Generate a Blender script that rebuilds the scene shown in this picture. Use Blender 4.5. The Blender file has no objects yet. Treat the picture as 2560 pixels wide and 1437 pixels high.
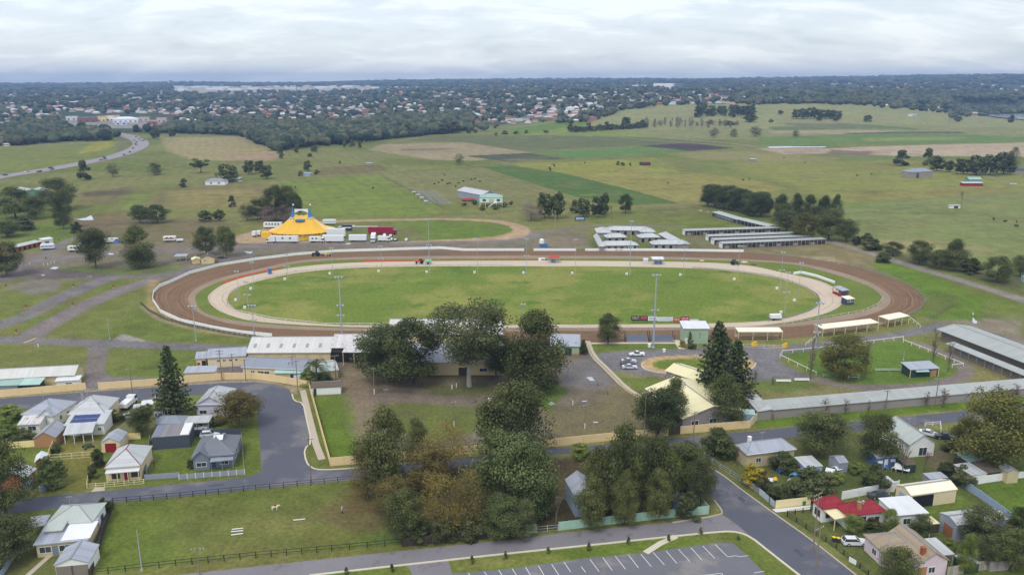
import bpy, bmesh, math, random
import numpy as np
from mathutils import Vector, Matrix
R = math.radians
scene = bpy.context.scene
C = scene.collection
random.seed(7)

# ------------------------------------------------------------ camera
CAMH, PITCH, FPX, CX, CY = 87.0, R(14.46),1990.0,1280.0,718.5
cam_d = bpy.data.cameras.new('camera'); cam = bpy.data.objects.new('camera', cam_d); C.objects.link(cam)
cam.location = (0,0, CAMH); cam.rotation_euler = (math.pi/2-PITCH, 0,0)
cam_d.sensor_width = 36.0; cam_d.lens = FPX/2560*36.0
cam_d.clip_start = 1.0; cam_d.clip_end = 40000.0
scene.camera = cam

# ------------------------------------------------------------ world: overcast sky
SUN_EL, SUN_AZ = R(56), R(-150)
w = bpy.data.worlds.new('World'); scene.world = w; w.use_nodes = True
nt = w.node_tree; nt.nodes.clear()
def nn(t, **kw):
    n = nt.nodes.new(t)
    for k, v in kw.items(): setattr(n, k, v)
    return n
def math_n(op, a, b=None, clamp=False):
    n = nn('ShaderNodeMath', operation=op, use_clamp=clamp)
    for i, v in ((0, a),(1, b)):
        if v is None: continue
        if isinstance(v, (int, float)): n.inputs[i].default_value = v
        else: nt.links.new(v, n.inputs[i])
    return n.outputs[0]
out = nn('ShaderNodeOutputWorld'); add = nn('ShaderNodeAddShader')
sky = nn('ShaderNodeTexSky'); sky.sky_type = 'NISHITA'; sky.sun_disc = False
sky.sun_elevation = SUN_EL; sky.sun_rotation = -SUN_AZ; sky.altitude = 90
bg1 = nn('ShaderNodeBackground'); bg1.inputs['Strength'].default_value = 0.05
nt.links.new(sky.outputs[0], bg1.inputs['Color'])
tc = nn('ShaderNodeTexCoord'); sep = nn('ShaderNodeSeparateXYZ'); nt.links.new(tc.outputs['Generated'], sep.inputs[0])
zc = math_n('ADD', math_n('MAXIMUM', sep.outputs[2],0.0),0.28)
cb = nn('ShaderNodeCombineXYZ')
nt.links.new(math_n('DIVIDE', sep.outputs[0], zc), cb.inputs[0]); nt.links.new(math_n('DIVIDE', sep.outputs[1], zc), cb.inputs[1])
def noise(scale, det, rough, off):
    m = nn('ShaderNodeMapping'); m.inputs['Scale'].default_value = (scale, scale*1.7,1); m.inputs['Location'].default_value = off
    nt.links.new(cb.outputs[0], m.inputs[0])
    n = nn('ShaderNodeTexNoise'); n.inputs['Scale'].default_value = 1; n.inputs['Detail'].default_value = det; n.inputs['Roughness'].default_value = rough
    n.inputs['Distortion'].default_value = 0.4
    nt.links.new(m.outputs[0], n.inputs['Vector']); return n.outputs[0]
n1 = noise(3.2,9,0.58,(3.1,1.7,0)); n2 = noise(1.2,4,0.5,(7.3,2.2,4))
mixv = math_n('ADD', math_n('MULTIPLY', n1,0.65), math_n('MULTIPLY', n2,0.35))
grad = math_n('MULTIPLY', math_n('MINIMUM', math_n('MAXIMUM', sep.outputs[2],0.0),0.11),1.35)
mixv = math_n('ADD', mixv, math_n('SUBTRACT', grad, 0.05))
low = math_n('SUBTRACT', 1.0, math_n('MULTIPLY', math_n('MAXIMUM', sep.outputs[2],0.0),22.0), True)
mixv = math_n('ADD', mixv, math_n('MULTIPLY', low, 0.12))
ramp = nn('ShaderNodeValToRGB'); nt.links.new(mixv, ramp.inputs[0])
cr = ramp.color_ramp; cr.interpolation = 'EASE'
cr.elements[0].position = 0.36; cr.elements[0].color = (0.53,0.575,0.64,1)
cr.elements[1].position = 0.64; cr.elements[1].color = (0.85,0.865,0.885,1)
e = cr.elements.new(0.5); e.color = (0.665,0.70,0.75,1)
bg2 = nn('ShaderNodeBackground'); nt.links.new(ramp.outputs[0], bg2.inputs['Color']); bg2.inputs['Strength'].default_value = 0.90
nt.links.new(bg1.outputs[0], add.inputs[0]); nt.links.new(bg2.outputs[0], add.inputs[1]); nt.links.new(add.outputs[0], out.inputs[0])

sun_d = bpy.data.lights.new('sun', 'SUN'); sun = bpy.data.objects.new('sun', sun_d); C.objects.link(sun)
sun_d.energy = 1.6; sun_d.angle = R(18); sun_d.color = (1.0,0.96,0.9)
sd = Vector((math.sin(SUN_AZ)*math.cos(SUN_EL), math.cos(SUN_AZ)*math.cos(SUN_EL), math.sin(SUN_EL)))
sun.rotation_euler = sd.to_track_quat('Z', 'Y').to_euler()
scene.view_settings.view_transform = 'Standard'; scene.view_settings.look = 'None'
scene.view_settings.exposure = 0.08; scene.view_settings.gamma = 1.0

# ------------------------------------------------------------ terrain and projection
HD = np.array([0,1000,1300,1600,2000,2500,3200,4500,6000,8000,10000,14000,20000], float)
HU = np.array([-1600,0,640,1280,1650,2050,2560,3600], float)
HT = np.array([
 [0,0,0,2,8,18,30,38,44,52,58,60,60],
 [0,0,0,2,8,18,30,38,44,52,58,60,60],
 [0,0,0,1,5,13,24,38,54,72,72,70,70],
 [0,0,0,4,14,33,50,60,76,96,90,86,80],
 [0,0,4,17,34,45,56,70,88,106,96,86,80],
 [0,0,4,17,36,40,54,72,92,114,100,86,80],
 [0,0,0,2,6,14,40,66,104,132,110,86,80],
 [0,0,0,2,6,14,40,66,104,132,110,86,80]], float)
def terr(x, y):
    x = np.asarray(x, float); y = np.asarray(y, float)
    d = np.hypot(x, y); yy = np.maximum(y, 1.0)
    u = CX + FPX*x/(yy*0.9683+21.7); u = np.where(y < 1, np.where(x < 0,-1600,3600), np.clip(u, -1600,3599.9))
    iu = np.clip(np.searchsorted(HU, u, side='right')-1,0, len(HU)-2); t = (u-HU[iu])/(HU[iu+1]-HU[iu]); t = t*t*(3-2*t)
    dd = np.clip(d, 0,19999); idd = np.clip(np.searchsorted(HD, dd, side='right')-1,0, len(HD)-2); s = (dd-HD[idd])/(HD[idd+1]-HD[idd])
    h = (HT[iu, idd]*(1-s)+HT[iu, idd+1]*s)*(1-t)+(HT[iu+1, idd]*(1-s)+HT[iu+1, idd+1]*s)*t
    a = np.clip((d-1300)/1500,0,1)
    b = np.clip((d-3500)/4000,0,1)
    h = h+a*(2.5*np.sin(x/170+1.3)*np.cos(y/210)+1.6*np.sin(x/77+y/131+.4))+b*(6*np.sin(x/610+2)+4*np.sin(x/290+y/700+1))
    h = np.where((u > 2370) & (d > 1650) & (d < 2900), np.minimum(h, 5.0), h)
    return np.maximum(h, 0)
def ray(px, py):
    a = (px-CX)/FPX; b = -(py-CY)/FPX; c, s = math.cos(PITCH), math.sin(PITCH)
    return a, c+b*s, -s+b*c
def G(px, py, z=0.0):
    """point of the horizontal plane z (or of the terrain when far away) seen at a place of the photograph"""
    dx, dy, dz = ray(px, py)
    if dz > -0.0012: dz = -0.0012
    t = (z-CAMH)/dz
    if t*math.hypot(dx, dy) > 1000:
        lo = 900.0
        tt = np.concatenate([np.arange(900,6000,6.0), np.arange(6000,16000,40.0)])
        X, Y, Z = dx*tt, dy*tt, CAMH+dz*tt
        k = np.argmax(Z <= terr(X, Y)+z)
        if Z[k] <= terr(X[k], Y[k])+z: t = tt[k]
        p = (dx*t, dy*t); return Vector((p[0], p[1], float(terr(*p))+z))
    return Vector((dx*t, dy*t, z))
def hgt(px, py, top):
    """height of an upright thing whose foot is at (px,py) and whose top is at row top"""
    p = G(px, py); dx, dy, dz = ray(px, top)
    return max(0.3, CAMH+dz/dy*p.y-p.z)
def mpp(px, py):
    p = G(px, py); return (p.y*math.cos(PITCH)+(CAMH-p.z)*math.sin(PITCH))/FPX
def lin(c):
    return tuple(((v/255)/12.92 if v/255 <= 0.04045 else ((v/255+0.055)/1.055)**2.4) for v in c)
LUM = 1.0
def alb(c, k=1.0): return tuple(min(0.88, v/LUM*k) for v in lin(c))

# ------------------------------------------------------------ materials
_mats = {}
def pm(key, col, rough=0.85, n1=(0.6,0.25), n2=(6.0,0.15), stripes=None, space='obj', metal=0.0, spots=None, k=1.0, spec=0.3, rnd=0.0, spots2=None, attr=None, alpha=None):
    if key in _mats: return _mats[key]
    m = bpy.data.materials.new(key); m.use_nodes = True; t = m.node_tree; t.nodes.clear()
    o = t.nodes.new('ShaderNodeOutputMaterial'); b = t.nodes.new('ShaderNodeBsdfPrincipled'); t.links.new(b.outputs[0], o.inputs[0])
    b.inputs['Roughness'].default_value = rough; b.inputs['Metallic'].default_value = metal; b.inputs['Specular IOR Level'].default_value = spec
    if alpha is not None: b.inputs['Alpha'].default_value = alpha
    if space == 'obj': vec = t.nodes.new('ShaderNodeTexCoord').outputs['Object']
    else: vec = t.nodes.new('ShaderNodeNewGeometry').outputs['Position']
    def M(op, a, b_=None, c_=None, clamp=False):
        n = t.nodes.new('ShaderNodeMath'); n.operation = op; n.use_clamp = clamp
        for i, v in ((0, a),(1, b_),(2, c_)):
            if v is None: continue
            if isinstance(v, (int, float)): n.inputs[i].default_value = v
            else: t.links.new(v, n.inputs[i])
        return n.outputs[0]
    f = None
    for (sc, am) in (n1, n2):
        if am <= 0: continue
        n = t.nodes.new('ShaderNodeTexNoise'); n.inputs['Scale'].default_value = sc; n.inputs['Detail'].default_value = 5; n.inputs['Roughness'].default_value = 0.6
        t.links.new(vec, n.inputs['Vector'])
        v = M('MULTIPLY_ADD', M('SUBTRACT', n.outputs[0],0.5), am*2.6,1.0)
        f = v if f is None else M('MULTIPLY', f, v)
    if stripes:
        ax, per, am = stripes
        s = t.nodes.new('ShaderNodeSeparateXYZ'); t.links.new(vec, s.inputs[0]); q = M('DIVIDE', s.outputs['XYZ'.index(ax)], per)
        wn = t.nodes.new('ShaderNodeTexWhiteNoise'); wn.noise_dimensions = '1D'; t.links.new(M('FLOOR', q), wn.inputs['W'])
        v = M('MULTIPLY_ADD', M('SUBTRACT', wn.outputs['Value'],0.5), am, 1.0)
        seam = M('LESS_THAN', M('FRACT', q),0.12); v = M('SUBTRACT', v, M('MULTIPLY', seam, am*0.9))
        f = v if f is None else M('MULTIPLY', f, v)
    if rnd > 0:
        oi = t.nodes.new('ShaderNodeObjectInfo'); v = M('MULTIPLY_ADD', M('SUBTRACT', oi.outputs['Random'],0.5), rnd, 1.0)
        f = v if f is None else M('MULTIPLY', f, v)
    base = None
    if attr:
        at = t.nodes.new('ShaderNodeAttribute'); at.attribute_name = attr; base = at.outputs['Color']
    mx = t.nodes.new('ShaderNodeVectorMath'); mx.operation = 'SCALE'
    if base is not None: t.links.new(base, mx.inputs[0])
    else: mx.inputs[0].default_value = alb(col, k)
    cur = None
    for sp_ in [q for q in (spots, spots2) if q]:
        sc, thr, scol = sp_
        n = t.nodes.new('ShaderNodeTexNoise'); n.inputs['Scale'].default_value = sc; n.inputs['Detail'].default_value = 6; n.inputs['Roughness'].default_value = 0.65
        t.links.new(vec, n.inputs['Vector'])
        mr = t.nodes.new('ShaderNodeMapRange'); mr.inputs['From Min'].default_value = thr; mr.inputs['From Max'].default_value = thr+0.10; t.links.new(n.outputs[0], mr.inputs['Value'])
        mc = t.nodes.new('ShaderNodeMix'); mc.data_type = 'RGBA'; t.links.new(mr.outputs[0], mc.inputs['Factor'])
        if cur is not None: t.links.new(cur, mc.inputs['A'])
        elif base is not None: t.links.new(base, mc.inputs['A'])
        else: mc.inputs['A'].default_value = (*alb(col, k),1)
        mc.inputs['B'].default_value = (*alb(scol, k),1); cur = mc.outputs['Result']; t.links.new(cur, mx.inputs[0])
    if f is None: mx.inputs['Scale'].default_value = 1.0
    else: t.links.new(M('MAXIMUM', f, 0.05), mx.inputs['Scale'])
    t.links.new(mx.outputs[0], b.inputs['Base Color'])
    _mats[key] = m; return m
def paint(key, col, rough=0.5, spec=0.4): return pm(key, col, rough, (0.8,0.05),(9,0.03), spec=spec)
GLASS = pm('window_glass', (58,66,74),0.12,(0.5,0.1),(1,0), spec=0.8)
WALLK = 1.12

# ------------------------------------------------------------ tagging and objects
used_labels = {}
def tag(o, label=None, cat=None, group=None, kind=None):
    if label: o['label'] = label
    if cat: o['category'] = cat
    if group: o['group'] = group
    if kind: o['kind'] = kind
    return o
def empty(name, loc, rz=0.0, label=None, cat=None, group=None):
    o = bpy.data.objects.new(name, None); C.objects.link(o); o.location = loc; o.rotation_euler = (0,0, rz); o.empty_display_size = 0.5
    return tag(o, label, cat, group)
def link(o, parent=None):
    C.objects.link(o)
    if parent is not None: o.parent = parent
    return o
class MB:
    def __init__(s): s.v = []; s.f = []; s.m = []
    def face(s, pts, mi=0):
        n = len(s.v); s.v += [tuple(p) for p in pts]; s.f.append(tuple(range(n, n+len(pts)))); s.m.append(mi)
    def box(s, c, d, rz=0.0, mi=0, rx=0.0, ry=0.0):
        M = Matrix.Translation(c) @ Matrix.Rotation(rz, 4, 'Z') @ Matrix.Rotation(ry, 4, 'Y') @ Matrix.Rotation(rx, 4, 'X')
        n = len(s.v)
        for z in (-.5,.5):
            for x, y in ((-.5,-.5),(.5,-.5),(.5,.5),(-.5,.5)): s.v.append(tuple(M @ Vector((x*d[0], y*d[1], z*d[2]))))
        for q in ((3,2,1,0),(4,5,6,7),(0,1,5,4),(1,2,6,5),(2,3,7,6),(3,0,4,7)): s.f.append(tuple(n+i for i in q)); s.m.append(mi)
    def bx(s, x0, x1, y0, y1, z0, z1, mi=0): s.box(((x0+x1)/2,(y0+y1)/2,(z0+z1)/2),(abs(x1-x0), abs(y1-y0), abs(z1-z0)), mi=mi)
    def tube(s, a, b, r0, r1=None, n=6, mi=0, cap=True):
        r1 = r0 if r1 is None else r1; a = Vector(a); b = Vector(b); d = (b-a)
        if d.length < 1e-6: return
        q = d.to_track_quat('Z', 'Y'); k = len(s.v)
        for p, r in ((a, r0),(b, r1)):
            for i in range(n):
                t = 2*math.pi*i/n; s.v.append(tuple(p+q @ Vector((math.cos(t)*r, math.sin(t)*r, 0))))
        for i in range(n): j = (i+1) % n; s.f.append((k+i, k+j, k+n+j, k+n+i)); s.m.append(mi)
        if cap: s.f.append(tuple(k+n-1-i for i in range(n))); s.m.append(mi); s.f.append(tuple(k+n+i for i in range(n))); s.m.append(mi)
    def prism(s, prof, y0, y1, mi=0, tap=None):
        """profile in x,z extruded from y0 to y1; tap = per-point inset"""
        k = len(s.v); n = len(prof)
        for y, sg in ((y0,1),(y1,-1)):
            for i, (x, z) in enumerate(prof): s.v.append((x, y+(sg*tap[i] if tap else 0), z))
        s.f.append(tuple(k+i for i in range(n))); s.m.append(mi); s.f.append(tuple(k+2*n-1-i for i in range(n))); s.m.append(mi)
        for i in range(n): j = (i+1) % n; s.f.append((k+j, k+i, k+n+i, k+n+j)); s.m.append(mi)
    def cylx(s, c, r, w, n=12, mi=0): s.tube((c[0], c[1]-w/2, c[2]),(c[0], c[1]+w/2, c[2]), r, r, n, mi)
    def mesh(s, name, mats, smooth=False):
        me = bpy.data.meshes.new(name); me.from_pydata(s.v, [], s.f)
        for m in (mats if isinstance(mats, (list, tuple)) else [mats]): me.materials.append(m)
        if any(s.m): me.polygons.foreach_set('material_index', s.m)
        if smooth: me.polygons.foreach_set('use_smooth', [True]*len(s.f))
        me.update(); return me
    def build(s, name, mats, parent=None, loc=None, rz=None, smooth=False):
        bmx = None
        me = s.mesh(name, mats, smooth)
        o = bpy.data.objects.new(name, me); link(o, parent)
        if loc is not None: o.location = loc
        if rz is not None: o.rotation_euler = (0,0, rz)
        return o
def np_mesh(name, V, F, mats, cols=None, attr='col', mi=None):
    """V (n,3), F (m,k) int arrays"""
    me = bpy.data.meshes.new(name); nv, (nf, k) = len(V), F.shape
    me.vertices.add(nv); me.vertices.foreach_set('co', np.ascontiguousarray(V, np.float32).ravel())
    me.loops.add(nf*k); me.loops.foreach_set('vertex_index', np.ascontiguousarray(F, np.int32).ravel())
    me.polygons.add(nf); me.polygons.foreach_set('loop_start', np.arange(0, nf*k, k, dtype=np.int32))
    if mi is not None: me.polygons.foreach_set('material_index', mi)
    for m in mats: me.materials.append(m)
    if cols is not None:
        a = me.color_attributes.new(attr, 'FLOAT_COLOR', 'POINT'); c4 = np.ones((nv, 4), np.float32); c4[:, :3] = cols; a.data.foreach_set('color', c4.ravel())
    me.update(calc_edges=True); return me
def copy_tree(o, parent=None):
    c = o.copy(); C.objects.link(c)
    if parent is not None: c.parent = parent
    for ch in o.children: copy_tree(ch, c)
    return c
# ------------------------------------------------------------ ground sheet with painted land use
def chaikin(P, n=2, closed=True):
    P = [Vector(p) for p in P]
    for _ in range(n):
        Q = []; L = len(P); rng = range(L) if closed else range(L-1)
        if not closed: Q.append(P[0])
        for i in rng:
            a, b = P[i], P[(i+1) % L]; Q.append(a*.75+b*.25); Q.append(a*.25+b*.75)
        if not closed: Q.append(P[-1])
        P = Q
    return P
ang = np.concatenate([np.arange(-180,-60,6.0), np.arange(-60,-36,0.6), np.arange(-36,36,0.11), np.arange(36,60,0.6), np.arange(60,180,6.0)])
rad = np.concatenate([[4,12,25,40,55,70,85], np.exp(np.arange(math.log(100), math.log(15500),0.0066))])
NA, NR = len(ang), len(rad)
AA, RR = np.meshgrid(np.radians(ang), rad); GX = (np.sin(AA)*RR).ravel(); GY = (np.cos(AA)*RR).ravel(); GZ = terr(GX, GY)
rs = np.random.RandomState(3)
def vnoise(x, y, sc, seed):
    """smooth value noise in world metres"""
    g = np.random.RandomState(seed).rand(256,256); xs, ys = x/sc+1000, y/sc+1000
    xi, yi = np.floor(xs).astype(int), np.floor(ys).astype(int); fx, fy = xs-xi, ys-yi; fx = fx*fx*(3-2*fx); fy = fy*fy*(3-2*fy)
    h = lambda a, b: g[a % 256, b % 256]
    return (h(xi, yi)*(1-fx)+h(xi+1, yi)*fx)*(1-fy)+(h(xi, yi+1)*(1-fx)+h(xi+1, yi+1)*fx)*fy
def fbm(x, y, sc, seed, o=4): return sum(vnoise(x, y, sc/2**i, seed+i)*0.5**i for i in range(o))/sum(0.5**i for i in range(o))
F1, F2, F3 = fbm(GX, GY, 60,11), fbm(GX, GY, 14,21), fbm(GX, GY, 3.0,31,3)
FL = fbm(GX*0.35, GY, 240,41)
col = np.zeros((len(GX),3))
gA, gB, gC = np.array(alb((104,112,56))), np.array(alb((122,122,74))), np.array(alb((92,108,44)))
t = np.clip((F1-.35)*3,0,1)[:, None]; u_ = np.clip((F2-.35)*3,0,1)[:, None]
col[:] = gA*(1-t)+gB*t; col = col*(1-.35*u_)+gC*.35*u_
def poly_sd(P):
    """signed distance (m, negative inside) of ground vertices to a polygon, and index of those near it"""
    P = np.array([(p[0], p[1]) for p in P]); mg = 30
    idx = np.nonzero((GX > P[:, 0].min()-mg) & (GX < P[:, 0].max()+mg) & (GY > P[:, 1].min()-mg) & (GY < P[:, 1].max()+mg))[0]
    x, y = GX[idx], GY[idx]; ins = np.zeros(len(idx), bool); D = np.full(len(idx),1e9)
    for i in range(len(P)):
        x1, y1 = P[i]; x2, y2 = P[(i+1) % len(P)]
        c = ((y1 > y) != (y2 > y)) & (x < (x2-x1)*(y-y1)/(y2-y1+1e-12)+x1); ins ^= c
        L2 = (x2-x1)**2+(y2-y1)**2+1e-9; s = np.clip(((x-x1)*(x2-x1)+(y-y1)*(y2-y1))/L2,0,1)
        D = np.minimum(D, np.hypot(x-x1-s*(x2-x1), y-y1-s*(y2-y1)))
    return idx, np.where(ins, -D, D)
def line_d(P, mg=30):
    P = np.array([(p[0], p[1]) for p in P])
    idx = np.nonzero((GX > P[:, 0].min()-mg) & (GX < P[:, 0].max()+mg) & (GY > P[:, 1].min()-mg) & (GY < P[:, 1].max()+mg))[0]
    x, y = GX[idx], GY[idx]; D = np.full(len(idx),1e9)
    for i in range(len(P)-1):
        x1, y1 = P[i]; x2, y2 = P[i+1]; L2 = (x2-x1)**2+(y2-y1)**2+1e-9; s = np.clip(((x-x1)*(x2-x1)+(y-y1)*(y2-y1))/L2,0,1)
        D = np.minimum(D, np.hypot(x-x1-s*(x2-x1), y-y1-s*(y2-y1)))
    return idx, D
def blend(idx, sd, c, soft, rag, op, mott):
    n = (F2[idx]-.5)*2*rag+(F3[idx]-.5)*rag; a = np.clip(.5-(sd+n)/soft, 0,1)*op
    if mott: a = a*np.clip(1-mott+(F3[idx]-.5)*mott*3+(F2[idx]-.35)*mott*3,0,1)
    a = a[:, None]; col[idx] = col[idx]*(1-a)+np.array(alb(c))*a
def area(pts, c, soft=1.0, rag=0.6, op=1.0, mott=0.0, sm=0):
    P = [G(*p) for p in pts]
    if sm: P = chaikin(P, sm)
    idx, sd = poly_sd(P)
    if len(idx): blend(idx, sd, c, soft, rag, op, mott)
def track(pts, wd, c, soft=1.0, rag=0.5, op=1.0, mott=0.0):
    P = chaikin([G(*p) for p in pts],2, False); idx, D = line_d(P)
    if len(idx): blend(idx, D-wd/2, c, soft, rag, op, mott)
def blob(px, py, rx, ry, c, soft=4, rag=3, op=.7, mott=0.0):
    area([(px+rx*math.cos(a), py+ry*math.sin(a)) for a in np.linspace(0,2*math.pi, 14, endpoint=False)], c, soft, rag, op, mott)

GRV, DIRT, STRAW, OLIVE, YEL, LUSH, DGRN = (120,114,112),(112,98,84),(150,138,106),(108,110,66),(134,134,60),(98,120,46),(74,92,52)
# --- far country: woodland floor, suburbs and hills
area([(-400,352),(0,345),(180,330),(400,335),(520,330),(640,352),(700,372),(960,345),(1170,320),(1320,305),(1450,300),(1560,262),(1850,262),(2080,252),(2300,262),(2420,285),(2560,283),(2900,300),(2900,160),(-400,160)],(62,76,54),30,14)
area([(440,233),(940,228),(930,216),(780,212),(440,218)],(176,166,150),30,14,.9)
area([(120,322),(400,322),(420,300),(150,300)],(150,146,140),10,5,.8)
area([(1280,322),(1380,300),(1460,300),(1470,322),(1440,340),(1290,345)], LUSH, 10,5)
# --- grass hill at the right
area([(1455,318),(1490,300),(1560,275),(1640,262),(1760,262),(1900,258),(2080,256),(2200,262),(2300,270),(2420,287),(2480,292),(2600,300),(2900,318),(2900,345),(1455,330)],(134,136,92),8,4)
area([(1500,330),(1900,322),(2560,318),(2560,345),(1850,350),(1500,345)],(126,128,84),12,6)
area([(1290,338),(1420,318),(1500,325),(1600,336),(1660,345),(1300,350)],(120,134,66),8,4)
area([(1940,308),(2180,312),(2260,322),(2000,318)],(102,96,92),6,3,.8)
area([(1920,318),(2240,316),(2320,326),(1930,328)],(96,112,66),10,5)
area([(1920,328),(2120,326),(2300,331),(2100,336),(1930,334)],(160,146,122),6,3,.8)
area([(2110,334),(2400,330),(2420,334),(2130,338)],(82,78,80),5,2)
area([(1900,345),(2400,335),(2650,345),(2650,352),(2300,362),(1900,366)],(98,120,62),6,3)
area([(2150,346),(2420,344),(2400,350),(2170,354)],(134,140,80),8,4,.7)
area([(2060,372),(2400,360),(2700,352),(2700,395),(2420,392),(2270,392),(2100,385),(1970,382),(1890,372)],(168,152,128),5,3)
area([(1900,373),(2060,370),(2080,385),(1960,388)],(158,142,122),5,3)
area([(2080,376),(2180,380),(2170,390),(2060,386)],(104,90,86),7,4,.8)
area([(2080,393),(2280,395),(2240,412),(2120,400)],(104,118,66),7,4)
# --- chequered fields in the middle distance
area([(1120,340),(1300,338),(1520,341),(1660,347),(1860,360),(1600,365),(1300,378),(1160,358),(1000,352)],(98,104,66),5,2)
area([(950,362),(1160,356),(1300,378),(1330,382),(1190,402),(1080,400),(920,375)],(146,134,104),7,4)
area([(1010,372),(1150,372),(1100,376),(1000,378)],(112,100,84),6,3,.7)
area([(1160,390),(1320,383),(1418,397),(1280,406)],(78,84,66),3,1)
area([(1330,380),(1600,367),(1735,378),(1650,385),(1430,398)],(92,120,62),3,1)
area([(1598,366),(1720,357),(1840,371),(1725,379)],(72,64,66),3,1)
area([(1290,410),(1540,400),(1640,395),(1700,425),(1640,440),(1480,440),(1300,425)], YEL, 7,4,.85)
area([(1420,440),(1640,425),(1850,440),(1960,470),(1880,505),(1700,508),(1560,480),(1440,450)],(138,132,74),8,5,.85)
area([(1560,400),(1800,392),(2000,410),(2000,455),(1880,450),(1740,430),(1640,420)],(108,118,58),10,5,.7)
area([(1660,385),(1860,378),(2100,395),(2080,410),(1760,400)],(136,130,86),10,5,.7)
area([(1210,418),(1280,414),(1400,432),(1560,470),(1700,508),(1560,512),(1440,492),(1300,455)],(80,104,50),3,1)
area([(960,436),(1210,420),(1400,480),(1470,505),(1260,520),(1110,512),(1030,478)],(118,118,74),4,2,.9)
area([(690,455),(945,435),(1030,478),(1110,520),(1090,540),(880,548),(740,540)],(110,124,56),3,1.5)
area([(800,418),(950,412),(980,425),(870,436),(790,437)],(104,94,62),5,3,.8)
area([(400,345),(640,340),(700,375),(690,395),(560,402),(480,400),(420,380)],(150,138,98),8,5,.85)
area([(560,385),(700,380),(690,402),(570,403)],(150,126,104),8,5,.7)
area([(0,375),(200,365),(290,352),(330,365),(280,392),(100,425),(0,432)],(112,120,58),8,4,.9)
area([(190,385),(230,358),(280,352),(285,365),(250,378)],(142,140,54),6,3,.9)
area([(230,395),(285,385),(300,345),(320,350),(320,380),(270,400)],(104,96,84),8,6,.7,.3)
area([(180,480),(420,470),(520,460),(700,460),(730,500),(690,520),(520,520),(200,510)],(116,104,76),8,6,.75,.3)
area([(420,478),(640,472),(640,520),(430,515)],(138,128,78),10,7,.75)
area([(190,480),(330,468),(320,488),(220,492)],(88,78,60),6,4,.8)
area([(265,545),(330,480),(400,474),(340,530),(300,555)],(112,126,60),7,4,.8)
area([(200,555),(290,520),(340,530),(320,560),(200,575)],(116,100,74),7,5,.7)
area([(2060,470),(2560,440),(2700,500),(2700,760),(2400,660),(2180,620),(2100,570),(2080,510)],(116,126,76),12,8,.9)
area([(1840,405),(2400,400),(2700,440),(2700,470),(2100,510),(2000,470),(1860,430)],(128,130,66),16,9,.8)
area([(2100,480),(2500,465),(2480,480),(2150,500)],(132,122,72),14,8,.6)
area([(2130,600),(2300,595),(2500,620),(2450,640),(2260,635)],(156,146,102),12,8,.6,.3)
for i in range(46):   # old ploughing and cattle pads
    px, py = rs.uniform(0,2560), rs.uniform(385,560)
    blob(px, py, rs.uniform(20,90), rs.uniform(1.5,5),[(96,100,56),(142,134,78),(110,98,70),(104,122,56)][i % 4],10,8,.45)
# farm tracks and fence lines seen as worn lines
for pts, wd, c in (([(180,482),(330,470),(520,465),(720,455)],2.5,(140,128,100)),([(690,452),(930,436),(1200,418),(1290,408)],3,(120,108,86)),([(940,436),(1030,478),(1110,522)],2,(100,92,70)),
        ([(600,590),(760,560),(860,552),(1050,546),(1280,535),(1500,520),(1750,508)],3,(128,122,96)),([(1660,345),(1860,362),(1900,370),(2080,372)],8,(150,140,122)),([(1300,345),(1480,338),(1640,352),(1860,368)],5,(140,136,104)),
        ([(2270,420),(2400,425),(2560,465)],5,(140,132,116)),([(2420,505),(2460,490),(2700,480)],3,(124,116,92)),([(1180,322),(1290,318),(1420,300)],9,(150,146,138)),([(950,365),(1060,340),(1180,322)],6,(138,128,98))):
    track(pts, wd, c, 3,1.5,.8)
# --- showground: gravel, worn earth, mown grass
area([(0,640),(60,632),(300,610),(520,600),(640,596),(1000,608),(1310,600),(1320,575),(1400,575),(1470,580),(1460,620),(1000,626),(840,630),(700,636),(600,652),(480,668),(430,690),(300,700),(100,705),(0,700)],(118,108,98),4,3,.85,.15)
area([(160,545),(520,545),(600,565),(500,600),(300,610),(200,600)],(110,96,78),6,5,.8,.35)
area([(0,560),(200,560),(190,600),(60,615),(0,615)],(92,112,50),6,4,.7)
track([(60,660),(110,640),(170,600),(200,592)],6, GRV, 1.5,1)
track([(60,655),(300,632),(500,625),(700,612),(1000,606),(1280,602),(1330,585)],12, GRV, 2,1.5)
track([(0,705),(60,665),(100,680),(276,692),(426,688),(500,660),(620,635)],9, GRV, 1.5,1)
area([(60,668),(240,668),(290,690),(120,700),(50,690)],(98,90,86),3,2,.8)
track([(60,715),(110,705),(100,725)],14,(124,116,112),3,2,.8)
track([(-40,822),(60,795),(125,755),(225,712),(290,690)],9.5,(118,114,116),1.2,.7)
track([(70,845),(120,812),(175,783),(250,745),(376,700),(450,682)],9.5,(124,116,118),1.2,.7)
area([(100,665),(300,668),(440,662),(470,668),(420,686),(280,690)], LUSH, 3,2,.7,.3)
area([(130,825),(230,770),(300,740),(370,712),(390,760),(520,826),(626,858),(374,852)],(102,116,54),3,3,.8,.25)
area([(-40,862),(220,866),(222,880),(208,935),(-40,940)],(104,114,56),1.5,1,.9)
area([(262,868),(500,876),(500,930),(400,942),(290,944),(264,930)],(102,114,56),1.5,1,.9)
area([(370,700),(400,695),(380,740),(400,780),(520,815),(640,838),(640,844),(500,830),(400,800),(362,770)],(170,146,110),2,1.5,.8,.3)
track([(355,766),(400,800),(520,828),(640,846)],2.2,(150,140,112),1.2,.8,.7)
area([(280,852),(305,835),(320,838),(375,853)],(150,144,138),.8,.4)
area([(-60,840),(90,843),(375,853),(640,866),(640,875),(488,876),(213,866),(-60,856)],(114,112,114),.6,.2)
area([(222,862),(274,866),(262,925),(276,941),(400,944),(620,938),(640,955),(246,980),(214,984),(209,935)],(116,110,110),.7,.3)
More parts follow.
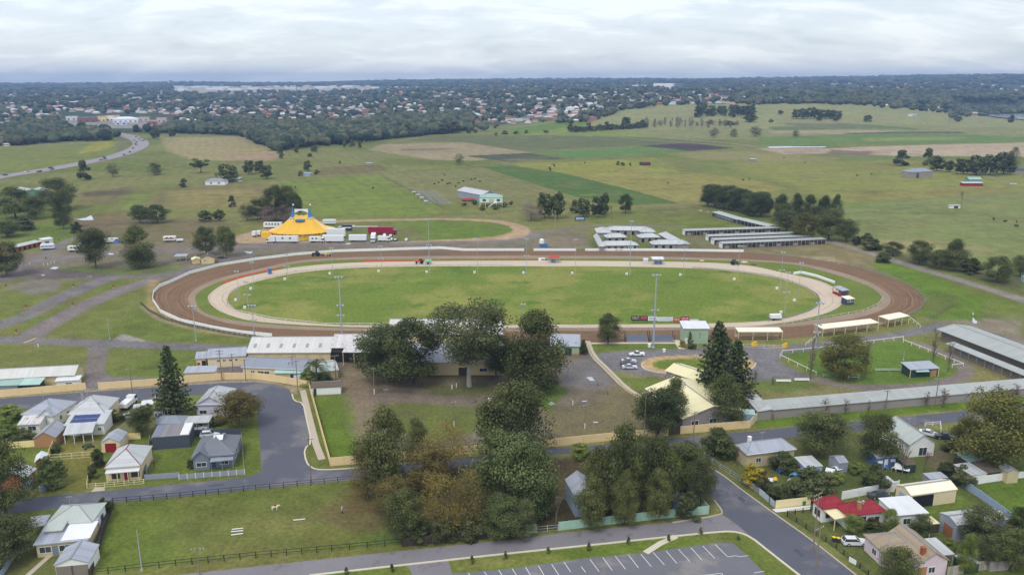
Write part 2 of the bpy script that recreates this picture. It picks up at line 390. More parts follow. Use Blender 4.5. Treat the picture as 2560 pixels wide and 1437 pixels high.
area([(500,905),(880,900),(900,980),(640,950),(520,946)],(116,110,112),1,.6)
# small upper ring used by the circus
area([(560,600),(640,575),(760,556),(900,548),(1120,545),(1240,549),(1310,562),(1335,580),(1300,598),(1180,603),(900,606),(600,610)],(166,144,116),2,1,1,0,1)
area([(640,592),(700,570),(820,557),(960,552),(1150,550),(1240,556),(1285,570),(1278,583),(1220,594),(1060,602),(980,604),(760,604)],(98,116,50),1.5,1,1,0,1)
area([(700,600),(860,560),(980,562),(1060,580),(1060,600),(900,606)],(108,106,72),4,3,.7,.3)
# middle showground yard
area([(865,880),(1100,915),(1280,905),(1380,900),(1470,858),(1480,888),(1560,965),(1600,1000),(1640,1080),(1390,1112),(1130,1125),(890,1155),(780,970)],(114,104,92),2,1.5,.95,.1)
area([(776,985),(875,985),(905,1060),(930,1140),(828,1160)],(96,116,46),1.5,1)
area([(945,1012),(1040,1005),(1180,1012),(1240,1040),(1190,1080),(1060,1100),(950,1070)],(100,112,50),3,2.5,.9,.2)
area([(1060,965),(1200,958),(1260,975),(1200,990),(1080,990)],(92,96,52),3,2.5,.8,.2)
area([(1330,960),(1400,955),(1420,985),(1370,1030),(1320,1010)],(92,112,46),2.5,2,.9)
area([(1340,1030),(1480,1015),(1560,950),(1640,1000),(1660,1080),(1400,1108)],(112,106,66),4,3,.7,.4)
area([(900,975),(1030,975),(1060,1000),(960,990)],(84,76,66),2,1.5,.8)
track([(880,930),(900,1000),(930,1080),(960,1150)],8,(132,118,98),3,2.5,.7)
track([(960,990),(1100,1000),(1240,1010),(1330,1030)],6,(122,112,100),2,2,.8)
area([(1395,910),(1480,890),(1500,920),(1540,960),(1480,975),(1400,965)],(114,112,112),2,1.5,.8)
area([(1480,880),(1560,875),(1740,870),(1900,862),(2010,860),(2150,842),(2240,830),(2345,808),(2420,812),(2560,850),(2560,870),(2345,830),(2230,848),(1960,885),(1945,900),(2000,930),(2030,945),(1900,960),(1870,945),(1640,945),(1560,930),(1510,925)],(116,114,116),1.5,1)
area([(1478,858),(1700,858),(1700,872),(1560,876),(1490,885)],(98,112,52),1,.6)
area([(1540,935),(1650,935),(1700,950),(1600,960)],(134,118,100),3,2,.8)
area([(1560,945),(1640,940),(1690,960),(1620,985),(1570,965)],(96,110,52),1.5,1)
area([(1600,912),(1605,900),(1640,891),(1740,886),(1850,890),(1890,904),(1885,920),(1850,932),(1760,936),(1660,932),(1612,924)],(178,152,112),.8,.4,1,0,1)
area([(1628,911),(1640,901),(1700,896),(1800,896),(1862,905),(1855,917),(1780,925),(1680,926),(1640,920)],(104,120,52),.8,.4,1,0,1)
# parade paddock at the right
area([(1952,886),(2255,850),(2410,915),(2390,935),(2330,955),(2180,962),(2040,942)],(92,114,48),1.5,1,1,0)
area([(1850,965),(1950,950),(2030,950),(2150,970),(2300,972),(2440,950),(2560,948),(2560,955),(1920,1008)],(122,118,80),2.5,2,.9,.15)
area([(1870,960),(1950,945),(2040,958),(1990,980),(1890,975)],(94,112,50),2,1.5,.8)
track([(2030,945),(2120,968),(2280,972),(2400,950),(2425,925),(2390,895),(2300,860)],5,(122,114,110),1.5,1)
area([(2440,960),(2560,945),(2560,880),(2440,900)],(116,114,74),3,2,.7)
area([(2300,800),(2345,775),(2440,770),(2560,790),(2560,862),(2420,812)],(134,122,110),3,2.5,.85,.2)
area([(2440,790),(2450,750),(2480,745),(2560,760),(2560,800)],(104,118,54),3,2,.8)
# right outer bank of the track, waste ground and lane
area([(1860,622),(1960,610),(2090,612),(2200,648),(2190,680),(2060,650)],(128,114,88),4,3,.85,.3)
area([(1990,640),(2080,642),(2120,658),(2040,655)],(160,148,112),3,3,.7,.4)
area([(2170,658),(2250,655),(2400,720),(2470,745),(2440,800),(2350,800),(2300,790),(2320,750),(2290,715),(2220,685)],(96,120,44),3,2,.95)
area([(2310,745),(2390,735),(2385,765),(2350,785),(2305,775)],(106,100,70),3,3,.7,.4)
track([(2062,600),(2200,640),(2300,672),(2420,706),(2560,750),(2700,800)],6.5,(136,128,124),1.5,1)
area([(2220,640),(2400,690),(2560,735),(2560,690),(2440,660),(2300,640)],(84,84,62),5,4,.8,.2)
area([(1330,600),(1400,590),(1470,600),(1480,622),(1330,622)],(126,114,96),2,2,.8,.3)
area([(1420,545),(1600,520),(1740,540),(1700,565),(1500,560)],(104,114,58),5,4,.8,.2)
area([(1640,520),(1770,510),(1780,535),(1660,535)],(112,112,72),4,4,.7,.4)
track([(1330,585),(1440,568),(1500,562),(1700,566)],4.5, GRV, 1.5,1,.9)
area([(1710,590),(1800,588),(2070,600),(1960,625),(1740,622)],(112,104,84),2,1.5,.7,.2)
# --- verges and gardens in the near town
area([(0,992),(216,973),(250,972),(640,946),(770,970),(740,985),(640,955),(0,1000)],(150,140,116),.6,.3,.9)
area([(-100,1020),(640,1000),(660,1180),(-100,1250)],(98,112,50),2,1.5,.9,.15)
area([(150,1120),(240,1115),(230,1225),(150,1225)],(116,112,60),2,1.5,.8)
area([(160,1100),(245,1095),(240,1130),(150,1140)],(124,118,66),1.5,1,.8)
area([(270,1005),(300,1000),(300,1090),(265,1090)],(130,120,76),1.5,1,.8)
area([(300,1010),(390,1010),(390,1075),(300,1080)],(120,110,96),1.5,1,.6,.3)
area([(373,1120),(475,1110),(478,1190),(370,1195)],(100,114,52),1,.6,.9)
area([(-100,1270),(280,1260),(240,1437),(230,1480),(-100,1480)],(86,100,48),2,1.5,.9,.2)
area([(282,1258),(640,1223),(880,1200),(1010,1190),(1010,1360),(640,1392),(230,1434)],(95,109,48),1,.6)
for px, py, rx, ry, c, op in ((480,1330,60,18,(80,100,42),.6),(560,1260,60,12,(88,108,42),.5),(380,1370,40,15,(82,104,44),.6),(700,1310,80,20,(118,114,66),.6),(900,1290,110,45,(100,84,62),.75),(930,1240,70,40,(92,72,52),.8),(960,1350,60,20,(66,92,46),.7),(620,1370,90,16,(108,106,58),.6),(820,1340,60,16,(110,104,58),.6),(350,1290,60,14,(104,110,50),.5)):
    blob(px, py, rx, ry, c, 4,2.5, op, .15)
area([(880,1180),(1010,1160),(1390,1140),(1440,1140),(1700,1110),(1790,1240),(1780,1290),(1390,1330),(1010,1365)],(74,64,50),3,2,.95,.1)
area([(1395,1275),(1340,1200),(1400,1180),(1450,1260)],(92,84,56),3,2,.6)
area([(426,1437),(640,1414),(1000,1378),(1400,1332),(1800,1287),(1780,1278),(1400,1322),(1000,1360),(640,1395),(230,1440)],(104,108,54),.8,.5,.9)
area([(773,1437),(1016,1412),(1280,1383),(1480,1363),(1656,1344),(1806,1329),(1843,1330),(1876,1342),(2010,1450),(1900,1480),(773,1480)],(100,116,50),.8,.4)
area([(1130,1405),(1280,1392),(1400,1385),(1400,1400),(1140,1425)],(130,124,76),2,1.5,.7,.2)
area([(1740,1130),(1860,1225),(2000,1320),(2160,1437),(2300,1560),(2800,1560),(2800,1060),(1960,1090),(1760,1112)],(86,96,52),1.5,1,.95,.15)
area([(1760,1140),(1830,1190),(1940,1280),(2100,1400),(2160,1440),(2130,1440),(2000,1345),(1850,1225),(1740,1130)],(100,108,58),1,.6,.9)
area([(1893,1046),(2560,990),(2560,1006),(2000,1062),(1890,1068)],(94,118,44),1,.7)
area([(1700,1098),(1890,1075),(2560,1012),(2560,1018),(1900,1080),(1700,1104)],(132,124,92),.8,.5,.9)
area([(2440,1215),(2560,1195),(2700,1260),(2700,1400),(2560,1310),(2500,1260)],(92,114,46),1,.6)
area([(2280,1255),(2400,1235),(2440,1262),(2330,1290)],(98,114,52),1,.6)
area([(2000,1165),(2250,1150),(2300,1200),(2100,1235),(1950,1240)],(76,88,50),2,1.5,.8,.3)
area([(2290,1130),(2400,1110),(2480,1170),(2330,1180)],(106,94,80),2,2,.7,.3)
area([(2370,1430),(2600,1390),(2600,1500),(2300,1500)],(94,108,48),1.5,1,.9)
for _ in range(140):   # scattered wear and richer tufts on near grass
    px, py = rs.uniform(0,2560), rs.uniform(640,1430)
    blob(px, py, rs.uniform(8,40), rs.uniform(2,7),[(84,102,44),(128,120,76),(110,112,56)][rs.randint(3)],3,2.5,.35)

# sown strips and stock tracks in the open country, then fine wear everywhere
for i in range(34):
    px, py = rs.uniform(0,2560), rs.uniform(350,560); L_ = rs.uniform(60,320); sl = rs.uniform(-.12,.12)
    track([(px, py),(px+L_*.5, py+L_*sl*.5+rs.uniform(-3,3)),(px+L_, py+L_*sl)], rs.uniform(1.2,4),[(92,92,60),(140,134,96),(100,116,62)][i % 3],2,1.2,.55)
far_ = np.clip((np.hypot(GX, GY)-380)/300,0,1); an_ = .35
st_ = np.sin((GX*math.cos(an_)+GY*math.sin(an_)+(F1-.5)*14)*2*math.pi/11.0)*.045+np.sin((GX*math.sin(an_)-GY*math.cos(an_))*2*math.pi/23.0)*.03
br_ = np.clip((fbm(GX, GY, 26,61)-.5)*4,0,1)*np.where(np.hypot(GX, GY) > 1150,.18,.28); col = col*(1-br_[:, None])+np.array(alb((120,108,76)))*br_[:, None]
col *= (1+far_*st_+(F3-.5)*.42+(F2-.5)*.34+(F1-.5)*.12)[:, None]
col[:, 0] *= 1.0; col[:, 1] *= .98; col[:, 2] *= .96
V = np.stack([GX, GY, GZ],1)
ii = np.arange(NR-1)[:, None]*NA+np.arange(NA)[None, :]; jn = np.roll(np.arange(NA),-1)
i2 = np.arange(NR-1)[:, None]*NA+jn[None, :]
Fq = np.stack([ii, ii+NA, i2+NA, i2],2).reshape(-1,4)[:, ::-1]
def grass_mat(key, attr=None, c=(100,118,48), c2=(126,124,72), spots_thr=.55):
    return pm(key, c, 0.95,(0.12,0.24),(1.1,0.55), space='pos', attr=attr, spec=0.08)
ground = bpy.data.objects.new('ground', np_mesh('ground', V, Fq, [grass_mat('ground_cover', 'col')], col)); link(ground); tag(ground, kind='structure')
ground.data.polygons.foreach_set('use_smooth', [True]*len(Fq))

# ------------------------------------------------------------ sheets: track, roads, paths
def sheet(name, pts, mat, z, sm=0, world=False, kind='structure'):
    P = pts if world else [G(*p) for p in pts]
    if sm: P = chaikin(P, sm)
    bm = bmesh.new(); vs = [bm.verts.new((p[0], p[1], z)) for p in P]
    f = bm.faces.new(vs)
    if f.normal.z < 0: f.normal_flip()
    bmesh.ops.triangulate(bm, faces=[f])
    for f in bm.faces:
        if f.normal.z < 0: f.normal_flip()
    me = bpy.data.meshes.new(name); bm.to_mesh(me); bm.free(); me.materials.append(mat)
    o = bpy.data.objects.new(name, me); link(o)
    if kind: tag(o, kind=kind)
    return o
O1 = [(384,750),(386,733),(400,718),(426,708),(476,685),(551,665),(640,651),(740,639),(840,631),(940,628),(1066,626),(1280,627),(1560,627),(1856,630),(1920,636),(2020,645),(2120,663),(2220,690),(2271,713),(2306,738),(2313,755),(2300,773),(2271,788),(2195,813),(2045,840),(1940,848),(1850,851),(1700,853),(1500,854),(1200,854),(900,851),(680,844),(600,833),(526,820),(451,803),(401,780)]
B1 = [(467,750),(476,730),(501,713),(551,693),(640,674),(740,651),(840,644),(953,641),(1280,639),(1606,640),(1781,645),(1920,651),(2020,660),(2120,685),(2183,708),(2221,733),(2229,750),(2221,765),(2195,780),(2145,795),(2045,810),(1920,820),(1806,824),(1530,826),(1200,827),(940,828),(790,825),(640,818),(551,805),(488,780)]
G1 = [(487,748),(491,735),(513,718),(576,695),(640,681),(740,657),(840,650),(953,648),(1280,646),(1606,647),(1781,650),(1920,655),(1995,661),(2095,688),(2170,713),(2200,733),(2206,748),(2195,763),(2158,778),(2045,798),(1920,815),(1660,820),(1380,822),(1100,823),(940,822),(790,818),(640,809),(526,790),(497,772)]
P1 = [(518,746),(523,735),(551,713),(601,695),(640,687),(715,670),(815,660),(915,655),(1066,653),(1280,651),(1606,653),(1781,656),(1880,664),(1940,678),(1983,687),(2045,700),(2080,715),(2108,738),(2110,752),(2098,768),(2070,782),(2020,796),(1920,813),(1831,818),(1500,820),(1380,820),(940,820),(755,813),(640,804),(601,797),(551,780),(527,762)]
P2 = [(567,748),(576,733),(601,715),(640,704),(740,681),(890,669),(1041,666),(1280,666),(1530,666),(1731,670),(1831,678),(1920,690),(1970,703),(2015,720),(2043,738),(2050,752),(2044,765),(2020,780),(1970,795),(1920,802),(1781,809),(1555,811),(1280,811),(1041,812),(940,813),(815,811),(690,798),(640,788),(588,777),(571,762)]
dirt = pm('harrowed_dirt', (122,98,76),.95,(0.06,.2),(.9,.4), space='pos', spots=(.03,.52,(104,86,72)), spec=.1)
band = pm('rolled_loam', (148,130,112),.95,(0.08,.2),(1.0,.3), space='pos', spec=.1)
pink = pm('crushed_granite', (196,181,160),.9,(0.05,.1),(1.0,.2), space='pos', spec=.15)
infg = pm('infield_grass', (106,123,52),.95,(0.03,.2),(0.8,.5), space='pos', spots=(.022,.47,(132,134,70)), spots2=(.05,.55,(88,112,46)), spec=.08)
ring = pm('ring_grass', (106,118,56),.95,(0.06,.25),(0.9,.4), space='pos', spec=.08)
sheet('racetrack', O1, dirt, .012,2); sheet('track_margin', B1, band, .024,2); sheet('inner_verge', G1, ring, .036,2)
sheet('inner_track', P1, pink, .048,2); sheet('infield', P2, infg, .06,2)
asph = pm('asphalt_dark', (92,94,104),.9,(0.08,.14),(2.5,.12), space='pos', spots=(.07,.52,(116,114,116)), spec=.2)
asph2 = pm('asphalt_grey', (128,124,128),.9,(0.10,.14),(2.2,.16), space='pos', spots=(.25,.56,(112,108,112)), spec=.2)
asph3 = pm('carpark_asphalt', (112,112,118),.9,(0.12,.12),(2.0,.10), space='pos', spots=(.1,.52,(134,130,128)), spec=.2)
conc = pm('concrete', (184,172,156),.85,(0.5,.1),(3,.08), space='pos')
creamk = pm('kerb_concrete', (206,198,176),.8,(0.5,.08),(3,.06), space='pos')
sheet('upper_road', [(-60,1000),(0,996),(213,980),(388,968),(551,957),(640,955),(690,960),(722,972),(732,990),(735,1002),(758,1007),(765,1043),(780,1106),(760,1122),(765,1155),(780,1170),(803,1175),(878,1171),(1100,1149),(1375,1121),(1423,1117),(1638,1099),(1751,1089),(1920,1074),(2008,1064),(2140,1053),(2231,1045),(2356,1032),(2534,1012),(2620,1003),(2620,1030),(2356,1058),(2231,1070),(2000,1092),(1850,1107),(1755,1117),(1728,1122),(1722,1127),(1763,1160),(1811,1190),(1858,1227),(1920,1272),(1945,1290),(2030,1350),(2070,1380),(2140,1437),(2240,1520),(2110,1520),(1998,1437),(1920,1375),(1873,1337),(1851,1317),(1811,1287),(1803,1276),(1790,1255),(1700,1150),(1670,1122),(1600,1118),(1440,1132),(1375,1137),(1100,1172),(878,1200),(640,1222),(451,1241),(283,1256),(125,1272),(-100,1294),(-100,1260),(78,1244),(225,1230),(363,1217),(576,1197),(625,1190),(652,1178),(652,1150),(648,1080),(640,1010),(600,980),(476,988),(293,1005),(170,1014),(0,1025),(-60,1030)], asph, .014)
sheet('lane', [(330,1450),(426,1438),(640,1415),(966,1380),(1280,1348),(1405,1331),(1681,1305),(1803,1287),(1812,1290),(1852,1318),(1872,1338),(1843,1328),(1806,1327),(1656,1342),(1480,1361),(1280,1381),(1016,1410),(773,1437),(640,1452)], asph2,.010)
sheet('carpark_surface', [(1131,1433),(1280,1420),(1465,1394),(1606,1381),(1791,1356),(1831,1356),(1846,1368),(1869,1388),(1901,1420),(1930,1460),(1980,1520),(1100,1520)], asph3,.018)
sheet('carpark_driveway', [(1018,1411),(1120,1400),(1131,1433),(1128,1460),(1045,1475),(1032,1440)], asph2,.014)
def strip(name, pts, wd, mat, z0, z1, kind='structure', sm=1):
    """a low ribbon along a line on the ground, solid from z0 to z1"""
    P = chaikin([G(*p) for p in pts], sm, False) if sm else [G(*p) for p in pts]
    b = MB(); L = []
    for i, p in enumerate(P):
        a_, b_ = P[max(i-1,0)], P[min(i+1, len(P)-1)]; d = Vector((b_[0]-a_[0], b_[1]-a_[1],0)).normalized(); n = Vector((-d.y, d.x, 0))*wd/2
        L.append((Vector((p[0], p[1],0))+n, Vector((p[0], p[1],0))-n))
    for (l0, r0),(l1, r1) in zip(L[:-1], L[1:]):
        up = Vector((0,0, z1)); dn = Vector((0,0, z0))
        b.face([l0+up, r0+up, r1+up, l1+up]); b.face([r0+dn, r1+dn, r1+up, r0+up]); b.face([l1+dn, l0+dn, l0+up, l1+up])
    for (l, r) in (L[0], L[-1]): b.face([l+dn, r+dn, r+up, l+up])
    o = b.build(name, mat)
    if kind: tag(o, kind=kind)
    return o
strip('kerb', [(773,1438),(1016,1411),(1280,1382),(1480,1362),(1656,1343),(1806,1328),(1843,1329),(1876,1341),(1920,1376),(1999,1438),(2080,1500)],.45, creamk, 0,.13)
strip('kerb', [(730,985),(735,1002),(758,1007),(765,1043),(780,1106),(760,1122),(765,1155),(780,1170),(803,1175),(878,1171),(1100,1149)],.35, creamk, 0,.13)
strip('kerb', [(1723,1127),(1763,1160),(1811,1190),(1858,1227),(1945,1290),(2030,1350),(2140,1437),(2200,1485)],.3, conc, 0,.12)
strip('kerb', [(1681,1306),(1803,1287),(1806,1276),(1785,1250)],.3, conc, 0,.12)
strip('footpath', [(757,975),(775,1050),(790,1110),(805,1148)],1.7, conc, 0,.05, sm=0)
strip('footpath', [(1468,852),(1481,888),(1520,925),(1562,968),(1605,995),(1625,1015)],2.0, conc, 0,.05)
strip('footpath', [(1478,858),(1580,857),(1690,857)],1.5, creamk, 0,.05, sm=0)
strip('footpath', [(1690,850),(1705,872)],2.2, creamk, 0,.06, sm=0)
strip('footpath', [(1614,1381),(1650,1358),(1690,1340)],1.3, creamk, 0,.06, sm=0)
strip('footpath', [(55,1450),(125,1388)],1.0, conc, 0,.05, sm=0)
sheet('driveway', [(1940,1280),(1930,1272),(2026,1262),(2028,1272)], pm('pale_concrete', (214,212,208),.8,(0.5,.05),(3,.05), space='pos'),.03)
sheet('driveway', [(226,1229),(238,1218),(262,1218),(262,1226)], conc, .02)
hw = [(-60,455),(0,442),(100,428),(200,410),(290,392),(335,376),(356,362),(345,349),(310,339),(260,331),(200,326),(165,320)]
P = chaikin([G(*p) for p in hw],2, False); L_, R_ = [],[]
for i, p in enumerate(P):
    a_, b_ = P[max(i-1,0)], P[min(i+1, len(P)-1)]; d = Vector((b_[0]-a_[0], b_[1]-a_[1],0)).normalized(); wd_ = 11 if p.y < 1300 else 15
    n = Vector((-d.y, d.x, 0))*wd_
    L_.append(p+n); R_.append(p-n)
b = MB()
hz = lambda q: float(terr(q.x, q.y))+.25
for i in range(len(P)-1):
    b.face([(q.x, q.y, hz(q)) for q in (L_[i], R_[i], R_[i+1], L_[i+1])][::-1])
ho = b.build('highway', pm('highway_asphalt', (146,140,140),.9,(.05,.1),(.5,.08), space='pos')); tag(ho, kind='structure')
HWP = P
# painted parking bays, one object: markings of the car park surface
b = MB(); wp = pm('road_paint', (224,224,220),.7,(.8,.15),(5,.15), space='pos')
def mark(p0, p1, wd=.12, z=.024):
    a, c = G(*p0), G(*p1); d = (c-a); d.z = 0; n = Vector((-d.y, d.x, 0)).normalized()*wd/2
    b.face([(a.x+n.x, a.y+n.y, z),(a.x-n.x, a.y-n.y, z),(c.x-n.x, c.y-n.y, z),(c.x+n.x, c.y+n.y, z)])
for l in (((1170,1431),(1185,1450)),((1210,1428),(1228,1450)),((1247,1424),(1263,1450)),((1280,1420),(1293,1440)),((1314,1417),(1328,1440)),((1346,1413),(1362,1440)),((1379,1409),(1398,1438)),((1410,1404),(1427,1429)),((1453,1415),(1464,1430)),((1475,1397),(1498,1428)),((1507,1393),(1531,1425)),((1538,1389),(1564,1422)),((1571,1386),(1596,1418)),((1602,1384),(1628,1415)),((1633,1380),(1661,1411)),((1665,1376),(1692,1407)),((1696,1372),(1725,1403)),((1727,1368),(1755,1399)),((1757,1364),(1787,1395)),((1788,1360),(1819,1391)),((1819,1391),(1841,1388)),((1841,1388),(1847,1391)),((1847,1391),(1870,1388)),((1885,1431),(1911,1427)),((1760,1437),(1804,1432)),((1804,1432),(1812,1445)),((1700,1448),(1760,1437))): mark(*l)
mk = b.build('parking_marking', wp); tag(mk, kind='structure')
b = MB(); mark((60,857),(90,845),.5,.03); b.build('speed_hump_paint', pm('yellow_paint', (226,196,110),.7, space='pos')); bpy.context.scene.collection.objects['speed_hump_paint']['kind'] = 'structure'
for i, pts in enumerate(([(1850,1240),(1866,1250),(1858,1256),(1842,1244)],[(1990,1370),(2014,1386),(2004,1392),(1982,1375)],[(520,1212),(560,1208),(563,1213),(524,1217)])): sheet('asphalt_patch', pts, pm('asphalt_patch', (80,82,90),.9,(.3,.2),(2.5,.15), space='pos'),.0185,0)
# harrow and rail lines worn along the tracks
cc0 = G(1285,735)
def radial(P, a):
    best = 0; dx, dy = math.cos(a), math.sin(a)
    for i in range(len(P)):
        x1, y1 = P[i].x-cc0.x, P[i].y-cc0.y; x2, y2 = P[(i+1) % len(P)].x-cc0.x, P[(i+1) % len(P)].y-cc0.y; ex, ey = x2-x1, y2-y1; den = dx*ey-dy*ex
        if abs(den) < 1e-9: continue
        t_ = (x1*ey-y1*ex)/den; u2 = (x1*dy-y1*dx)/den
        if t_ > 0 and 0 <= u2 <= 1: best = max(best, t_)
    return best
CU = {k_: chaikin([G(*p) for p in P_],2) for k_, P_ in (('O', O1),('B', B1),('P', P1),('Q', P2))}
AN = [2*math.pi*i/240 for i in range(240)]; RD = {k_: [radial(P_, a) for a in AN] for k_, P_ in CU.items()}
for (o_, i_, c_, z, L_) in (('O', 'B', (134,108,84),.020,((.08,.9),(.2,.5),(.33,1.2),(.5,.5),(.66,.9),(.8,.4),(.93,1.3))),('O', 'B', (110,86,68),.021,((.14,.6),(.42,.9),(.73,.6))),('P', 'Q', (184,160,142),.054,((.1,.7),(.45,.5),(.75,.7))),('P', 'Q', (150,132,118),.055,((.965,.7),))):
    b = MB()
    for f_, w_ in L_:
        R1 = [RD[o_][k]*(1-f_)+RD[i_][k]*f_+.35*math.sin(k*.7+f_*40)+.2*math.sin(k*1.9) for k in range(240)]
        for k in range(240):
            k2 = (k+1) % 240; w1, w2 = w_*(.6+.4*math.sin(k*.31+f_*9)), w_*(.6+.4*math.sin(k2*.31+f_*9)); q = lambda kk, r: (cc0.x+math.cos(AN[kk])*r, cc0.y+math.sin(AN[kk])*r, z)
            b.face([q(k, R1[k]-w1/2), q(k, R1[k]+w1/2), q(k2, R1[k2]+w2/2), q(k2, R1[k2]-w2/2)])
    tag(b.build('harrow_line', pm('harrow_%d' % c_[0], c_, .95,(.3,.2),(1.2,.3), space='pos', spec=.1)), kind='structure')
# standing water: pale sheets
wat = pm('water', (176,184,196),.08,(.05,.04),(.5,.02), space='pos', spec=.9)
for pts in ([(2445,286),(2500,285),(2620,288),(2640,302),(2560,299),(2500,294)], ):
    b = MB(); P = []
    for p in pts: dx, dy, dz = ray(*p); t = (7-CAMH)/dz; P.append((dx*t, dy*t, 7.0))
    b.face(P); tag(b.build('lake', wat), kind='structure')
for k_, pts in enumerate(([(1918,368),(1965,366.5),(2010,367),(2068,366.5),(2060,369),(1990,370),(1925,370.5)],[(2431,796),(2434,794),(2437,799),(2443,803),(2442,808),(2436,809),(2431,805)],[(2431,782),(2433,781),(2434,787),(2432,788)],[(184,548),(214,545),(228,538),(232,545),(234,550),(206,551)],[(124,672),(134,667),(148,668),(140,673)],
        [(865,609),(876,607),(877,611),(862,611)],[(1465,943),(1480,942),(1487,952),(1476,952)],[(1453,1002),(1468,1001),(1466,1004),(1455,1004)],[(1370,1010),(1378,1004),(1388,1010),(1378,1013)],[(1482,1054),(1496,1054),(1494,1057),(1484,1057)],[(100,688),(112,687),(110,690)],[(270,633),(285,634),(283,637),(272,637)],[(215,690),(232,691),(228,693)],[(610,628),(625,630),(632,627),(628,634),(618,633)])):
    P = [G(*p) for p in pts]; b = MB(); b.face([(p.x, p.y, (float(terr(p.x, p.y)) if p.y > 1000 else 0)+.03+.004*k_) for p in P]); tag(b.build('puddle', wat), kind='structure')
# ------------------------------------------------------------ tree meshes (unit width, unit height, stretched when placed)
def leaf_mat(key, c, c2):
    """crown material: two leaf colours mixed by clump, with per-tree and fine variation"""
    m = bpy.data.materials.new(key); m.use_nodes = True; t = m.node_tree; b = t.nodes['Principled BSDF']
    b.inputs['Roughness'].default_value = .75; b.inputs['Specular IOR Level'].default_value = .12
    at = t.nodes.new('ShaderNodeAttribute'); at.attribute_name = 'col'
    mx = t.nodes.new('ShaderNodeMix'); mx.data_type = 'RGBA'; t.links.new(at.outputs['Fac'], mx.inputs['Factor'])
    mx.inputs['A'].default_value = (*alb(c),1); mx.inputs['B'].default_value = (*alb(c2),1)
    oi = t.nodes.new('ShaderNodeObjectInfo'); mr = t.nodes.new('ShaderNodeMapRange'); mr.inputs['To Min'].default_value = .8; mr.inputs['To Max'].default_value = 1.25; t.links.new(oi.outputs['Random'], mr.inputs['Value'])
    sc = t.nodes.new('ShaderNodeVectorMath'); sc.operation = 'SCALE'; t.links.new(mx.outputs['Result'], sc.inputs[0]); t.links.new(mr.outputs[0], sc.inputs['Scale'])
    t.links.new(sc.outputs[0], b.inputs['Base Color']); return m
LM = {'dark': leaf_mat('foliage_dark', (68,76,46),(108,114,66)), 'deep': leaf_mat('foliage_deep', (60,70,44),(96,104,62)), 'olive': leaf_mat('foliage_olive', (66,74,48),(106,110,70)),
      'grey': leaf_mat('foliage_grey_green', (80,92,56),(114,124,76)), 'gold': leaf_mat('foliage_gold', (98,92,50),(138,122,64)), 'rust': leaf_mat('foliage_rust', (100,92,56),(130,118,70)),
      'bright': leaf_mat('foliage_bright', (86,102,48),(136,146,78)), 'yellow': leaf_mat('foliage_yellow', (138,128,46),(184,166,58)), 'twig': leaf_mat('twigs_grey_brown', (112,98,90),(142,126,116)),
      'pine': leaf_mat('foliage_pine', (62,74,48),(100,110,70)), 'cas': leaf_mat('foliage_casuarina', (80,86,50),(122,126,74)), 'autumn': leaf_mat('foliage_autumn', (82,88,46),(112,108,56))}
BARK = pm('bark', (112,100,86),.9,(3,.2),(12,.15)); BARKW = pm('pale_bark', (178,172,162),.85,(2,.15),(9,.1)); BARKD = pm('dark_bark', (82,74,66),.9,(3,.2),(12,.15))
def leaves(rs, cen, rad, n, sz, flat=.75, fill=.35):
    """n leaf clumps scattered through an ellipsoid shell round each centre; returns verts, quads, value"""
    V, F, Cc = [],[],[]
    for k, (c, r) in enumerate(zip(cen, rad)):
        r = np.array(r if hasattr(r, '__len__') else (r, r, r*flat))
        d = rs.randn(n, 3); d /= np.linalg.norm(d, axis=1)[:, None]+1e-9
        rr = np.clip(1-np.abs(rs.randn(n, 1))*fill, .15,1.12); p = c+d*rr*r
        nrm = d/r; nrm /= np.linalg.norm(nrm, axis=1)[:, None]; nrm = nrm*.9+rs.randn(n, 3)*.36; nrm /= np.linalg.norm(nrm, axis=1)[:, None]
        a = np.cross(nrm, rs.randn(n, 3)); a /= np.linalg.norm(a, axis=1)[:, None]+1e-9; b_ = np.cross(nrm, a)
        s = sz*rs.uniform(.3,1.25,(n, 1))
        quad = np.stack([p-a*s, p-b_*s*.7, p+a*s, p+b_*s*.7],1)
        V.append(quad.reshape(-1,3)); v = np.clip(rs.uniform(.05,.95)+rs.randn(n)*.12,0,1); Cc.append(np.repeat(v, 4))
    V = np.concatenate(V); Cc = np.concatenate(Cc); return V, np.arange(len(V)).reshape(-1,4), Cc
def lobes(rs, n, shape, cb, ctop=1.0, w=.5, r0=.13, r1=.2):
    """lobe centres on an uneven crown"""
    out, rr = [],[]
    while len(out) < n:
        t = rs.uniform(0,1); 
        if shape == 'round': prof = math.sqrt(max(0,1-(2*t-.85)**2/1.3))
        elif shape == 'tall': prof = (math.sin(math.pi*min(1, t*.85+.15))**.6)*(1-.35*t)
        elif shape == 'cone': prof = 1-t*.85
        elif shape == 'umb': prof = .35+.65*min(1, t*1.8) if t < .8 else .75
        elif shape == 'shrub': prof = math.sqrt(max(0,1-t**2))
        else: prof = .6
        a = rs.uniform(0,2*math.pi); q = math.sqrt(rs.uniform(.1,1)); R_ = (w-r0*.8)*prof*q*rs.uniform(.8,1.1)
        r = rs.uniform(r0, r1)*(.75+.25*prof)
        z = cb+(ctop-cb)*(.06+.86*t); out.append((R_*math.cos(a), R_*math.sin(a), z)); rr.append(r)
    return out, rr
